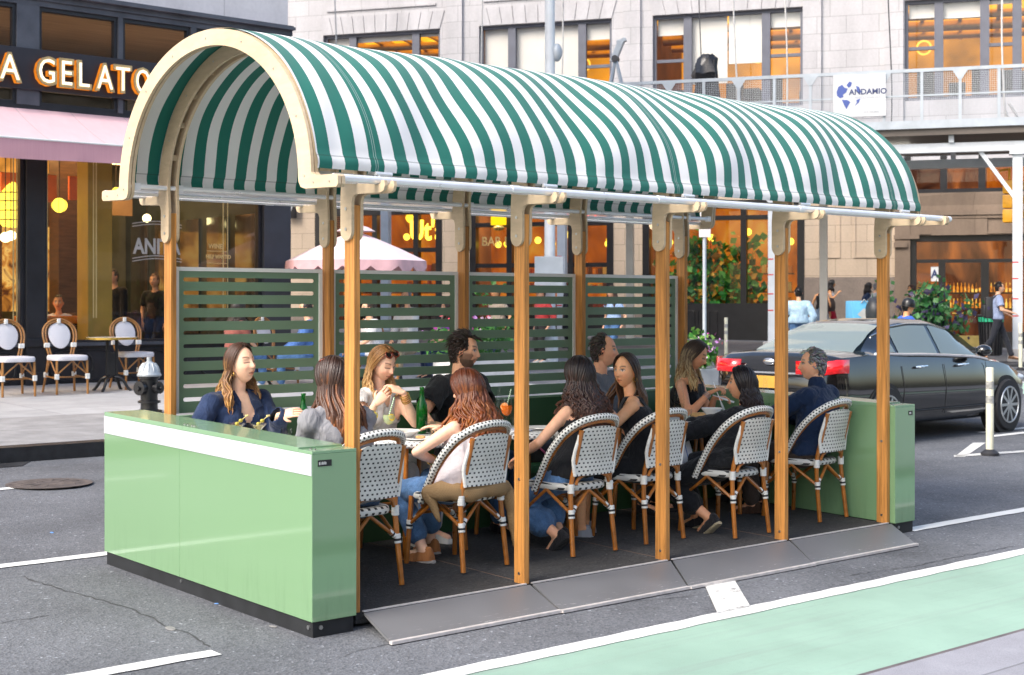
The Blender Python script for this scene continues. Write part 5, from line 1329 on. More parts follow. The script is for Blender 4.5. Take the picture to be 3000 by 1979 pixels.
# ------------------------------------------------------------------ gelato cafe
M_navy = mat('painted_black_wood', (.016, .017, .022), .38, 0, .25, 4)
M_pil = mat('painted_grey_wood', (.045, .048, .060), .45, 0, .15, 3)
M_trimg = mat('painted_cornice', (.075, .080, .098), .5, 0, .3, 3)
M_win = glass('shop_glass', (.90, .93, .93), 1.55, .015)
M_winu = glass('upper_glass', (.95, .96, .96), 1.7, .03)
def blocks(name, c, bw, rh, grout=.62, off=.5, rough=.75, soil=.25, msz=.010):
    k = N(name); c = lin(c); co = k.coord('Object'); o = k.sep(co)
    cb = k.n('ShaderNodeCombineXYZ'); k.l(k.math('ADD', o[0], o[1]), cb.inputs[0]); k.l(o[2], cb.inputs[1])
    br = k.n('ShaderNodeTexBrick'); k.l(cb.outputs[0], br.inputs['Vector']); br.offset = off
    br.inputs['Scale'].default_value = 1; br.inputs['Mortar Size'].default_value = msz; br.inputs['Brick Width'].default_value = bw; br.inputs['Row Height'].default_value = rh
    br.inputs['Color1'].default_value = (*c, 1); br.inputs['Color2'].default_value = (*[x*.92 for x in c], 1); br.inputs['Mortar'].default_value = (*[x*grout for x in c], 1)
    f = k.noise(k.coord('Object', (1, 1, .25)), 1.1, 5, .6); f2 = k.noise(co, 14, 4)
    b = k.mix(1., br.outputs[0], k.ramp(f, [(.3, 1-soil), (.62, 1.04)]), 'MULTIPLY'); b = k.mix(1., b, k.ramp(f2, [(.3, .94), (.7, 1.04)]), 'MULTIPLY')
    return k.done(k.bsdf(b, rough, 0, .3, k.bump(k.math('MULTIPLY', br.outputs['Fac'], -1.), .35, .01)))
M_stoneg = blocks('white_cast_stone', (.74, .70, .71), 2.45, 1.3, .7, .5, .7, .12)
GX, GY = 8.87, 14.8
cafe = thing('cafe_building', (GX, GY, g(GY, .15)), 'cafe building with black shopfront, white stone upper storey and big plate windows', 'building')
def cl(x, y, z): return (x-GX, y-GY, z-g(GY, .15))
def cbox(mb, x0, x1, y0, y1, z0, z1): a = cl(x0, y0, z0); b = cl(x1, y1, z1); mb.bb(a[0], b[0], a[1], b[1], a[2], b[2])
mb = MB(); cbox(mb, -10, GX, GY, 34, 6.46, 22); mb.build('upper_wall', M_stoneg, cafe, smooth=0)
mb = MB(); cbox(mb, GX-.12, GX, GY+.06, 34, .3, 6.44); mb.build('side_wall', M_stoneg, cafe, smooth=0)
mb = MB()
for (o, z0, z1) in ((.06, 6.22, 6.30), (.10, 6.302, 6.38), (.20, 6.382, 6.43), (.14, 6.432, 6.46)): cbox(mb, -10, GX+.03, GY-o, GY+.05, z0, z1)
pieces(mb, 'cornice', M_trimg, cafe, smooth=0)
for (x0, x1, m) in ((-.2, .08, M_navy), (4.25, 4.53, M_navy), (8.34, 8.87, M_pil)):
    mb = MB(); cbox(mb, x0, x1, GY-.10, GY+.2, .3, 4.62); pl = mb.build('pilaster', m, cafe, bevel=.01, smooth=0)
    mb = MB(); cbox(mb, x0-.03, x1+.03, GY-.15, GY-.101, .3, .72); cbox(mb, x0-.025, x1+.025, GY-.14, GY-.101, 1.10, 1.22); pieces(mb, 'moulding', m, pl, bevel=.008, smooth=0)
for (x0, x1) in ((.08, 4.25), (4.53, 8.34)):
    mb = MB(); cbox(mb, x0, x1, GY-.02, GY+.25, .3, 1.12); bs = mb.build('stall_riser', M_navy, cafe, smooth=0)
    n = 3; wd_ = (x1-x0)/n; mb = MB()
    for i in range(n):
        cx = x0+wd_*(i+.5)
        pts = []
        for q in range(28):
            a = 2*PI*q/28; pts.append(cl(cx+wd_*.40*math.copysign(abs(math.cos(a))**.5, math.cos(a)), GY-.03, .80+.24*math.copysign(abs(math.sin(a))**.5, math.sin(a))))
        mb.tube(pts, .018, 6, closed=True)
        mb.tube([cl(cx+.17*math.cos(2*PI*q/20), GY-.03, .80+.2*math.sin(2*PI*q/20)) for q in range(20)], .014, 6, closed=True)
    pieces(mb, 'moulding', M_navy, bs)
    mb = MB(); w_ = .07
    for a in ((x0, x1, 1.12, 1.19), (x0, x1, 4.50, 4.60), (x0, x0+w_, 1.191, 4.499), (x1-w_, x1, 1.191, 4.499)): cbox(mb, a[0], a[1], GY-.03, GY+.06, a[2], a[3])
    wf_ = mb.build('window', M_navy, cafe, smooth=0)
    mb = MB(); mb.quad(cl(x0, GY+.02, 1.15), cl(x1, GY+.02, 1.15), cl(x1, GY+.02, 4.55), cl(x0, GY+.02, 4.55)); mb.build('pane', M_win, wf_, smooth=0)
    mb = MB(); cbox(mb, x0, x1, GY-.10, GY-.031, 1.10, 1.15); mb.build('sill', M_trimg, wf_, smooth=0)
mb = MB(); cbox(mb, -10, GX, GY-.05, GY+.2, 4.601, 4.72); mb.build('lintel', M_navy, cafe, smooth=0)
# upper windows behind the sign
ux = [.3, 1.5, 2.9, 4.13, 4.47, 5.74, 5.82, 6.93, 7.10, 8.2]
for (x0, x1) in ((.3, 1.55), (1.63, 2.85), (2.93, 4.12), (4.47, 5.74), (5.82, 7.0), (7.10, 8.3)):
    mb = MB()
    for a in ((x0, x1, 4.72, 4.78), (x0, x1, 6.16, 6.219), (x0, x0+.05, 4.781, 6.159), (x1-.05, x1, 4.781, 6.159)): cbox(mb, a[0], a[1], GY-.02, GY+.08, a[2], a[3])
    f_ = mb.build('window', M_navy, cafe, smooth=0)
    mb = MB(); mb.quad(cl(x0, GY+.05, 4.75), cl(x1, GY+.05, 4.75), cl(x1, GY+.05, 6.19), cl(x0, GY+.05, 6.19)); mb.build('pane', M_winu, f_, smooth=0)
mb = MB()
for (x0, x1) in ((-.3, .3), (1.551, 1.629), (2.851, 2.929), (4.121, 4.469), (5.741, 5.819), (7.001, 7.099), (8.301, 8.87)): cbox(mb, x0, x1, GY-.06, GY+.1, 4.721, 6.219)
pieces(mb, 'mullion', M_trimg, cafe, smooth=0)
# rooms behind the glass
M_wood = mat('dark_wood', (.075, .036, .017), .5, 0, .4, 4, stretch=(1, 1, 6)); M_mus = mat('mustard', (.40, .24, .035), .6, 0, .15, 2); M_tanw = mat('tan_wall', (.34, .22, .12), .7)
M_warm = emis('warm_fill', (1., .56, .22), 4.2, .4, 1.2); M_globe = emis('globe_lamp', (1., .66, .06), 1.6, .2, 3); M_globew = emis('white_globe', (1., .80, .38), 2.4, .2, 3)
M_orange = mat('orange_enamel', (.75, .16, .03), .4); M_dkgreen = mat('sage_wall', (.13, .15, .12), .7)
mb = MB(); a = cl(-1, GY+.3, .5); b = cl(8.7, 20.5, 4.58)
cbox(mb, -1, 8.72, 20.5, 20.6, .5, 6.2); mb.build('back_wall', M_dkgreen, cafe, smooth=0)
mb = MB(); cbox(mb, -1, 8.72, GY+.3, 20.5, 4.48, 4.58); mb.build('ceiling', M_tanw, cafe, smooth=0)
mb = MB(); cbox(mb, -1, 8.72, GY+.1, 20.5, .42, .5); mb.build('floor', M_wood, cafe, smooth=0)
mb = MB(); cbox(mb, -1, 8.72, GY+.3, 20.4, 6.2, 6.3); mb.build('ceiling', mat('plank_ceiling', (.30, .19, .11), .7, 0, .4, 3, stretch=(.3, 8, 1)), cafe, smooth=0)
mb = MB(); cbox(mb, .2, 4.4, 16.2, 19.5, 4.40, 4.44); cbox(mb, 5.0, 8.2, 17, 19.5, 4.40, 4.44); pieces(mb, 'added_glow_panel', M_warm, cafe, smooth=0)  # glowing panels added overhead to brighten the cafe room
mb = MB(); cbox(mb, 5.45, 5.86, 15.2, 15.6, .5, 4.47); cbox(mb, .9, 1.2, 16, 16.3, .5, 4.47); pieces(mb, 'column', M_mus, cafe, bevel=.01, smooth=0)
mb = MB(); cbox(mb, 4.75, 5.35, 18.4, 18.8, .5, 4.47); cbox(mb, 6.2, 6.9, 18.0, 18.4, .5, 4.47); pieces(mb, 'partition', M_wood, cafe, smooth=0)
mb = MB()
for q in range(9): cbox(mb, -.8+q*1.05, -.2+q*1.05, 20.30, 20.49, .6, 4.4)
pieces(mb, 'wall_panel', mat('walnut_panel', (.06, .03, .018), .4, 0, .4, 3), cafe, smooth=0)
mb = MB(); cbox(mb, 8.64, 8.70, GY+.3, 20.4, .5, 4.47); mb.build('partition', mat('teal_dark', (.022, .032, .030), .35, 0, .5, 2), cafe, smooth=0)
mb = MB()
for q in range(5): cbox(mb, 8.60, 8.639, 15.4+q*1.0, 16.1+q*1.0, 1.2+.3*(q % 2), 3.3)
pieces(mb, 'mirror', mat('mirror', (.35, .36, .34), .08, .9), cafe, smooth=0)
mb = MB(); r_ = random.Random(4)
for q in range(16):
    x = .2+8.2*r_.random(); z = 1.6+2.2*r_.random(); yy = 17+3*r_.random(); cbox(mb, x, x+.25+.3*r_.random(), yy, yy+.04, z, z+.3+.35*r_.random())
pieces(mb, 'picture', M_tanw, cafe, smooth=0)
mb = MB()
for q in range(14): x = .3+8*r_.random(); yy = 15.6+4*r_.random(); cbox(mb, x, x+.4+.5*r_.random(), yy, yy+.5, .5, 1.25+.7*r_.random())
pieces(mb, 'furniture', M_wood, cafe, smooth=0)
mb = MB(); cbox(mb, .4, 8.3, 15.7, 15.9, 4.76, 4.80); mb.build('added_uplight', emis('uplight_glow', (1., .72, .45), 2.2, .4, 2), cafe, smooth=0)  # unseen strip added behind the sign to light the plank ceiling
mb = MB(); cbox(mb, 4.62, 5.55, 16.6, 16.66, 3.42, 3.86); cbox(mb, 5.95, 6.5, 17, 17.06, 3.5, 3.9); pieces(mb, 'menu_board', M_orange, cafe, smooth=0)
mb = MB(); cbox(mb, 4.62, 5.5, 16.8, 16.9, 3.9, 4.3); cbox(mb, 1.6, 4.2, 17.0, 17.1, 3.5, 4.3); pieces(mb, 'lit_pelmet', emis('lit_pelmet', (1., .38, .06), .55, .5, 4), cafe, smooth=0)  # boards emit: the orange light on them is put into the colour
# lit gelato case at the left, wooden counter, small tables
tc = thing('display_case', (3.3, 16.1, .5), 'glowing gelato display case behind the left shop window', 'display case')
mb = MB(); mb.bb(-1.6, 1.0, 0, .8, 0, .70); mb.build('body', M_wood, tc, smooth=0)
for i, (z, c) in enumerate(((.78, (.9, .45, .25)), (1.02, (.95, .62, .42)), (1.30, (1., .5, .25)))):
    mb = MB(); mb.bb(-1.55, .95, .05, .7, z, z+.02)
    sh_ = mb.build('shelf', M_steel, tc, smooth=0); mb = MB()
    for q in range(16): mb.bb(-1.5+q*.152, -1.5+q*.152+.11, .1, .5, z+.022, z+.08+.06*rnd.random())
    pieces(mb, 'tub', emis('lit_tubs%d' % i, c, .8, .6, 6), sh_, smooth=0)  # tubs glow by themselves, case lighting put into their colour
mb = MB(); mb.bb(-1.58, .98, .0, .06, 1.52, 1.57); mb.build('light_tube', emis('case_tube', (1., .9, .7), 2.2, .05), tc, smooth=0)
t = thing('counter', (5.0, 15.7, .5), 'curved wooden counter with orange top seen through the cafe window', 'counter')
mb = MB(); mb.bb(-.25, .60, 0, .7, .0, .92); mb.build('body', M_wood, t, bevel=.08); mb = MB(); mb.bb(-.27, .62, -.03, .72, .922, 1.05); mb.build('top', mat('glossy_orange_wood', (.62, .20, .03), .2), t, bevel=.04)
M_cage = mat('lamp_wire', (.03, .02, .015), .5)
for j, (px, py, r, y, m, lab) in enumerate([(174, 602, .125, 16.0, M_globe, 'round yellow paper lantern, largest one in the cafe window'), (207, 604, .11, 18.2, M_globe, 'yellow paper lantern half hidden behind the wooden partition'),
                                   (16, 696, .085, 15.9, M_globew, 'pale glowing globe lamp, left of a pair in the left window'), (32, 691, .085, 16.0, M_globew, 'pale glowing globe lamp, right of a pair in the left window')]):
    p = ph(px, py, y); t = thing('globe_lamp', p, lab, 'lamp'); mb = MB(); mb.ball((0, 0, 0), (r, r, r*.95), 16, 10); mb.build('shade', m, t, smooth=80)
    mb = MB(); mb.tube([(0, 0, r*.95), (0, 0, max(.2, 4.45-p.z))], .008, 6); mb.build('cord', M_cage, t)
    if j < 2:
        mb = MB()
        for a in (0, 60, 120): mb.tube([(r*1.01*math.cos(R(a))*math.sin(q), r*1.01*math.sin(R(a))*math.sin(q), r*math.cos(q)) for q in [2*PI*i/20 for i in range(20)]], .004, 5, closed=True)
        pieces(mb, 'wire', M_cage, t)
for px, py, y, r in ((150, 560, 18.5, .07), (230, 640, 19, .08), (285, 610, 19.5, .07), (340, 560, 18.8, .07), (430, 640, 18.2, .08), (530, 610, 18.6, .08), (655, 640, 17.2, .07), (560, 700, 18.8, .07), (60, 520, 18.6, .08), (8, 560, 17.8, .09)):  # extra globes added to brighten the cafe windows
    p = ph(px, py, y); t = thing('wall_lamp', p, 'small amber globe added to brighten the cafe interior', 'lamp', 'amber globes deep in the cafe'); mb = MB(); mb.ball((0, 0, 0), r, 12, 8); mb.build('shade', M_globew if r > .075 else M_globe, t, smooth=80); mb = MB(); mb.tube([(0, 0, r), (0, 0, max(.1, 4.46-p.z))], .007, 5); mb.build('cord', M_cage, t)
mb = MB(); cbox(mb, 4.9, 7.9, 20.2, 20.28, 1.6, 3.2); mb.build('added_glow_wall', litwall('amber_fill_glow', [(.35, (.10, .03, .01)), (.5, (.55, .20, .03)), (.62, (.9, .5, .12)), (.7, (.25, .09, .03))], .55, 2.6, (1.5, 1, 1.2)), cafe, smooth=0)  # glowing amber wall added to brighten the back of the cafe
p = ph(38, 610, 16.6); t = thing('tiered_lamp', p, 'large tiered yellow glass chandelier in the left cafe window', 'lamp'); mb = MB(); mb.lathe([(.02, .42), (.10, .36), (.20, .24), (.24, .1), (.24, -.2), (.16, -.3), (.01, -.32)], n=18); mb.build('shade', M_globe, t, smooth=50)
mb = MB(); 
for z, r in ((.24, .205), (.1, .245), (-.05, .245), (-.2, .245)): mb.tube([(r*math.cos(q), r*math.sin(q), z) for q in [2*PI*i/20 for i in range(20)]], .010, 5, closed=True)
pieces(mb, 'hoop', M_cage, t)
# small warm wall lamps deeper inside
for j, (px, py) in enumerate([(612, 690), (622, 708), (600, 700), (742, 706), (715, 692)]):
    p = ph(px, py, 17.5); t = thing('wall_lamp', p, ['', '', '', '', ''][j] or 'small amber globe added to brighten the cafe interior', 'lamp', 'amber globes deep in the cafe'); mb = MB(); mb.ball((0, 0, 0), .085 if j != 4 else .075, 12, 8); mb.build('shade', M_globe if j != 4 else emis('red_globe', (1., .12, .02), 1.2, .1), t, smooth=80); mb = MB(); mb.tube([(0, 0, .08), (0, .0, .9)], .008, 5); mb.build('cord', M_cage, t)
# gilt lines and lettering on the glass
M_gilt = mat('gilt', (.62, .48, .22), .35, .4); M_decal = mat('decal_white', (.42, .41, .40), .6)
gl = MB()
for px in (40, 50, 131, 139, 275, 283, 655, 668):
    x = colx(px, GY-.0); a = cl(x, GY+.012, 0); gl.bb(a[0]-.010, a[0]+.010, a[1]-.001, a[1]+.001, 1.0 if px > 100 else .9, 3.45)
pieces(gl, 'gilt_line', M_gilt, cafe, smooth=0)
def facing(x, y, z, flip=False): return Matrix.Translation((x, y, z)) @ Matrix.Rotation(PI/2, 4, 'X')
x = colx(392, GY); p = ph(392, 742, GY); q = cl(p.x, GY+.01, p.z)
text('window_lettering', 'ANITA', .34, M_decal, cafe, facing(*q), .002, .010, width=.80)
mb = MB(); W_ = .80
for zz, n_ in ((.42, 2), (-.13, 2)):
    for k_ in range(n_):
        pts = [(q[0]-.02+(W_+.06)*i/12, q[1], q[2]+zz+.045*k_+.05*math.sin(PI*i/12)*(1 if zz > 0 else 1)) for i in range(13)]; mb.tube(pts, .008, 5)
pieces(mb, 'lettering_line', M_decal, cafe)
p = ph(604, 757, GY); q = cl(p.x, GY+.01, p.z); text('window_lettering', 'HELP WANTED', .085, M_gilt, cafe, facing(*q), .002, .003, width=.8)
p = ph(612, 728, GY); q = cl(p.x, GY+.01, p.z); text('window_lettering', 'WINE', .11, M_gilt, cafe, facing(*q), .002, .003, width=.9)
mb = MB(); mb.bb(q[0]-.03, q[0]+.36, q[1]-.002, q[1]+.002, q[2]-.05, q[2]-.04); mb.bb(q[0]-.03, q[0]+.36, q[1]-.002, q[1]+.002, q[2]-.25, q[2]-.24); pieces(mb, 'lettering_line', M_gilt, cafe, smooth=0)
# fascia sign with halo letters
sg = thing('fascia_sign', (3.9, GY-.12, 4.94), 'dark shop fascia sign with glowing gold letters above the pink awning', 'sign')
mb = MB(); mb.bb(-4.0, 2.62, 0, .10, 0, .62); mb.build('board', mat('sign_board', (.020, .020, .028), .5), sg, bevel=.006, smooth=0)
M_gold2 = mat('brushed_gold', (.72, .50, .24), .35, .8); M_glow = emis('letter_tube', (1., .80, .55), 1.1, .05); M_halo = emis('letter_side', (1., .28, .02), .5, .3, 5)
SY = GY-.12
def fit_letter(ch, x0, x1, z0, z1):
    hgt = z1-z0; P_ = text('letter', ch, 1, M_gold2, sg, None, .01, .03)
    xs = [v.co.x for v in P_.data.vertices]; ys = [v.co.y for v in P_.data.vertices]
    def M_(y, grow): 
        return Matrix.Translation((x0-3.9-grow, y, z0-4.94-grow)) @ Matrix.Rotation(PI/2, 4, 'X') @ Matrix.Diagonal(((x1-x0+2*grow)/(max(xs)-min(xs)), (hgt+2*grow)/(max(ys)-min(ys)), 1, 1)) @ Matrix.Translation((-min(xs), -min(ys), 0))
    m0 = P_.data.copy(); P_.data.transform(M_(-.105, 0))
    o2 = text('letter_side', ch, 1, M_halo, P_, None, .045, .026); o2.data.transform(M_(-.048, 0))
    o3 = text('letter_tube', ch, 1, M_glow, P_, None, .006, -.006); xs = [v.co.x for v in o3.data.vertices]; ys = [v.co.y for v in o3.data.vertices]
    o3.data.transform(M_(-.122, -.042))
for ch, a, b in (('A', -8, 64), ('G', 106, 166), ('E', 173, 217), ('L', 224, 268), ('A', 277, 336), ('T', 332, 386), ('O', 391, 444)):
    fit_letter(ch, colx(a, SY-.1), colx(b, SY-.1), 5.01, 5.45)
# pink awning
k = N('pink_canvas'); f = k.noise(k.coord('Object', (3, .5, 3)), 3, 4); ln = k.math('LESS_THAN', k.math('FRACT', k.math('MULTIPLY', k.sep(k.coord('Object'))[0], 1.15)), .012)
c_ = k.mix(ln, k.mix(f, (.72, .47, .49), (.80, .56, .58)), (.45, .36, .36)); M_pink = k.done(k.bsdf(c_, .8, 0, .2, k.bump(f, .2, .02)))
aw = thing('awning', (-2, GY-.05, 4.66), 'pale pink fabric awning with straight valance under the fascia sign', 'awning'); mb = MB(); nX = 60; vs = []
XW = 10.3
for i in range(nX+1):
    x = XW*i/nX
    for j in range(7):
        t = j/6; vs.append((x, -1.25*t, -.585*t-.03*math.sin(PI*t)+.006*noise.noise((x*1.3, t*3, 0))))
mb.add(vs, [(i*7+j, (i+1)*7+j, (i+1)*7+j+1, i*7+j+1) for i in range(nX) for j in range(6)]); mb.build('fabric', M_pink, aw, smooth=80)
mb = MB(); vs = []; k2 = N('pink_valance'); f = k2.noise(k2.coord('Object', (40, 1, 1)), 2, 3); M_pink2 = k2.done(k2.bsdf(k2.mix(f, (.52, .27, .31), (.60, .34, .38)), .85, 0, .2))
for i in range(nX*2+1):
    x = XW*i/nX/2
    for j in range(5): vs.append((x, -1.252+.016*noise.noise((x*3, j*.3, 3))*j/4, -.59-.07*j+.01*math.sin(x*2)*(j == 4)))
mb.add(vs, [(i*5+j, (i+1)*5+j, (i+1)*5+j+1, i*5+j+1) for i in range(nX*2) for j in range(4)]); mb.build('valance', M_pink2, aw, smooth=80)
mb = MB(); mb.tube([(0, -1.25, -.588), (XW, -1.25, -.588)], .016, 8); mb.build('front_bar', M_frame, aw)
# ------------------------------------------------------------------ white stone office building
TH = R(17.5); UX = V((RV[0]*math.cos(TH)-FV[0]*math.sin(TH), RV[1]*math.cos(TH)-FV[1]*math.sin(TH), 0)); NO = V((RV[0]*math.sin(TH)+FV[0]*math.cos(TH), RV[1]*math.sin(TH)+FV[1]*math.cos(TH), 0))
O_ = V((CAMP[0]+48.07*FV[0], CAMP[1]+48.07*FV[1], 0)); RZ = math.atan2(UX.y, UX.x)
def fu(px, s0=48.07):
    r = (px-1500)/FPX; s = s0/(1+math.tan(TH)*r); return r*s/math.cos(TH)+(48.07-s0)*math.sin(TH)
def fz(px, py, s0=48.07):
    r = (px-1500)/FPX; s = s0/(1+math.tan(TH)*r); return CAMP[2]+(HOR-py)*s/FPX
def fy(s0): return -(48.07-s0)*math.cos(TH)
def fw(x, y, z): p = O_+UX*x+NO*y; return V((p.x, p.y, z))
M_stone = blocks('white_glazed_block', (.52, .505, .515), .98, .53, .66, .5, .5, .16)
M_stonet = blocks('warm_lit_limestone', (.58, .455, .335), .95, .52, .6, .5, .7, .15)  # warm lighting put into the stone colour as a tan tint
M_stonepl = blocks('limestone_carved', (.25, .185, .135), 3.2, 9., .7, .5, .8, .3)
def granite():
    k = N('granite'); co = k.coord('Object'); f = k.noise(co, 55, 3, .7); f2 = k.noise(co, 2, 3)
    b = k.ramp(f, [(.3, (.10, .075, .06)), (.5, (.24, .19, .155)), (.7, (.36, .30, .25))]); b = k.mix(1., b, k.ramp(f2, [(.3, .85), (.7, 1.05)]), 'MULTIPLY'); return k.done(k.bsdf(b, .6, 0, .4))
M_gran = granite(); M_sash = mat('grey_sash', (.13, .135, .165), .5, 0, .1, 3); M_blind = mat('roller_blind', (.82, .77, .70), .8, 0, .06, 1)
M_amber = emis('amber_ceiling_glow', (1., .42, .012), .95, .35, .9, (1, 1, 3)); M_amberw = emis('amber_wall_glow', (.90, .33, .012), .62, .75, .6); M_brownw = mat('office_wall', (.20, .10, .05), .8, 0, .4, 1)  # amber room light put into glowing ceiling and wall colours
M_duct = mat('duct', (.55, .38, .18), .35, .7); M_desk = mat('office_dark', (.02, .016, .014), .6)
off = thing('office_building', O_, 'white stone corner building with grey sash windows glowing amber over dark shopfronts', 'building', rz=RZ)
ZL, ZH, ZT_ = 7.9, 10.95, 22.
wins = [(-6.81, -2.53), (-1.15, 3.38), (4.72, 9.47), (12.52, 17.2)]; shops = [(-7.11, -2.46), (-1.48, 3.43), (4.39, 9.51)]
def ob(mb, x0, x1, y0, y1, z0, z1): mb.bb(x0, x1, y0, y1, z0, z1)
mb = MB(); xs = [-24]+[q for w_ in wins for q in w_]+[24]
for i in range(0, len(xs), 2): ob(mb, xs[i], xs[i+1], 0, .6, 6.0, ZT_)
for a, b in wins: ob(mb, a, b, .001, .6, ZH, ZT_); ob(mb, a, b, .001, .6, 6.0, ZL)
mb.build('upper_wall', M_stone, off, smooth=0)
mb = MB()                                           # lintels of splayed blocks, recessed panels and cornice
for a, b in wins:
    n = 11; zt = 11.55
    for i in range(n):
        u0, u1 = i/n, (i+1)/n; f0 = lambda u, z: a+(b-a)*u+(u-.5)*.35*(z-ZH)/.6
        e = .012
        vs = [(f0(u0, ZH)+e, -.03, ZH+.01), (f0(u1, ZH)-e, -.03, ZH+.01), (f0(u1, zt)-e, -.03, zt), (f0(u0, zt)+e, -.03, zt)]
        mb.add(vs+[(x, .0, z) for x, y, z in vs], [(0, 1, 2, 3), (0, 4, 5, 1), (1, 5, 6, 2), (2, 6, 7, 3), (3, 7, 4, 0)])
pieces(mb, 'lintel_block', M_stone2 if 'M_stone2' in globals() else blocks('lintel_stone', (.52, .505, .515), 9, 9, .7), off, smooth=0)
mb = MB()
for a, b in wins: ob(mb, a+.15, b-.15, -.05, 0, 11.75, 11.83); ob(mb, a+.15, b-.15, -.05, 0, 12.5, 12.58)
for a in (-2.0, 4.05, 9.75, 12.2): ob(mb, a-.28, a+.28, -.10, 0, 6.0, 13.2)
for z0, o in ((13.3, .12), (13.5, .25), (13.75, .4)): ob(mb, -24, 24, -o, 0, z0, z0+.2)
pieces(mb, 'trim', M_stone, off, smooth=0)
def window(a, b, mull, blinds, rail, z0=ZL, z1=ZH, amber=True):
    mb = MB(); fwid = .10; xs_ = [a]+mull+[b]
    ob(mb, a, b, .12, .26, z1-fwid, z1); ob(mb, a, b, .12, .26, z0, z0+fwid); ob(mb, a, a+fwid, .12, .26, z0+fwid, z1-fwid); ob(mb, b-fwid, b, .12, .26, z0+fwid, z1-fwid)
    for m in mull: ob(mb, m-.13, m+.13, .10, .26, z0+fwid, z1-fwid)
    f_ = mb.build('window', M_sash, off, smooth=0)
    for i in range(len(xs_)-1):
        x0, x1 = xs_[i]+.11, xs_[i+1]-.11
        mb = MB(); mb.quad((x0, .2, z0+.1), (x1, .2, z0+.1), (x1, .2, z1-.1), (x0, .2, z1-.1)); mb.build('pane', M_winu, f_, smooth=0)
        if rail[i]:
            mb = MB(); ob(mb, x0, x1, .14, .24, rail[i]-.05, rail[i]+.05); mb.build('sash_rail', M_sash, f_, smooth=0)
        for (u0, u1, zb) in blinds[i]:
            mb = MB(); mb.bb(x0+(x1-x0)*u0, x0+(x1-x0)*u1, .30, .305, zb, z1-.05); mb.tube([(x0+(x1-x0)*u0, .305, zb), (x0+(x1-x0)*u1, .305, zb)], .018, 6); mb.build('blind', M_blind, f_, smooth=0)
window(*wins[0], [-5.75, -3.44], [[(0, 1, 10.4)], [(0, 1, 10.7)], [(0, 1, 10.78)]], [9.5, 0, 9.5])
window(*wins[1], [-.04, 2.36], [[(0, 1, 8.3)], [(0, 1, 8.0)], [(0, 1, 10.35)]], [9.4, 0, 9.45])
window(*wins[2], [5.83, 8.31], [[(0, 1, 10.35)], [(0, .50, 8.75), (.52, 1, 9.35)], [(0, 1, 10.42)]], [9.5, 0, 9.5])
window(*wins[3], [13.51, 14.83, 15.75], [[(0, 1, 10.45)], [(0, 1, 10.4)], [(0, 1, 10.75)], []], [9.5, 0, 9.5, 0])
for i, (a, b) in enumerate(wins):                   # rooms with ceilings and back walls that emit the room light, ducts and a few dark desks
    mb = MB(); ob(mb, a-.4, b+.4, .6, 7, 11.15, 11.25); rm = mb.build('ceiling', M_amber, off, smooth=0)
    mb = MB(); ob(mb, a-.4, b+.4, 7, 7.1, 7.5, 11.2); mb.build('back_wall', M_amberw, rm, smooth=0)
    mb = MB(); ob(mb, a-.5, a-.4, .6, 7, 7.5, 11.2); ob(mb, b+.4, b+.5, .6, 7, 7.5, 11.2); ob(mb, a-.4, b+.4, .6, 7, 7.4, 7.5); pieces(mb, 'side_wall', M_brownw, rm, smooth=0)
    mb = MB()
    for q in range(3): mb.tube([(a-.3, 1.6+1.5*q, 10.75-.05*q), (b+.3, 2.2+1.5*q, 10.8-.05*q)], .13+.05*(q % 2), 10)
    for q in range(4): mb.bb(a+(b-a)*(q+.3)/4, a+(b-a)*(q+.3)/4+.12, .8, 6.8, 10.85, 11.1)
    pieces(mb, 'duct', M_duct, rm)
    mb = MB()
    for q in range(6):
        x = a+(b-a)*(q+.2+.4*rnd.random())/6; hh = 8.6+.55*rnd.random(); mb.bb(x, x+.5, 1.2+rnd.random(), 2.4, 7.5, hh)
    pieces(mb, 'furniture', M_desk, rm, smooth=0)
    mb = MB()
    for q in range(1): mb.tube([(a+(b-a)*(.10 if i == 3 else .62)+.22*math.cos(t_), 3, 10.0+.22*math.sin(t_)) for t_ in [2*PI*j/16 for j in range(16)]], .03, 6, closed=True)
    pieces(mb, 'ring_lamp', emis('ring_lamp%d' % i, (1., .5, .05), 1.2), rm)
# ground floor
mb = MB(); xs = [-24, -7.11, -2.46, -1.48, 3.43, 4.39, 9.51, 12.23]
for i in range(0, 8, 2): ob(mb, xs[i], xs[i+1], 0, .6, 2.56 if i == 6 else .3, 6.0)
for a, b in shops: ob(mb, a, b, .001, .6, 5.0, 6.0)
mb.build('ground_wall', M_stonet, off, smooth=0)
mb = MB()
for i in (0, 2, 4, 6): ob(mb, xs[i]-.0, xs[i+1]+.0, -.07, .3, .2, 2.55 if i == 6 else 1.5)
pieces(mb, 'granite_base', M_gran, off, bevel=.02, smooth=0)
mb = MB()
for z0, z1, x0, x1 in ((3.15, 4.9, 9.9, 10.6), (3.15, 4.9, 11.0, 11.9)):
    for a in ((x0, x1, z0, z0+.06), (x0, x1, z1-.06, z1), (x0, x0+.06, z0+.061, z1-.061), (x1-.06, x1, z0+.061, z1-.061)): ob(mb, a[0], a[1], -.03, 0, a[2], a[3])
pieces(mb, 'moulding', M_stonet, off, smooth=0)
M_blk = mat('shopfront_black', (.012, .011, .012), .35, 0, .3, 3)
def litwall(name, cols, strength, scale, stretch=(1, 1, 1)):
    k = N(name); f = k.noise(k.coord('Object', stretch), scale, 3, .6, .8); e = k.n('ShaderNodeEmission'); k.l(k.ramp(f, cols), e.inputs[0]); e.inputs[1].default_value = strength; return k.done(e.outputs[0])
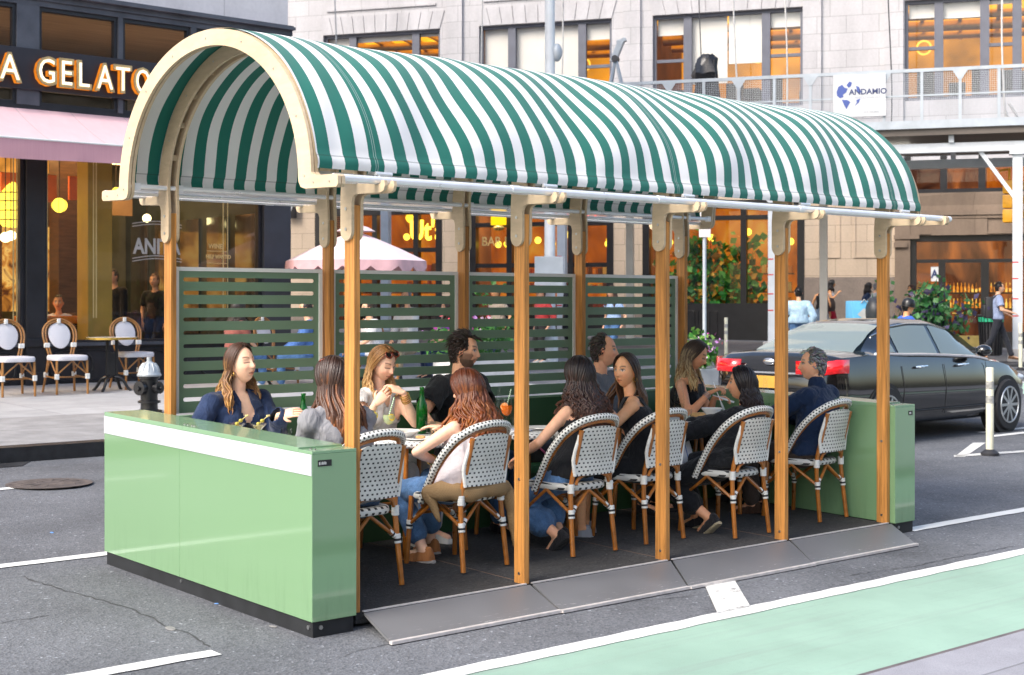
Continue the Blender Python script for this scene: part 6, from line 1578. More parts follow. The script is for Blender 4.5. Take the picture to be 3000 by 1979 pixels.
M_orw = litwall('orange_interior', [(.25, (.16, .03, .005)), (.45, (.62, .13, .008)), (.6, (.85, .26, .02)), (.75, (.95, .50, .06))], .34, .8, (1, 1, .6))  # shop back walls emit, room light put into their colour
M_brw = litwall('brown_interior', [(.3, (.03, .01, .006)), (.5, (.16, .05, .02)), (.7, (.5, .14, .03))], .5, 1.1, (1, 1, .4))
M_green = litwall('leaf_mural', [(.3, (.01, .08, .01)), (.42, (.03, .34, .02)), (.52, (.12, .55, .04)), (.56, (.75, .42, .02)), (.62, (.02, .22, .03)), (.75, (.25, .6, .12))], .62, 1.9)
GOODS = [mat('goods_%d' % i, c, .35) for i, c in enumerate(((.6, .25, .05), (.12, .05, .02), (.65, .5, .2), (.3, .06, .03)))]; SHOPL = emis('shop_fill_panel', (1., .55, .20), 3.2, .3, 2)
def shop(a, b, mull, bars, wall, zs=1.15, z1=5.0, zs2=None):
    mb = MB(); fw_ = .16
    ob(mb, a, b, -.02, .3, z1-.25, z1); ob(mb, a, a+.22, -.02, .3, .3, z1-.251); ob(mb, b-.22, b, -.02, .3, .3, z1-.251); ob(mb, a+.221, b-.221, -.02, .3, .3, zs)
    for m in mull: ob(mb, m-.09, m+.09, -.01, .28, zs, z1-.251)
    for z in bars: ob(mb, a+.221, b-.221, .0, .27, z-.07, z+.07)
    s_ = mb.build('shopfront', M_blk, off, smooth=0)
    mb = MB(); mb.quad((a+.2, .2, .5), (b-.2, .2, .5), (b-.2, .2, z1-.2), (a+.2, .2, z1-.2)); mb.build('pane', M_win, s_, smooth=0)
    mb = MB(); mb.quad((a-.1, 2.6, .4), (b+.1, 2.6, .4), (b+.1, 2.6, 5.3), (a-.1, 2.6, 5.3)); mb.build('back_wall', wall, s_, smooth=0)
    mb = MB(); ob(mb, a-.1, b+.1, .4, 2.6, 5.0, 5.1); ob(mb, a-.12, a-.1, .4, 2.6, .4, 5); ob(mb, b+.1, b+.12, .4, 2.6, .4, 5); ob(mb, a-.1, b+.1, .4, 2.6, .3, .4); pieces(mb, 'side_wall', M_brownw, s_, smooth=0)
    mb = MB()
    for q in range(3): x = a+.5+(b-a-1.6)*q/2.4; ob(mb, x, x+1.1, 2.2, 2.5, 1.5, 1.54); ob(mb, x, x+1.1, 2.2, 2.5, 2.1, 2.14); ob(mb, x, x+1.1, 2.2, 2.5, 2.7, 2.74)
    sv = pieces(mb, 'shelf', M_wood, s_, smooth=0)[0]; mb = MB()
    for q in range(3):
        x = a+.5+(b-a-1.6)*q/2.4
        for z in (1.54, 2.14, 2.74):
            for w2 in range(6): xx = x+.06+w2*.17; hh = .18+.25*rnd.random(); mb.mi = int(rnd.random()*4); mb.bb(xx, xx+.08+.06*rnd.random(), 2.25, 2.42, z, z+hh)
    mb.build('goods', GOODS, sv, smooth=0); sv.name = 'shelf'; mb = MB()
    for q in range(4): mb.ball((a+(b-a)*(q+.5)/4, 1.2+.6*(q % 2), 3.75+.15*(q % 3)), .12, 10, 7)
    pieces(mb, 'lamp_globe', M_globe, s_, smooth=80); mb = MB(); ob(mb, a+.2, b-.2, .5, 2.4, 4.94, 4.97); mb.build('added_glow_panel', SHOPL, s_, smooth=0); mb = MB()  # glowing panel added overhead to light the shop contents
    for q in range(7): x = a+(b-a)*(q+.2+.5*rnd.random())/7; mb.bb(x, x+.4+.3*rnd.random(), 1.0+rnd.random(), 2.2, .4, 1.4+.7*rnd.random())
    pieces(mb, 'furniture', M_desk, s_, smooth=0); return s_
s1 = shop(*shops[0], [-5.6, -4.9, -3.4], [3.55, 2.75], M_orw)
s2 = shop(*shops[1], [-.1, 1.2, 2.0], [4.35, 3.0], M_orw)
s3 = shop(*shops[2], [fu(2178), fu(2260)], [4.45], M_orw, 1.75)
DISPLAY = (s3, 4.7, fu(2178))
mb = MB()
for i in range(14): mb.bb(-6.85+.0, -5.75, -.03, .1, 4.0+.06*i, 4.03+.06*i)
pieces(mb, 'louvre', M_blk, s1, smooth=0)
mb = MB()
for i in range(6): mb.tube([(4.75+i*.36, -.022, .75), (5.0+i*.36, -.022, .75), (5.0+i*.36, -.022, 1.5), (4.75+i*.36, -.022, 1.5)], .02, 5, closed=True)
pieces(mb, 'moulding', M_blk, s3)
M_neon = emis('neon_bulbs', (1., .62, .05), 2.0, .1); M_lamp = emis('yellow_pendant', (1., .60, .03), 1.5, .15)
text('neon_lettering', "Ut's", .95, M_neon, s1, facing(fu(1196), .12, fz(1196, 703)), .02, .02, width=.78)
text('window_lettering', 'BAR LA', .42, M_gilt, s2, facing(fu(1406), .17, fz(1406, 720)), .004, .004, width=.9)
for j, (px, py, s_, r) in enumerate([(1468, 716, s2, .19), (1589, 716, s2, .19), (1682, 702, s2, .17), (1772, 704, s2, .17), (1172, 640, s1, .14)]):
    c_ = V((fu(px), .9, fz(px, py, 48.9))); mb = MB(); mb.lathe([(.01, .2), (.06, .17), (r, .05), (r*1.05, 0), (r*.8, -.08), (r*.3, -.15), (.01, -.16)], tuple(c_), 14); q_ = mb.build('pendant_lamp', M_lamp, s_, smooth=60)
    mb = MB(); mb.tube([c_+V((0, 0, .18)), (c_.x, c_.y, 4.95)], .015, 5); mb.build('cord', M_cage, q_)
# carved brown bay with the glazed door
mb = MB(); ob(mb, 12.23, 12.68, -.12, .5, .3, 6.0); ob(mb, 12.23, 24, -.10, .5, 3.80, 5.08); ob(mb, 12.23, 24, -.02, .5, 6.36, 6.6); ob(mb, 16.3, 24, -.06, .5, .3, 3.799); pieces(mb, 'carved_surround', M_stonepl, off, smooth=0)
mb = MB(); ob(mb, 12.2, 24, -.2, -.101, 4.40, 4.55); ob(mb, 12.2, 24, -.16, -.101, 4.30, 4.399); ob(mb, 13.3, 14.9, -.15, -.101, 3.80, 4.28); ob(mb, 12.2, 12.95, -.16, -.121, 3.70, 3.82); ob(mb, 12.2, 12.6, -.20, -.121, 3.45, 3.6)
ob(mb, 12.9, 24, -.13, -.101, 3.83, 3.9); pieces(mb, 'moulding', M_stonepl, off, smooth=0)
mb = MB(); mb.add([(12.5, -.14, 4.95), (14.3, -.16, 5.075), (16.2, -.14, 4.95), (16.2, -.101, 4.7), (12.5, -.101, 4.7)], [(0, 1, 2, 3, 4)]); mb.build('pediment', M_stonepl, off, smooth=0)
mb = MB(); ob(mb, 12.5, 24, .0, .2, 6.2, 6.36); ob(mb, 12.5, 24, .0, .2, 5.081, 5.2)
for x in (12.5, 13.55, 14.65, 15.7, 16.8): ob(mb, x, x+.2, .0, .2, 5.201, 6.199)
tw_ = mb.build('transom_window', M_blk, off, smooth=0)
mb = MB(); mb.quad((12.5, .15, 5.1), (24, .15, 5.1), (24, .15, 6.3), (12.5, .15, 6.3)); mb.build('pane', M_winu, tw_, smooth=0)
mb = MB(); mb.quad((12.5, 1.2, 5.0), (14.9, 1.2, 5.0), (14.9, 1.2, 6.4), (12.5, 1.2, 6.4)); mb.build('back_wall', M_brw, tw_, smooth=0)
mb = MB(); mb.quad((14.9, 1.2, 5.0), (24, 1.2, 5.0), (24, 1.2, 6.4), (14.9, 1.2, 6.4)); mb.build('back_wall', M_orw, tw_, smooth=0)
mb = MB(); ob(mb, 12.68, 16.3, .0, .3, 3.62, 3.799); ob(mb, 12.68, 12.86, .0, .3, .3, 3.619); ob(mb, 16.1, 16.3, .0, .3, .3, 3.619); ob(mb, 12.861, 16.099, .02, .28, 2.98, 3.08); ob(mb, 13.50, 13.70, .0, .3, .3, 2.979); ob(mb, 14.72, 14.95, .0, .3, .3, 2.979)
ob(mb, 12.861, 13.499, .02, .28, .3, 1.2); ob(mb, 14.951, 16.099, .02, .28, .3, .9); sf = mb.build('shopfront', M_blk, off, smooth=0)
mb = MB(); mb.quad((12.7, .2, .4), (16.2, .2, .4), (16.2, .2, 3.7), (12.7, .2, 3.7)); mb.build('pane', M_win, sf, smooth=0)
mb = MB(); mb.quad((12.4, 2.5, .3), (16.6, 2.5, .3), (16.6, 2.5, 3.8), (12.4, 2.5, 3.8)); mb.build('back_wall', M_brw, sf, smooth=0)
mb = MB(); ob(mb, 13.2, 16.2, 2.2, 2.45, 1.55, 1.6); ob(mb, 13.2, 16.2, 2.2, 2.45, 2.05, 2.1); sh_ = pieces(mb, 'shelf', M_wood, sf, smooth=0)[0]
mb = MB()
for z in (1.6, 2.1):
    for q in range(26): mb.lathe([(.035, 0), (.035, .16), (.012, .22), (.012, .3), (.001, .3)], (13.25+q*.112, 2.3, z), 7)
pieces(mb, 'bottle', litwall('lit_bottles', [(.35, (.08, .02, .01)), (.5, (.7, .22, .02)), (.65, (.95, .6, .12))], .7, 3.5), sh_)  # bottles emit, shelf lighting put into their colour
mb = MB(); mb.bb(13.72, 14.70, .05, .12, .95, 1.0); d0 = V((0, 0, 0))
mb = MB(); ob(mb, 13.72, 14.70, .04, .16, .42, .78); mb.build('kick_plate', mat('brass', (.45, .34, .12), .35, .8), sf, smooth=0)
mb = MB(); mb.tube([(13.62, -.02, 1.5), (13.62, -.07, 1.52), (13.62, -.07, 1.95), (13.62, -.02, 1.97)], .025, 6); mb.build('handle', M_gold, sf)
mb = MB(); ob(mb, 13.28, 13.50, .12, .14, 2.42, 2.86); gc = mb.build('grade_card', mat('card_white', (.72, .74, .74), .6), sf, smooth=0)
text('lettering', 'A', .34, mat('card_blue', (.02, .04, .14), .6), gc, facing(13.29, .115, 2.53), .003, .012, width=.85)
mb = MB(); ob(mb, 13.25, 13.50, .12, .14, 1.50, 1.86); mb.build('poster', mat('poster_blue', (.10, .17, .24), .6, 0, .5, 12), sf, smooth=0)
mb = MB(); ob(mb, 13.30, 13.49, .12, .14, 1.22, 1.48); mb.build('poster', mat('poster_teal', (.25, .42, .40), .6, 0, .4, 12), sf, smooth=0)
mb = MB(); mb.tube([(13.9, .14, 1.45), (14.6, .14, 1.45)], .03, 6); mb.build('push_bar', M_gold, sf)
# ------------------------------------------------------------------ sidewalk shed in front of the office building
M_wsteel = mat('white_paint_steel', (.60, .63, .66), .45, 0, .1, 3); M_cream = mat('cream_paint_steel', (.74, .68, .58), .5, 0, .08, 3); M_redtape = mat('red_tape', (.6, .02, .03), .5)
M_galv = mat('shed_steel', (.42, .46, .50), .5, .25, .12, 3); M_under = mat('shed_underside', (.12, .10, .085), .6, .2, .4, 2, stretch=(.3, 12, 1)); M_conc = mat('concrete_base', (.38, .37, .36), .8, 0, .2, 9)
def meshmat():
    k = N('wire_mesh'); o = k.sep(k.coord('Object')); a = k.math('FRACT', k.math('MULTIPLY', o[0], 22.)); b = k.math('FRACT', k.math('MULTIPLY', o[2], 22.))
    m = k.math('MAXIMUM', k.math('LESS_THAN', a, .16), k.math('LESS_THAN', b, .16)); tr = k.n('ShaderNodeBsdfTransparent'); tr.inputs[0].default_value = (.92, .93, .95, 1)
    mx = k.n('ShaderNodeMixShader'); k.l(m, mx.inputs[0]); k.l(tr.outputs[0], mx.inputs[1]); k.l(k.bsdf((.40, .42, .45), .5), mx.inputs[2]); return k.done(mx.outputs[0])
M_mesh = meshmat()
shed = thing('sidewalk_shed', O_, 'white sidewalk shed with mesh parapet bridging the pavement before the office building', 'scaffold', rz=RZ)
YS = fy(37.7)
def gz(x, y): return S*fw(x, y, 0).y+.15
for px in (1130.5, 1647, 2265, 2981):
    x = fu(px, 37.7); zb = gz(x, YS); mb = MB(); mb.bb(x-.11, x+.11, YS-.11, YS+.11, zb+.25, 5.31); mb.bb(x-.18, x+.18, YS-.18, YS+.18, 5.22, 5.31); p = mb.build('post', M_wsteel, shed, smooth=0)
    mb = MB(); mb.bb(x-.22, x+.22, YS-.22, YS+.22, zb-.05, zb+.25); mb.build('footing', M_conc, p, bevel=.02, smooth=0)
    mb = MB()
    for z in (1.15, 1.55, 2.02, 2.4): mb.bb(x-.112, x+.02, YS-.113, YS-.05, zb+z-.15, zb+z-.12)
    pieces(mb, 'red_tape', M_redtape, p, smooth=0)
for px in (1846, 2413):
    x = fu(px, 42.); y = fy(42.); zb = gz(x, y); mb = MB(); mb.bb(x-.1, x+.1, y-.1, y+.1, zb, 5.4); mb.build('post', M_cream, shed, smooth=0)
mb = MB()
for y, m in ((YS, 0), (fy(42.), 0)): mb.bb(-6, 20, y-.13, y+.13, 5.311, 5.53)
for q in range(7): x = -3+q*3.4; mb.bb(x-.06, x+.06, YS-.2, fy(42.)+.3, 5.532, 5.70)
pieces(mb, 'beam', M_wsteel, shed, smooth=0)
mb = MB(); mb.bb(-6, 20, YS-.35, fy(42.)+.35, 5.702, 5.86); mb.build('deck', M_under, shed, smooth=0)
x = fu(2981, 37.7); mb = MB(); mb.bar((x-.05, YS, 4.2), (x-.85, YS, 5.35), .09, .09)
x = fu(2265, 37.7); mb.bar((x-.05, YS, 4.2), (x-.85, YS, 5.35), .09, .09); mb.bar((x+.05, YS, 4.2), (x+.85, YS, 5.35), .09, .09); pieces(mb, 'brace', M_wsteel, shed, smooth=0)
mb = MB(); mb.bb(-3, 20, YS-.42, YS-.36, 5.86, 6.05); mb.bb(-3, 20, YS-.40, YS-.34, 7.19, 7.27); mb.bb(-3, 20, YS-.39, YS-.35, 6.62, 6.66)
for q in range(27): x = -3+q*.86; mb.bb(x-.035, x+.035, YS-.415, YS-.361, 6.051, 7.189)
pieces(mb, 'parapet_rail', M_galv, shed, smooth=0)
mb = MB()
for q in range(27):
    x = -3+q*.86
    if q % 2 == 0: mb.prism([(x-.17, 7.19), (x+.17, 7.19), (x+.04, 6.98), (x-.04, 6.98)], YS-.425, YS-.416, lambda a, b, t: (a, t, b))
pieces(mb, 'gusset', M_galv, shed, smooth=0)
mb = MB(); mb.quad((-3, YS-.38, 6.05), (20, YS-.38, 6.05), (20, YS-.38, 7.2), (-3, YS-.38, 7.2)); mb.build('wire_mesh', M_mesh, shed, smooth=0)
lx, ly = fu(2631, 39.5), fy(39.5); t = thing('shed_lamp', fw(lx, ly, 5.70), 'bright rectangular lamp under the sidewalk shed', 'lamp', rz=RZ)
mb = MB(); mb.bb(-.3, .3, -.16, .16, -.05, 0); mb.build('housing', M_galv, t, smooth=0); mb = MB(); mb.bb(-.29, .29, -.15, .15, -.16, -.051); mb.build('diffuser', emis('lamp_white', (1., .95, .82), 3.2, .05), t, bevel=.03)
# contractor's board on the parapet
x0 = fu(2442, 37.3); bd = thing('banner_board', fw(x0, YS-.47, 6.18), 'white banner board with blue globe and lettering ANDAMIO on the parapet', 'sign', rz=RZ)
mb = MB(); mb.bb(0, 1.22, 0, .03, 0, 1.01); mb.build('board', mat('board_white', (.60, .61, .62), .5, 0, .03), bd, bevel=.008, smooth=0)
M_gblue = mat('globe_blue', (.06, .10, .34), .5); mb = MB()
def blob(pts): mb.prism([(a, b) for a, b in pts], -.006, -.001, lambda a, b, t: (a, t, b))
cx, cz, rr = .36, .56, .30
blob([(cx-.28, cz+.05), (cx-.24, cz+.17), (cx-.15, cz+.22), (cx-.10, cz+.15), (cx-.02, cz+.12), (cx-.06, cz+.03), (cx-.13, cz-.02), (cx-.12, cz-.08), (cx-.20, cz-.10), (cx-.27, cz-.04)])
blob([(cx-.05, cz+.20), (cx+.02, cz+.29), (cx+.08, cz+.26), (cx+.05, cz+.17), (cx, cz+.14)])
blob([(cx-.16, cz-.14), (cx-.03, cz-.15), (cx+.04, cz-.20), (cx-.01, cz-.29), (cx-.05, cz-.37), (cx-.10, cz-.28)])
blob([(cx+.17, cz+.18), (cx+.24, cz+.15), (cx+.29, cz+.04), (cx+.26, cz-.03), (cx+.20, cz+.04)])
blob([(cx+.18, cz-.16), (cx+.27, cz-.13), (cx+.24, cz-.22), (cx+.14, cz-.30), (cx+.19, cz-.22)])
pieces(mb, 'globe_mark', M_gblue, bd, smooth=0)
text('lettering', 'ANDAMIO', .185, mat('letter_navy', (.035, .05, .14), .5), bd, facing(.37, -.004, .53), .003, .005, width=1.0)
text('lettering', 'SCAFFOLDING LLC', .075, mat('letter_grey', (.42, .44, .48), .5), bd, facing(.40, -.004, .435), .002, 0, width=1.12)
text('lettering', '(914) 353-5555', .055, mat('letter_grey2', (.42, .44, .48), .5), bd, facing(.70, -.004, .09), .002, 0, width=1.05)
# ropes, hoist davit and wrapped bundle on the shed deck
M_rope = mat('white_rope', (.60, .58, .55), .8); M_cable = mat('dark_cable', (.05, .05, .055), .6)
for px, s_, m, lab in [(985, 40, M_rope, 'pale rope hanging over the left office window'), (1416, 42, M_rope, 'pale rope hanging at the left edge of the second office window'), (1650, 42, M_rope, 'pale rope hanging just right of the tall white pole'), (2054, 43, M_cable, 'dark thin cable hanging above the wrapped black bundle'),
                       (2156, 38, M_rope, 'thick pale rope tied to the parapet in front of the blinds'), (2305, 43, M_rope, 'pale rope hanging before the right pane of the third window'), (2608, 38, M_cable, 'dark cable hanging left of the fourth office window'), (2943, 38, M_rope, 'pale rope with knotted end hanging at the far right')]:
    x, y = fu(px, s_), fy(s_); mb = MB(); n_ = 20; r_ = .022 if m is M_rope else .016
    mb.tube([fw(x+.05*math.sin(i*.5+px)*(1-i/n_)-.10*(i/n_), y, 5.9+(16-5.9)*i/n_) for i in range(n_+1)], r_, 6)
    if px in (2156, 2943): mb.tube([fw(x, y, 6.3), fw(x+.15, y, 6.0), fw(x+.28, y, 6.15), fw(x+.1, y, 6.45)], .03, 6)
    tag(mb.build('rope' if m is M_rope else 'cable', m), lab, 'rope' if m is M_rope else 'cable')
x, y = fu(1812, 39), fy(39.); dv = thing('hoist_davit', fw(fu(1801, 39), y, fz(1801, 168, 39)-1.75), 'grey A-frame hoist standing on the shed above the striped canopy', 'hoist', rz=RZ)
mb = MB(); top = (.02, 0, 1.75)
for a in ((-.36, -.25, -.3), (.50, -.25, -.3), (-.36, .25, -.3), (.50, .25, -.3)): mb.bar(a, top, .06, .06)
mb.bar((-.22, -.15, .95), (.24, -.15, .95), .05, .05); pieces(mb, 'leg', M_galv, dv, smooth=0)
mb = MB(); mb.bar((-.05, 0, 1.62), (.18, 0, 2.16), .17, .16); mb.bar((.06, 0, 2.12), (.30, 0, 2.2), .14, .1); mb.build('jib', M_galv, dv, bevel=.01, smooth=0)
mb = MB(); mb.tube([(.02, -.1, 1.70), (.02, .1, 1.70)], .09, 14); mb.build('pulley', M_cable, dv)
x, y = fu(2058, 39), fy(39.); mb = MB()
rings = [[V((.10*z*.5+a*math.cos(q)*(1+.7*noise.noise((math.cos(q)*2, math.sin(q)*2, z*2.5))), a*.7*math.sin(q)*(1+.7*noise.noise((math.cos(q)*2, math.sin(q)*2, z*2.5+7))), z+.12*noise.noise((math.cos(q)*2, math.sin(q)*2, 3)))) for q in [2*PI*i/22 for i in range(22)]] for z, a in ((0, .30), (.5, .30), (1.0, .26), (1.45, .30), (1.75, .36), (1.95, .30), (2.12, .26), (2.25, .12))]
mb.loft(rings); tag(mb.build('wrapped_bundle', mat('black_plastic', (.012, .012, .014), .25), loc=fw(x, y, 5.87), rz=RZ, smooth=20), 'machine wrapped in black plastic on the shed before the blinds', 'bundle')
# ------------------------------------------------------------------ poles, signs, signals
p = dp(1611, 800, 30); zb = g(p.y, .15); lp = thing('street_pole', (p.x, p.y, zb), 'tall thick white street pole rising behind the canopy', 'street pole')
mb = MB(); mb.lathe([(.17, 0), (.17, .5), (.115, .7), (.108, 5), (.088, 14)], n=20); mb.build('shaft', M_wsteel, lp); q = dp(1634, 155, 30); q = (q.x-p.x, q.y-p.y, q.z-zb)
mb = MB(); mb.ball((q[0]-.02, q[1], q[2]), (.11, .11, .19), 14, 8); mb.bar((0, 0, q[2]+.05), (q[0], q[1], q[2]+.05), .05, .05); mb.build('sensor_box', M_galv, lp, smooth=60)
p = dp(1608, 778, 29.6); t = thing('street_sign', (p.x, p.y, p.z), 'plain grey back of a street sign behind the white pole', 'sign', rz=YAW-PI/2)
mb = MB(); mb.bb(-.29, .29, -.01, .01, -.42, .18); mb.build('plate', M_galv, t, bevel=.008, smooth=0); mb = MB(); mb.bb(-.13, .13, .011, .25, -.02, .02); mb.build('bracket', M_galv, t, smooth=0)
p = gp(2067, 1075, .15); s_ = 21.; p = dp(2064, 900, 22.5); zb = g(p.y, .0); t = thing('sign_pole', (p.x, p.y, zb), 'thin grey sign pole behind the last slatted screen', 'sign pole', rz=YAW-PI/2)
mb = MB(); mb.tube([(0, 0, 0), (0, 0, 3.6)], .03, 10); mb.build('shaft', M_galv, t); mb = MB(); mb.bb(-.09, .09, -.045, -.032, 2.55, 3.4); mb.build('plate', mat('sign_white', (.62, .60, .58), .5), t, bevel=.006, smooth=0)
M_yel = mat('signal_yellow', (.72, .34, .015), .4, 0, .08)
for px, s_, lab in ((2957, 34.9, 'yellow three section traffic signal seen behind the white shed post'),):
    p = dp(px, 655, s_); t = thing('traffic_signal', p, lab, 'traffic light', rz=YAW-PI/2+R(60))
    for i in range(3):
        mb = MB(); mb.bb(-.16, .16, -.13, .13, .015+i*.345, .335+i*.345); h_ = mb.build('housing', M_yel, t, bevel=.03, smooth=30)
        mb = MB(); mb.loft([[V((.125*math.cos(a), -.131-d_, .175+i*.345+.125*math.sin(a))) for a in [R(-30)+R(240)*q/14 for q in range(15)]] for d_ in (0, .2)], cap=False); v_ = mb.build('visor', M_yel, h_); md = v_.modifiers.new('s', 'SOLIDIFY'); md.thickness = .01
        mb = MB(); mb.lathe([(.11, 0), (.001, .03)], n=14); l_ = mb.build('lens', mat('lens%d' % i, [(.02, .12, .05), (.2, .12, .01), (.25, .01, .01)][i], .2), h_, loc=(0, -.132, .175+i*.345)); l_.rotation_euler = (PI/2, 0, 0)
    mb = MB(); mb.tube([(0, .0, 1.05), (0, 0, 1.3), (.35, .3, 1.3)], .03, 8); mb.build('arm', M_yel, t)
x = fu(906, 49.4); t = thing('blade_sign', fw(x, -.2, fz(906, 648, 49.6)), 'small black blade sign with a white drop mark on the lower stone pier', 'sign', rz=RZ); mb = MB(); mb.bb(-.22, .22, -.03, .03, 0, .75); mb.build('board', M_blk, t, bevel=.05); mb = MB(); mb.lathe([(.001, -.2), (.09, 0), (.13, .13), (.09, .24), (.001, .27)], n=14, sy=.1); mb.build('mark', M_decal, t, loc=(0, -.035, .38))
x = fu(1488, 48.6); t = thing('hanging_sign', fw(x, -.5, fz(1488, 676, 48.2)), 'bright yellow hanging sign over the second shopfront', 'sign', rz=RZ); mb = MB(); mb.bb(-.26, .26, -.04, .04, .15, .85); mb.build('board', emis('sign_yellow', (1., .58, .01), .75, .1), t, bevel=.02); mb = MB(); mb.bar((0, .45, .95), (0, -.1, .95), .04, .04); mb.ball((0, 0, .06), (.2, .08, .1), 10, 6); mb.build('bracket', M_gold, t)
x = fu(1705, 48.); mb = MB()
for i in range(5): mb.tube([V((-.55+i*.24+.09*math.cos(q), 0, .14*math.sin(q)+.04*(i % 2))) for q in [R(40)+R(300)*j/10 for j in range(11)]], .022, 6)
nn = thing('neon_sign', fw(x, .4, fz(1705, 634, 48.)), 'red neon scribble sign in the second shopfront', 'neon sign', rz=RZ); pieces(mb, 'tube', emis('neon_red', (1., .05, .02), 2.2, .05), nn)
# ------------------------------------------------------------------ bollards, hydrant, bin
M_bol = mat('bollard_cream', (.62, .60, .46), .55, 0, .1, 6); M_band = mat('reflective_grey', (.32, .32, .30), .35, 0, .4, 30); M_rub = mat('black_rubber', (.02, .02, .024), .6)
def bollard(p, label, h=.98):
    t = thing('bollard', p, label, 'bollard', 'cream flexible bollards along the lane'); mb = MB(); mb.lathe([(.043, .02), (.043, h-.01), (.036, h), (.001, h)], n=16); mb.build('post', M_bol, t)
    mb = MB(); 
    for z in (.58, .74): mb.lathe([(.0445, z), (.0445, z+.085)], n=16)
    pieces(mb, 'band', M_band, t); mb = MB(); mb.lathe([(.10, 0), (.10, .03), (.06, .06), (.045, .07), (.001, .07)], n=16); mb.build('foot', M_rub, t)
bollard(gp(2900, 1335), 'cream bollard nearest the viewer, in front of the black car wheel')
p = gp(2990, 1086); bollard(p, 'cream bollard beside the white shed post at the far right', 1.05)
bollard(gp(2127, 1050), 'cream bollard far back, left of the black car')
M_silv = mat('hydrant_silver', (.36, .39, .41), .45, .3, .12, 9); M_hblk = mat('hydrant_black', (.012, .012, .014), .3, 0, .2, 8)
p = V((colx(437, 9.9), 9.9, g(9.9, .15))); t = thing('fire_hydrant', p, 'black fire hydrant with silver bonnet on the pavement left of the first cedar post', 'fire hydrant', sc_=1.06); mb = MB()
mb.lathe([(.15, 0), (.15, .04), (.10, .05), (.098, .12), (.13, .125), (.13, .15), (.098, .155), (.098, .40), (.12, .405), (.12, .43), (.001, .43)], n=20); mb.build('barrel', M_hblk, t, smooth=30)
for a, r in ((200, .075), (290, .06), (20, .06)):
    d_ = V((math.cos(R(a)), math.sin(R(a)), 0)); mb = MB(); mb.tube([V((0, 0, .30))+d_*.06, V((0, 0, .30))+d_*.135, V((0, 0, .30))+d_*.136, V((0, 0, .30))+d_*.17, V((0, 0, .30))+d_*.171, V((0, 0, .30))+d_*.20], [r*.8, r*.8, r*1.1, r*1.1, r*.4, r*.35], 14); mb.build('outlet_cap', M_hblk, t, smooth=30)
mb = MB(); mb.lathe([(.001, .432), (.135, .432), (.14, .45), (.125, .475), (.105, .53), (.075, .575), (.035, .60), (.028, .605), (.028, .65), (.001, .652)], n=24)
for i in range(12): a = 2*PI*i/12; mb.tube([(.118*math.cos(a), .118*math.sin(a), .49), (.10*math.cos(a), .10*math.sin(a), .54), (.07*math.cos(a), .07*math.sin(a), .582)], .008, 5)
mb.build('bonnet', M_silv, t, smooth=40)
p = gp(2903, 1052, .15); p = dp(2903, 1050, 35.); p.z = g(p.y, .15); t = thing('litter_bin', p, 'black slatted litter bin with a green band behind the walking man', 'litter bin'); mb = MB()
for i in range(22): a = 2*PI*i/22; mb.bar((.24*math.cos(a), .24*math.sin(a), .05), (.29*math.cos(a), .29*math.sin(a), .98), .03, .02)
pieces(mb, 'slat', M_hblk, t, smooth=0); mb = MB(); mb.tube([(.29*math.cos(q), .29*math.sin(q), .99) for q in [2*PI*i/22 for i in range(22)]], .03, 6, closed=True); mb.build('rim', M_hblk, t); mb = MB(); mb.lathe([(.001, .03), (.22, .03), (.26, .9), (.001, .9)], n=16); mb.build('liner', M_rub, t); mb = MB(); mb.lathe([(.297, .84), (.30, .95)], n=22); mb.build('band', mat('bin_green', (.02, .35, .18), .4), t)
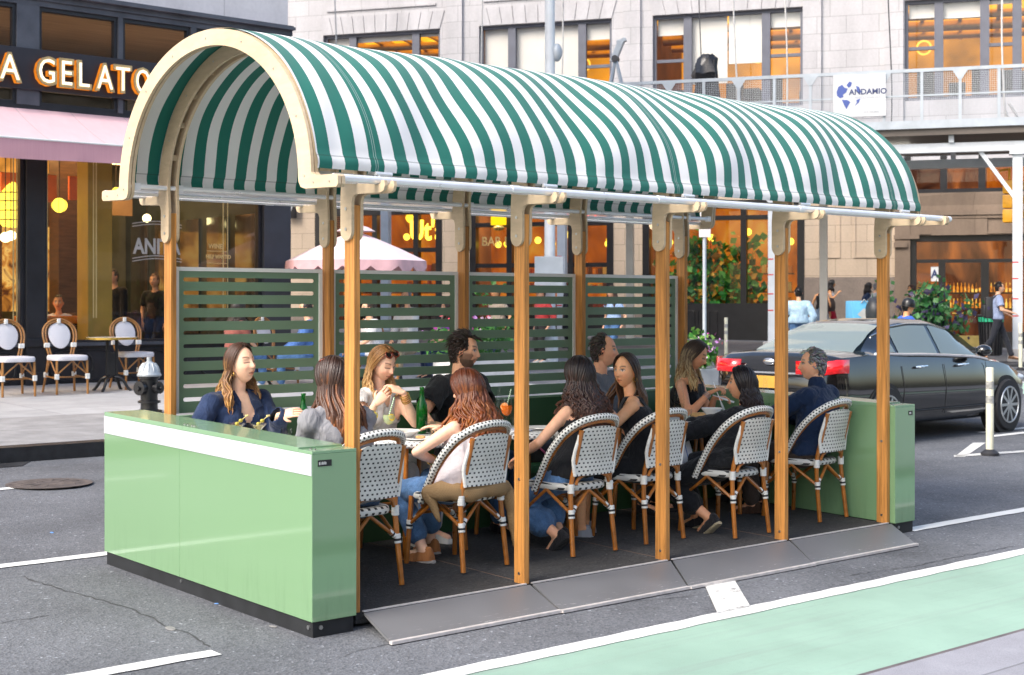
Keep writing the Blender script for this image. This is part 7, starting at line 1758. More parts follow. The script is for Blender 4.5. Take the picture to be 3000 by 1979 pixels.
# ------------------------------------------------------------------ cafe terrace: oval backed chairs, tables, parasol
M_wv = weave('white_weave', (.70, .69, .72), (.52, .51, .56), .030, .022, .5, .5, .5, 'xz', .5, .5); M_cane = mat('dark_cane', (.30, .135, .035), .35, 0, .2, 12, Coat_Weight=.3)
def make_oval(label):
    t = thing('cafe_chair', (0, 0, 0), label, 'chair', 'white woven cafe chairs on the pavement')
    for s in (-1, 1):
        mb = MB(); mb.tube(spline([(s*.20, .20, 0), (s*.195, .185, .43)], 3), .016, 8); mb.build('front_leg', M_cane, t)
        mb = MB(); mb.tube(spline([(s*.21, -.30, 0), (s*.18, -.235, .28), (s*.165, -.215, .44)], 3), .016, 8); mb.build('rear_leg', M_cane, t)
    hoop = lambda o, k: spline([(-.13*k-o, -.205, .43), (-.165*k-o, -.225, .56), (-.205*k-o, -.255, .72), (-.185*k-o, -.285, .84), (-.10*k-o*.5, -.305, .915+o*.6), (0, -.31, .935+o), (.10*k+o*.5, -.305, .915+o*.6), (.185*k+o, -.285, .84), (.205*k+o, -.255, .72), (.165*k+o, -.225, .56), (.13*k+o, -.205, .43)], 5)
    mb = MB(); mb.tube(hoop(.012, 1), .0135, 8); mb.tube(hoop(-.018, .98), .012, 8); pieces(mb, 'hoop', M_cane, t)
    mb = MB(); rings = []
    for o, k in ((-.016, .90), (-.010, 1), (.010, 1), (.016, .9)): rings.append([V((.142*k*math.cos(q)*(1+.12*math.sin(q)), -.262-.15*(.165*k*math.sin(q))/.5+o-.012, .735+.165*k*math.sin(q))) for q in [2*PI*i/30 for i in range(30)]])
    mb.loft(rings); mb.build('backrest', M_wv, t, smooth=50)
    mb = MB(); rings = []
    for z, k in ((.425, .94), (.43, 1.0), (.47, 1.02), (.492, .96), (.495, .6)):
        rings.append([V((k*(.215+.012*math.sin(q))*math.copysign(abs(math.cos(q))**.4, math.cos(q)), k*.225*math.copysign(abs(math.sin(q))**.4, math.sin(q)), z)) for q in [2*PI*i/36 for i in range(36)]])
    mb.loft(rings); mb.build('seat', M_wv, t, smooth=60)
    mb = MB()
    for s in (-1, 1):
        mb.tube([(s*.20, .19, .20), (s*.19, -.25, .22)], .011, 7); mb.tube([(s*.197, .19, .25), (0, .185, .42)], .010, 7); mb.tube([(s*.197, .17, .25), (s*.2, -.02, .42)], .010, 7); mb.tube([(s*.18, -.235, .25), (s*.2, -.06, .42)], .010, 7)
    mb.tube([(-.195, -.0, .21), (.195, -.0, .21)], .011, 7); pieces(mb, 'brace', M_cane, t)
    mb = MB()
    for s in (-1, 1):
        for c in ((s*.198, .19, .225), (s*.185, -.25, .235)): mb.bb(c[0]-.024, c[0]+.024, c[1]-.026, c[1]+.026, c[2]-.035, c[2]+.035)
        mb.bb(s*.175-.035, s*.175+.035, -.262, -.215, .585, .645)
    mb.bb(-.022, .022, -.345, -.28, .89, .955); pieces(mb, 'binding', M_wrap, t, bevel=.008, smooth=0); return t
oc = [('white woven oval backed chair cut by the left picture edge', 40, 13.05, 168), ('white woven oval backed chair left of the marble table', 196, 13.1, 168), ('white woven oval backed chair right of the marble table', 392, 13.45, 170), ('white woven oval backed chair seen through the first slatted screen', 815, 13.3, 190), ('white woven chair seen through the second slatted screen', 1110, 12.2, 165)]
o0 = make_oval(oc[0][0])
for i, (lab, px, y, a) in enumerate(oc):
    c = o0 if i == 0 else dup(o0); c.location = (colx(px, y), y, g(y, .15)); c.rotation_euler = (0, 0, R(a+8)); c.scale = (1.10,)*3; c['label'] = lab
M_marble = mat('marble_top', (.68, .68, .66), .12, 0, .05, 3); M_brass = mat('brass_rim', (.62, .42, .10), .25, .8); M_iron = mat('cast_iron', (.012, .012, .013), .35)
def ctable(label, px, y):
    t = thing('cafe_table', (colx(px, y), y, g(y, .15)), label, 'table', 'marble tables on the pavement'); r = .37
    mb = MB(); mb.lathe([(.001, .745), (r-.01, .745), (r-.008, .775), (.001, .777)], n=36); mb.build('tabletop', M_marble, t); mb = MB(); mb.lathe([(r-.012, .74), (r, .742), (r, .772), (r-.008, .774)], n=36); mb.build('rim', M_brass, t)
    mb = MB(); mb.bb(-.09, -.05, -.02, .02, .12, .74); mb.bb(.05, .09, -.02, .02, .12, .74); mb.bb(-.05, .05, -.015, .015, .2, .55); mb.build('column', M_iron, t, bevel=.008)
    for a in (35, 145, 215, 325): 
        d_ = V((math.cos(R(a)), math.sin(R(a)), 0)); mb = MB(); mb.tube(spline([V((0, 0, .2))+d_*.04, V((0, 0, .17))+d_*.14, V((0, 0, .05))+d_*.22, V((0, 0, .0))+d_*.27], 4), .022, 8); mb.build('foot', M_iron, t)
ctable('round marble table with gold rim between the white chairs', 328, 13.25); ctable('round marble table seen through the first slatted screen', 748, 12.9)
p = dp(1042, 668, 24.); t = thing('parasol', (p.x, p.y, g(p.y, .15)), 'pale pink parasol with scalloped valance above the slatted screens', 'parasol'); ht = p.z-g(p.y, .15)
mb = MB(); nS = 8; Rr = 1.17; zt, ze = ht-.08, ht-.55; fs = []
ring = lambda r, z, sag: [V((r*math.cos(2*PI*i/(nS*6))*(1-sag*abs(math.sin(PI*i/6))), r*math.sin(2*PI*i/(nS*6))*(1-sag*abs(math.sin(PI*i/6))), z)) for i in range(nS*6)]
M_pinkp = mat('parasol_pink', (.80, .63, .64), .8, 0, .04, 2); mb.loft([ring(.05, zt+.02, 0), ring(.35, zt-.10, .01), ring(.75, zt-.27, .05), ring(Rr, ze, .07)], cap=False); pc = mb.build('fabric', M_pinkp, t, smooth=30)
mb = MB(); mb.loft([ring(.03, ht+.06, 0), ring(.20, ht+.01, 0), ring(.33, ht-.06, .02)], cap=False); mb.build('vent_cap', M_pinkp, t, smooth=60)
mb = MB(); top = ring(Rr, ze, .07); sc2 = [V((v.x*1.01, v.y*1.01, ze-.10-.12*abs(math.sin(PI*i/3))**.6)) for i, v in enumerate(top)]; n_ = len(top); mb.add(top+sc2, [(i, (i+1) % n_, n_+(i+1) % n_, n_+i) for i in range(n_)]); mb.build('valance', mat('valance_pink', (.66, .40, .42), .85), t, smooth=60)
mb = MB(); mb.tube([(0, 0, 0), (0, 0, ht)], .025, 10); mb.build('pole', M_cream, t); mb = MB(); mb.lathe([(.28, 0), (.28, .06), (.05, .1), (.001, .1)], n=20); mb.build('foot', M_iron, t)
# ------------------------------------------------------------------ plants
def leafmat(name, c1, c2):
    k = N(name); oi = k.attr('Col').outputs['Color']; d = k.bsdf(oi, .5, 0, .4); tr = k.n('ShaderNodeBsdfTranslucent'); k.l(oi, tr.inputs[0]); mx = k.n('ShaderNodeMixShader'); mx.inputs[0].default_value = .3; k.l(d, mx.inputs[1]); k.l(tr.outputs[0], mx.inputs[2]); return k.done(mx.outputs[0])
M_leaf = leafmat('leaves', 0, 0)
def leaves(mb, c, rad, n, cols, size, seed):
    r = random.Random(seed); cl_ = [V((r.gauss(0, .5)*rad[0], r.gauss(0, .5)*rad[1], abs(r.gauss(0, .55))*rad[2])) for _ in range(max(4, n//45))]
    for i in range(n):
        q = r.choice(cl_)+V((r.gauss(0, .22)*rad[0], r.gauss(0, .22)*rad[1], r.gauss(0, .2)*rad[2])); p = V(c)+q; a = V((r.gauss(0, 1), r.gauss(0, 1), r.gauss(0, .6)+.2)).normalized(); b = a.orthogonal().normalized(); b = Matrix.Rotation(r.random()*6, 3, a) @ b; s_ = size*(.6+.8*r.random()); k = .55+.8*r.random(); cc = r.choice(cols); mb.c = tuple(x*k for x in cc)
        w_ = a.cross(b)*s_*.42; mb.add([p, p+b*s_*.5+w_, p+b*s_-a*s_*.2, p+b*s_*.5-w_], [(0, 1, 2, 3)])
    mb.c = None
def planter(name, loc, label, dims, rad, n, cols, size, seed, fl=None):
    t = thing(name, loc, label, 'planter'); mb = MB(); mb.bb(-dims[0]/2, dims[0]/2, -dims[1]/2, dims[1]/2, 0, dims[2]); mb.build('box', fl[1] if fl else M_hblk, t, bevel=.015, smooth=0)
    mb = MB(); leaves(mb, (0, 0, dims[2]), rad, n, cols, size, seed); 
    if fl: leaves(mb, (0, 0, dims[2]+rad[2]*.5), (rad[0], rad[1], rad[2]*.9), fl[0], [(.55, .09, .38), (.5, .25, .55), (.75, .08, .12), (.7, .5, .65)], size*.7, seed+9)
    mb.build('foliage', M_leaf, t, smooth=0, colour=True, fixn=False)
    
p = dp(2710, 990, 30.); planter('shrub_planter', (p.x, p.y, g(p.y, .15)), 'big leafy green shrub in a black planter behind the car roof', (1.3, .6, .55), (.75, .45, .75), 1500, [(.03, .13, .035), (.05, .18, .05), (.10, .24, .08), (.05, .04, .09)], .13, 3)
p = dp(2052, 1010, 20.5); planter('flower_planter', (p.x, p.y, g(p.y, .15)), 'pale planter with trailing greens and pink purple flowers behind the last screen', (.6, .35, .50), (.27, .22, .34), 520, [(.05, .20, .03), (.10, .30, .05), (.2, .38, .08)], .08, 5, (45, mat('planter_pale', (.5, .5, .48), .7)))
p = dp(1390, 960, 21.); planter('flower_planter', (p.x, p.y, g(p.y, .15)), 'low green planter glimpsed through the third slatted screen', (1.2, .4, .6), (.7, .3, .5), 600, [(.04, .16, .03), (.08, .22, .05)], .09, 8, (40, mat('planter_white', (.6, .6, .6), .6)))

# leafy display in the shop window with the orange interior
s3_, xa, xb = DISPLAY; mb = MB()
leaves(mb, ((xa+xb)/2, 1.0, 1.9), ((xb-xa)*.42, .35, 1.5), 1500, [(.02, .16, .02), (.04, .24, .03), (.12, .34, .06), (.5, .25, .02)], .26, 77)
mb.build('window_plants', M_leaf, s3_, smooth=0, colour=True, fixn=False)
mb = MB(); mb.box(((xa+xb)/2+.2, 1.35, 2.6), (.05, .05, 2.4)); mb.box(((xa+xb)/2-.5, 1.35, 3.3), (1.6, .05, .05)); pieces(mb, 'display_rail', M_orange, s3_, smooth=0)
# ------------------------------------------------------------------ black sedan
k = N('car_black'); M_car = k.done(k.bsdf((.0035, .004, .005), .12, .0, .5, Coat_Weight=1., Coat_Roughness=.015))
M_cglass = glass('car_glass', (.34, .42, .40), 1.8, .03, .45, (.36, .44, .42)); M_chrome = mat('chrome', (.75, .76, .78), .12, 1., .03); M_tail = mat('tail_lamp', (.55, .006, .010), .15, 0, .5, 16, Emission_Color=(.9, .01, .01, 1), Emission_Strength=.16, Coat_Weight=1.); M_tyre = mat('tyre', (.018, .018, .02), .75); M_rim = mat('alloy', (.52, .54, .56), .3, .85, .05); M_plate = mat('plate_yellow', (.50, .28, .04), .5); M_cdark = mat('car_plastic', (.012, .012, .013), .6)
car = thing('black_sedan', (8.80, 4.36, g(4.36)), 'shiny black sedan with red tail lights driving right behind the far barrier', 'car', rz=R(1.5)); car.scale = (.962, 1, 1)
LC = 4.88
def prof(x, tab):
    for (a, u), (b, v) in zip(tab, tab[1:]):
        if x <= b: t = (x-a)/(b-a); t = t*t*(3-2*t)*.5+t*.5; return u+(v-u)*t
    return tab[-1][1]
TOP = [(0, .86), (.06, 1.02), (.16, 1.065), (.9, 1.09), (1.7, 1.05), (3.2, 1.0), (3.9, .93), (4.5, .80), (4.78, .68), (4.88, .55)]
HW = [(0, .70), (.08, .82), (.3, .885), (1.2, .915), (3.2, .915), (4.2, .885), (4.65, .78), (4.88, .52)]
BOT = [(0, .40), (.12, .30), (.5, .20), (4.2, .18), (4.7, .22), (4.88, .34)]
ROOF = [(.62, 1.06), (.9, 1.17), (1.25, 1.32), (1.6, 1.42), (2.0, 1.455), (2.5, 1.45), (2.85, 1.39), (3.2, 1.25), (3.55, 1.08), (3.75, .98)]
mb = MB(); rings = []
for i in range(49):
    x = LC*i/48; hw, b, tp = prof(x, HW), prof(x, BOT), prof(x, TOP); md = (b+tp)/2
    half = [(0, b), (hw*.80, b), (hw*.95, b+.06), (hw*.99, b+.18), (hw, md+.02), (hw*.985, md+.14), (hw*.965, tp-.13), (hw*.93, tp-.05), (hw*.80, tp-.012), (hw*.4, tp+.010), (0, tp+.014)]
    rings.append([V((x, y, z)) for y, z in half]+[V((x, -y, z)) for y, z in half[-2:0:-1]])
mb.loft(rings); mb.build('body', M_car, car, smooth=50)
def GH(x, t, s, o=0): zr = prof(x, ROOF)-.045; b = prof(x, TOP)-.05; z = b+(zr-b)*t; return V((x, s*(.845-.225*t-.02*(t*t)+o), z+o*.4))
mb = MB(); rings = []
for i in range(33):
    x = .62+3.13*i/32; R_ = []
    for t in (0, .35, .7, .93): R_.append(GH(x, t, 1))
    zr = prof(x, ROOF)
    R_ += [V((x, .52, zr-.018)), V((x, .28, zr-.002)), V((x, 0, zr))]
    rings.append(R_+[V((v.x, -v.y, v.z)) for v in R_[-2::-1]])
mb.loft(rings); mb.build('roof', M_car, car, smooth=50)
def pane(x0, x1, s, lo=.10, hi=.90, cut0=None, cut1=None):
    mb = MB(); n = 12; vs = []
    for j in range(5):
        t = lo+(hi-lo)*j/4
        a = x0+(cut0 or 0)*t; b = x1-(cut1 or 0)*t
        for i in range(n+1): vs.append(GH(a+(b-a)*i/n, t, s, .007))
    mb.add(vs, [(j*(n+1)+i, j*(n+1)+i+1, (j+1)*(n+1)+i+1, (j+1)*(n+1)+i) for j in range(4) for i in range(n)]); return mb.build('side_window', M_cglass, car, smooth=60)
for s in (-1, 1):
    pane(1.02, 1.42, s, .16, .80, .45, -.02); pane(1.48, 2.36, s, .10, .90, .06, 0); pane(2.44, 3.42, s, .10, .90, 0, .50)
    mb = MB(); mb.tube([GH(.95+2.6*i/20, .06, s, .012) for i in range(21)], .019, 6); mb.tube([GH(1.2+(2.9-1.2)*i/20, .955, s, .008) for i in range(21)], .009, 6); pieces(mb, 'chrome_strip', M_chrome, car)
    for x in (1.75, 2.72):
        hw = prof(x, HW); mb = MB(); mb.tube([(x, s*hw*.985, .88), (x+.03, s*(hw+.022), .885), (x+.19, s*(hw+.022), .89), (x+.22, s*hw*.985, .89)], .014, 7); mb.build('door_handle', M_chrome, car)
    mb = MB(); mb.ball((3.18, s*1.0, 1.05), (.11, .10, .075), 12, 8); mb.bar((3.2, s*.86, 1.02), (3.2, s*.97, 1.04), .05, .03); mb.build('mirror', M_car, car, smooth=60)
    mb = MB()
    for x in (1.44, 2.40, 3.42): mb.tube([(x+.03*math.sin(k_), s*(prof(x, HW)*f_+.001), z) for k_, (f_, z) in enumerate(((.985, .30), (1.0, .55), (1.0, .70), (.975, .90)))], .004, 4)
    mb.tube([(1.0+2.9*i/14, s*(prof(1.0+2.9*i/14, HW)*1.0+.002), .36) for i in range(15)], .012, 5)
    pieces(mb, 'panel_gap', M_cdark, car)
    for xw in (1.08, 3.98):                           # wheels
        hw = prof(xw, HW); mb = MB(); mb.tube([(xw, s*(hw*.80), .33), (xw, s*(hw*1.0+.003), .33)], .385, 32); mb.build('wheel_arch', M_cdark, car)
        w_ = MB(); rr = []
        for y, r in ((-.10, .24), (-.10, .315), (-.06, .335), (.06, .335), (.10, .315), (.105, .24)): rr.append([V((xw+r*math.cos(q), s*(hw*.93+y), .335+r*math.sin(q))) for q in [2*PI*i/32 for i in range(32)]])
        w_.loft(rr); wh = w_.build('wheel', M_tyre, car, smooth=40); mb = MB()
        c = V((xw, s*(hw*.93+.098), .335))
        for i in range(10): a = 2*PI*i/10; mb.bar(c, c+V((.225*math.cos(a), 0, .225*math.sin(a))), .035, .018, (0, 1, 0))
        mb.tube([c+V((.228*math.cos(q), .004*s, .228*math.sin(q))) for q in [2*PI*i/28 for i in range(28)]], .014, 6, closed=True); mb.tube([c, c+V((0, s*.015, 0))], .045, 14); mb.build('rim', M_rim, wh, smooth=40)
        mb = MB(); mb.tube([(xw, s*(hw*.93+.07), .335), (xw, s*(hw*.93+.075), .335)], .225, 24); mb.build('hub', M_cdark, wh)
    # tail and head lamps wrap round the corners
    mb = MB(); vs = []
    P_ = [(-.004, .40), (.004, .60), (.045, .76), (.13, .86), (.30, .895)]
    for z in (.83, .90, .98): 
        for (x, y) in P_: vs.append((x+.10*max(0, z-.83)*1.2, s*(y+.004-.10*max(0, z-.90)), z+(0.02 if x > .1 else 0)))
    mb.add(vs, [(j*5+i, j*5+i+1, (j+1)*5+i+1, (j+1)*5+i) for j in range(2) for i in range(4)]); o_ = mb.build('tail_lamp', M_tail, car, smooth=60); md = o_.modifiers.new('s', 'SOLIDIFY'); md.thickness = .02; md.offset = 1
    mb = MB(); mb.ball((4.60, s*.66, .66), (.20, .12, .06), 12, 8); mb.build('headlamp', mat('headlamp%d' % s, (.6, .62, .65), .1, .2), car, smooth=60)
n = 10; mb = MB(); vs = []
for j in range(8):
    x = .70+.78*j/7
    for i in range(n+1): u = -1+2*i/n; vs.append((x, u*(.70-.16*j/7), prof(x, ROOF)-.018*abs(u)**3+.006))
mb.add(vs, [(j*(n+1)+i, j*(n+1)+i+1, (j+1)*(n+1)+i+1, (j+1)*(n+1)+i) for j in range(7) for i in range(n)]); mb.build('rear_window', M_cglass, car, smooth=60)
mb = MB(); vs = []
for j in range(8):
    x = 2.78+.86*j/7
    for i in range(n+1): u = -1+2*i/n; vs.append((x, u*(.55+.14*j/7), prof(x, ROOF)-.018*abs(u)**3+.006))
mb.add(vs, [(j*(n+1)+i, j*(n+1)+i+1, (j+1)*(n+1)+i+1, (j+1)*(n+1)+i) for j in range(7) for i in range(n)]); mb.build('windscreen', M_cglass, car, smooth=60)
mb = MB(); mb.bb(-.022, .0, -.26, .26, .66, .80); mb.build('number_plate', M_plate, car, bevel=.004, smooth=0)
mb = MB(); mb.ball((.015, 0, .965), (.02, .085, .042), 14, 8); mb.build('boot_emblem', M_chrome, car, smooth=60)
mb = MB(); mb.bb(-.018, .01, -.46, .46, .825, .85); mb.build('chrome_strip', M_chrome, car, bevel=.006, smooth=0)
mb = MB(); mb.bb(-.03, .12, -.66, .66, .36, .50); mb.build('bumper', M_cdark, car, bevel=.03, smooth=30)
# ------------------------------------------------------------------ people on the pavements
def walker(label, px, s_, y_top, o, heading, hh=0, base=.15):
    p = dp(px, 900, s_); z = g(p.y, base); d = dict(stand=True, pz=.93, head=(0, .03, 1.60), vox=.02, hs=1.02); d.update(o); d['hyaw'] = hh
    return person(label, (p.x, p.y, z), heading, d)
B = dict
LBLUE = ('light_denim', (.32, .45, .58), 'denim'); SLATE = ('slate_tee', (.26, .31, .46)); REDC = ('red_trousers', (.40, .012, .03)); BLUEV = ('blue_vest', (.04, .12, .50)); 
shH = lambda c, l=.03: B(short=1, root=c, tip=c, len=l, n=160)
loH = lambda c, t, l=.3: B(len=l, root=c, tip=t, hi=t, n=90, lock=.016, wave=.006, front=.4, flare=.02)
b, i = walker('man with black backpack, blue grey T-shirt and dark jeans striding right', 2922, 33.5, 0, B(seed=21, fem=0, vox=.016, pz=.96, head=(0, .05, 1.66), feet={-1: (-.06, .34, .08), 1: (.08, -.38, .13)}, arms={1: (.22, .28, 1.10), -1: (-.2, .24, 1.06)}, hair=shH('#1b1412', .05), top=B(mat=SLATE, sleeve=.5, inf=.02, flare=.015), pants=B(mat=('dark_jeans', (.02, .022, .03))), shoes=B(mat=('brown_boot', (.08, .04, .02)))), -50, 4)
mb = MB(); SC_ = i['SC']; mb.box(SC_+V((0, -.20, -.22)), (.31, .17, .50)); mb.box(SC_+V((0, -.30, -.30)), (.25, .07, .28))
bp = pieces(mb, 'backpack', mat('backpack_nylon', (.018, .019, .022), .6, 0, .2, 9), None, bevel=.05, smooth=40)
bp[1].parent = bp[0]; bp[1].name = 'pocket'; bp[0].location = b.location; bp[0].rotation_euler = b.rotation_euler; tag(bp[0], 'black backpack on the walking man’s back', 'backpack')
mb = MB()
for s in (-1, 1): mb.tube(spline([SC_+V((s*.10, -.13, -.02)), SC_+V((s*.11, -.0, .075)), SC_+V((s*.12, .11, -.06)), SC_+V((s*.15, .04, -.30))], 4), .018, 6)
pieces(mb, 'strap', M_rub, bp[0])
walker('woman in pale denim shirt with dark hair pinned up, seen from behind', 2340, 30., 0, B(seed=22, vox=.018, pz=.90, head=(0, .05, 1.50), w=1.1, hair=B(short=1, root='#171210', tip='#221a17', len=.03, n=160, bun=1), top=B(mat=LBLUE, sleeve=1., inf=.03), pants=B(mat=JEANS)), 40, 0)
b, i = walker('woman in black tank top with brown shoulder bag by the granite wall', 2408, 43., 0, B(seed=23, head=(0, .03, 1.56), skin=TAN, hair=B(short=1, root='#38261a', tip='#4a3422', len=.03, n=140, bun=1), top=B(mat=BLACKC, sleeve=None, strap=.07), pants=B(mat=('light_jeans', (.25, .33, .45), 'denim')), shoes=B(mat=WSHOE)), 20, 0)
mb = MB(); mb.loft([[V((.20*math.cos(q)*k_, .09*math.sin(q)*k_, z)) for q in [2*PI*j/14 for j in range(14)]] for z, k_ in ((0, .7), (.08, 1.), (.25, 1.), (.40, .55))]); tag(mb.build('shoulder_bag', mat('brown_leather_bag', (.07, .04, .032), .5), loc=b.location+V((.15, -.2, .85)), smooth=60), 'dark brown shoulder bag of the woman in black tank top', 'bag')
walker('woman with long black hair in white sleeveless top and red trousers', 2434, 43.5, 0, B(seed=24, head=(0, .03, 1.66), pz=.97, skin=TAN, arms={1: (.2, .22, 1.38)}, hair=loH('#120d0c', '#1c1412', .22), top=B(mat=WHITEC, sleeve=None, strap=.09), pants=B(mat=REDC), shoes=B(mat=BSHOE)), -60, 10)
walker('woman in navy jacket with dark tied hair near the carved doorway', 2542, 42., 0, B(seed=25, head=(0, .03, 1.60), hair=loH('#18110f', '#241a16', .16), top=B(mat=NAVYC, sleeve=1.), pants=B(mat=BLACKC), shoes=B(mat=BSHOE)), -40, 0)
walker('man with grey cap, dark vest and pale sleeves beside a post', 2566, 41.7, 0, B(seed=26, fem=0, head=(0, .03, 1.60), hair=shH('#77777a'), top=B(mat=('pale_grey', (.42, .44, .46)), sleeve=1., inf=.02), pants=B(mat=BLACKC), shoes=B(mat=BSHOE)), -40, 0)
b, i = walker('woman in red top facing left by the restaurant window', 2674, 39.5, 0, B(seed=27, head=(0, .03, 1.56), skin=TAN, hair=loH('#40281c', '#4c3122', .2), top=B(mat=('rust_top', (.35, .06, .045)), sleeve=.3), pants=B(mat=JEANS)), 150, 0)
walker('woman with very long blond hair seen from behind by the restaurant window', 2696, 39.2, 0, B(seed=28, head=(0, .03, 1.62), hair=loH('#a8803f', '#d8b070', .5), top=B(mat=('print_top', (.45, .38, .40), 'print'), sleeve=.3), pants=B(mat=JEANS)), 30, 0)
# courier in blue vest on a bicycle
b, i = walker('courier in black cap and blue vest leaning forward on a bicycle', 2606, 26., 0, B(seed=29, fem=0, vox=.016, pz=.93, head=(0, .34, 1.46), skin=TAN, arms={1: (.22, .72, 1.05), -1: (-.22, .72, 1.05)}, feet={-1: (-.1, .2, .25), 1: (.1, .05, .45)}, hair=shH('#120f0e'), top=B(mat=BLUEV, sleeve=.4, inf=.03), pants=B(mat=BLACKC), shoes=B(mat=BSHOE)), -38, 0, .0)
mb = MB(); mb.lathe([(.118, -.03), (.122, .03), (.10, .09), (.05, .125), (.001, .13)], n=18); mb.lathe([(.119, -.03), (.16, -.04), (.16, -.033), (.12, -.02)], n=18); cp = mb.build('cap', mat('cap_black', (.01, .01, .011), .3), b, smooth=40); cp.location = i['Mh'].translation+V((0, 0, .04)); cp.rotation_euler = (R(-10), 0, 0)
bl, hd = b.location, b.rotation_euler
bk = thing('bicycle', bl, 'black bicycle ridden by the courier in the blue vest', 'bicycle', rz=hd.z)
for y in (-.38, .68):
    mb = MB(); mb.tube([(0, y+.33*math.cos(q), .34+.33*math.sin(q)) for q in [2*PI*j/28 for j in range(28)]], .02, 8, closed=True); w_ = mb.build('wheel', M_tyre, bk); mb = MB()
    for j in range(12): mb.tube([(0, y, .34), (0, y+.32*math.cos(j*PI/6), .34+.32*math.sin(j*PI/6))], .003, 4)
    mb.build('spokes', M_galv, w_)
mb = MB()
for a, c in (((0, -.38, .34), (0, .05, .32)), ((0, .05, .32), (0, -.1, .85)), ((0, -.08, .78), (0, .5, .85)), ((0, .05, .32), (0, .5, .80)), ((0, .68, .34), (0, .48, .98)), ((0, -.38, .34), (0, -.08, .75))): mb.tube([a, c], .018, 7)
mb.build('frame', M_hblk, bk); mb = MB(); mb.tube([(-.28, .62, 1.03), (0, .5, 1.0), (.28, .62, 1.03)], .014, 7); mb.build('handlebar', M_hblk, bk); mb = MB(); mb.ball((0, -.14, .89), (.07, .13, .03), 10, 6); mb.build('saddle', M_hblk, bk)
p = dp(2520, 918, 26.2); t = thing('delivery_bag', (p.x, p.y, p.z-.22), 'light blue insulated delivery bag with a white diamond patch', 'bag', rz=YAW-PI/2+R(8)); mb = MB(); mb.bb(-.21, .21, -.18, .18, 0, .44); mb.build('body', mat('bag_blue', (.11, .38, .62), .5, 0, .1), t, bevel=.02); mb = MB(); mb.prism([(0, .10), (.12, .20), (0, .31), (-.12, .20)], -.187, -.183, lambda a, b_, t_: (a, t_, b_)); mb.build('patch', M_decal, t, smooth=0); mb = MB(); mb.tube([(-.06, -.19, .40), (0, -.2, .47), (.06, -.19, .40)], .008, 5); mb.build('handle', M_decal, t)
p = dp(2558, 915, 26.1); mb = MB(); mb.ball((0, 0, 0), (.26, .17, .27), 16, 10)
for j, v in enumerate(mb.v): n_ = .03*noise.noise((v[0]*9, v[1]*9, v[2]*9)); mb.v[j] = (v[0]+n_, v[1], v[2]+n_)
tag(mb.build('courier_backpack', mat('rucksack', (.02, .022, .026), .5, 0, .3), loc=p, rz=YAW, smooth=60), 'bulging black rucksack on the courier’s back', 'backpack')
# people seated or standing behind the slatted screens, glimpsed through the slots
def behind(label, px, y, o, heading, stand=False):
    x = colx(px, y); d = B(vox=.024, hs=1.04) if not stand else B(vox=.024, stand=True, pz=.93, head=(0, .03, 1.60), hs=1.04)
    if not stand: d.update(pz=.52, head=(0, .05, 1.20))
    d.update(o); return person(label, (x, y, g(y, .15)), heading, d)
behind('person in blue denim shirt sitting behind the right end of the first screen', 905, 12.3, B(seed=31, w=1.2, fem=0, hair=shH('#2a211c'), top=B(mat=('blue_shirt', (.05, .12, .32), 'denim'), sleeve=1., inf=.03), pants=B(mat=JEANS2), shoes=B(mat=WSHOE)), 150)
behind('person in blue jeans and dusty red top sitting behind the first screen', 690, 12.6, B(seed=32, hair=loH('#241a15', '#3a2a20'), top=B(mat=('dusty_red', (.28, .09, .07)), sleeve=.4), pants=B(mat=JEANS), shoes=B(mat=WSHOE)), 10)
behind('person in white shirt sitting behind the second screen', 1085, 12.4, B(seed=33, fem=0, hair=shH('#4a3a2c'), top=B(mat=WHITEC, sleeve=.5, inf=.025), pants=B(mat=JEANS), shoes=B(mat=WSHOE)), 170)
behind('person in white blouse sitting beside the man in white behind the second screen', 1195, 13.2, B(seed=34, hair=shH('#6f7276'), head=(0, .05, 1.36), top=B(mat=WHITEC, sleeve=.8, inf=.025), pants=B(mat=('khaki', (.3, .24, .16))), shoes=B(mat=BSHOE)), 200)
behind('person in purple top sitting behind the second post', 1318, 13., B(seed=35, hair=loH('#2a1a12', '#4a3020'), top=B(mat=('purple_top', (.30, .07, .42)), sleeve=.4), pants=B(mat=NAVYJ), shoes=B(mat=BSHOE)), 160)
b, i = behind('person in red shirt and pink cap standing behind the third screen', 1588, 15.5, B(seed=36, fem=0, hair=shH('#2a211c'), head=(0, .03, 1.40), pz=.80, top=B(mat=('red_shirt', (.50, .05, .05)), sleeve=.6), pants=B(mat=DARKP), shoes=B(mat=WSHOE)), 170, True)
mb = MB(); mb.lathe([(.115, -.02), (.12, .03), (.10, .09), (.05, .12), (.001, .125)], n=18); mb.box((0, .15, -.01), (.15, .12, .012)); cp = mb.build('cap', mat('cap_pink', (.65, .16, .18), .7), b, smooth=40); cp.location = i['Mh'].translation+V((0, 0, .045))
behind('dark haired man in black standing right of the white pole', 1672, 20., B(seed=37, fem=0, skin='#6a4430', hair=shH('#100c0b'), top=B(mat=BLACKC, sleeve=1.), pants=B(mat=BLACKC), shoes=B(mat=BSHOE)), 175, True)
behind('person in pink and blue standing behind the last screen', 1795, 14., B(seed=38, head=(0, .03, 1.46), pz=.85, hair=loH('#3a281c', '#5a3d2a'), top=B(mat=('sky_top', (.30, .42, .62)), sleeve=.3), pants=B(mat=JEANS), shoes=B(mat=WSHOE)), 180, True)
behind('person with striped shirt standing behind the third screen’s left half', 1455, 14.5, B(seed=39, head=(0, .03, 1.45), pz=.85, hair=shH('#2a1d16'), skin=TAN, top=B(mat=('taupe_stripe', (.42, .34, .26), 'stripe'), sleeve=.5), pants=B(mat=NAVYJ), shoes=B(mat=WSHOE)), 180, True)
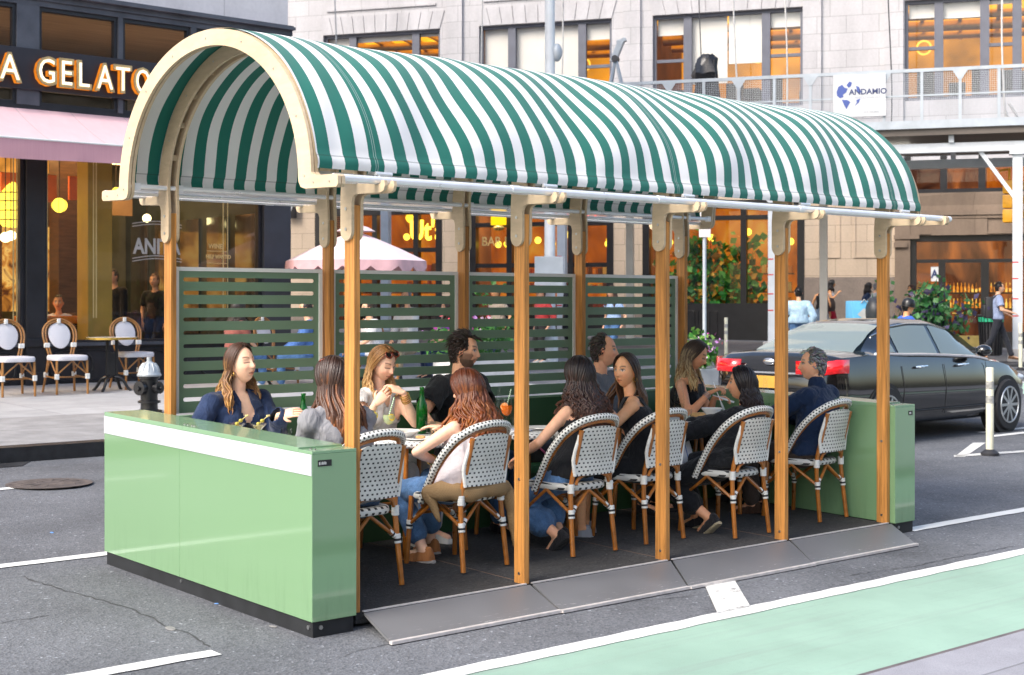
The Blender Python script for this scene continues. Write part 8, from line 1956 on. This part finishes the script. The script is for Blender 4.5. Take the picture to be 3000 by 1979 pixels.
behind('waiter in black standing inside the cafe behind the glass', 335, 17.0, B(seed=40, fem=0, head=(0, .03, 1.62), hair=shH('#1a1412'), top=B(mat=BLACKC, sleeve=1.), pants=B(mat=BLACKC), shoes=B(mat=BSHOE)), 200, True)
behind('man with reddish hair in black T-shirt standing behind the cafe glass', 455, 17.2, B(seed=41, fem=0, head=(0, .03, 1.56), hair=shH('#5a3320'), top=B(mat=BLACKC, sleeve=.5), pants=B(mat=BLACKC), shoes=B(mat=BSHOE)), 215, True)
behind('woman in white top sitting inside behind the cafe glass', 172, 16.0, B(seed=42, skin=TAN, hair=B(short=1, root='#1d1512', tip='#2a1f1a', len=.03, n=140, bun=1), top=B(mat=WHITEC, sleeve=.3), pants=B(mat=JEANS), shoes=B(mat=WSHOE)), 240)
# ------------------------------------------------------------------ the block across the street, behind the viewer (seen in reflections)
M_brick = blocks('brown_brick', (.22, .13, .085), .5, .16, .7, .5, .85, .3); M_dkglass = mat('dark_glazing', (.03, .035, .04), .08)
def block(x0, x1, y0, y1, h, label, m):
    t = thing('brick_building', ((x0+x1)/2, y1, g(y1)), label, 'building'); w = x1-x0
    mb = MB(); mb.bb(-w/2, w/2, y0-y1, 0, -1, h); mb.build('wall', m, t, smooth=0)
    mb = MB(); n = int(w/3.2)
    for i in range(n):
        for j in range(int((h-5)/3.6)): x = -w/2+w*(i+.5)/n; z = 5+j*3.6; mb.bb(x-.75, x+.75, .0, .05, z, z+2.1)
    for i in range(int(w/5)): x = -w/2+w*(i+.5)/int(w/5); mb.bb(x-2, x+2, 0, .06, .5, 3.6)
    pieces(mb, 'window', M_dkglass, t, smooth=0)
    mb = MB(); mb.bb(-w/2-.2, w/2+.2, 0, .5, h-.8, h); mb.build('cornice', M_stonet, t, smooth=0)
block(-14, 14, -46, -30, 13, 'brown brick building across the street facing the pavilion', M_brick)
block(14.5, 46, -46, -30, 17, 'pale stone building across the street, right of the brown brick one', M_stonet)
# ------------------------------------------------------------------ camera and daylight
cd = bpy.data.cameras.new('camera'); cam = bpy.data.objects.new('camera', cd); COL.objects.link(cam)
cam.location = CAMP; cam.rotation_euler = (PI/2, 0, YAW-PI/2)
cd.sensor_width = 36; cd.lens = FPX/3000*36; cd.shift_y = -(989.5-HOR)/3000; cd.clip_end = 500; cd.clip_start = .1
cd.dof.use_dof = True; cd.dof.focus_distance = 9.6; cd.dof.aperture_fstop = 5.0
sc.camera = cam
w = bpy.data.worlds.new('World'); sc.world = w; w.use_nodes = True
nt_ = w.node_tree; bg = nt_.nodes['Background']; sky = nt_.nodes.new('ShaderNodeTexSky'); sky.sky_type = 'NISHITA'
SUN_EL, SUN_AZ = R(44), R(268)          # azimuth measured clockwise from +Y
sky.sun_disc = False; sky.sun_elevation = SUN_EL; sky.sun_rotation = SUN_AZ; sky.air_density = 1.2; sky.dust_density = 3.5
nt_.links.new(sky.outputs[0], bg.inputs[0]); bg.inputs[1].default_value = .15
ld = bpy.data.lights.new('sun', 'SUN'); ld.energy = 1.55; ld.angle = R(26); ld.color = (1, .965, .92)
lo = bpy.data.objects.new('sun', ld); COL.objects.link(lo)
d = V((math.sin(SUN_AZ)*math.cos(SUN_EL), math.cos(SUN_AZ)*math.cos(SUN_EL), math.sin(SUN_EL)))
lo.rotation_euler = d.to_track_quat('Z', 'Y').to_euler(); lo.location = d*60
vs_ = sc.view_settings; sc.display_settings.display_device = 'sRGB'
vs_.view_transform = 'Standard'; vs_.look = 'None'; vs_.gamma = 1; vs_.use_curve_mapping = False; vs_.exposure = 1.15
sc.cycles.max_bounces = 8; sc.cycles.transparent_max_bounces = 16
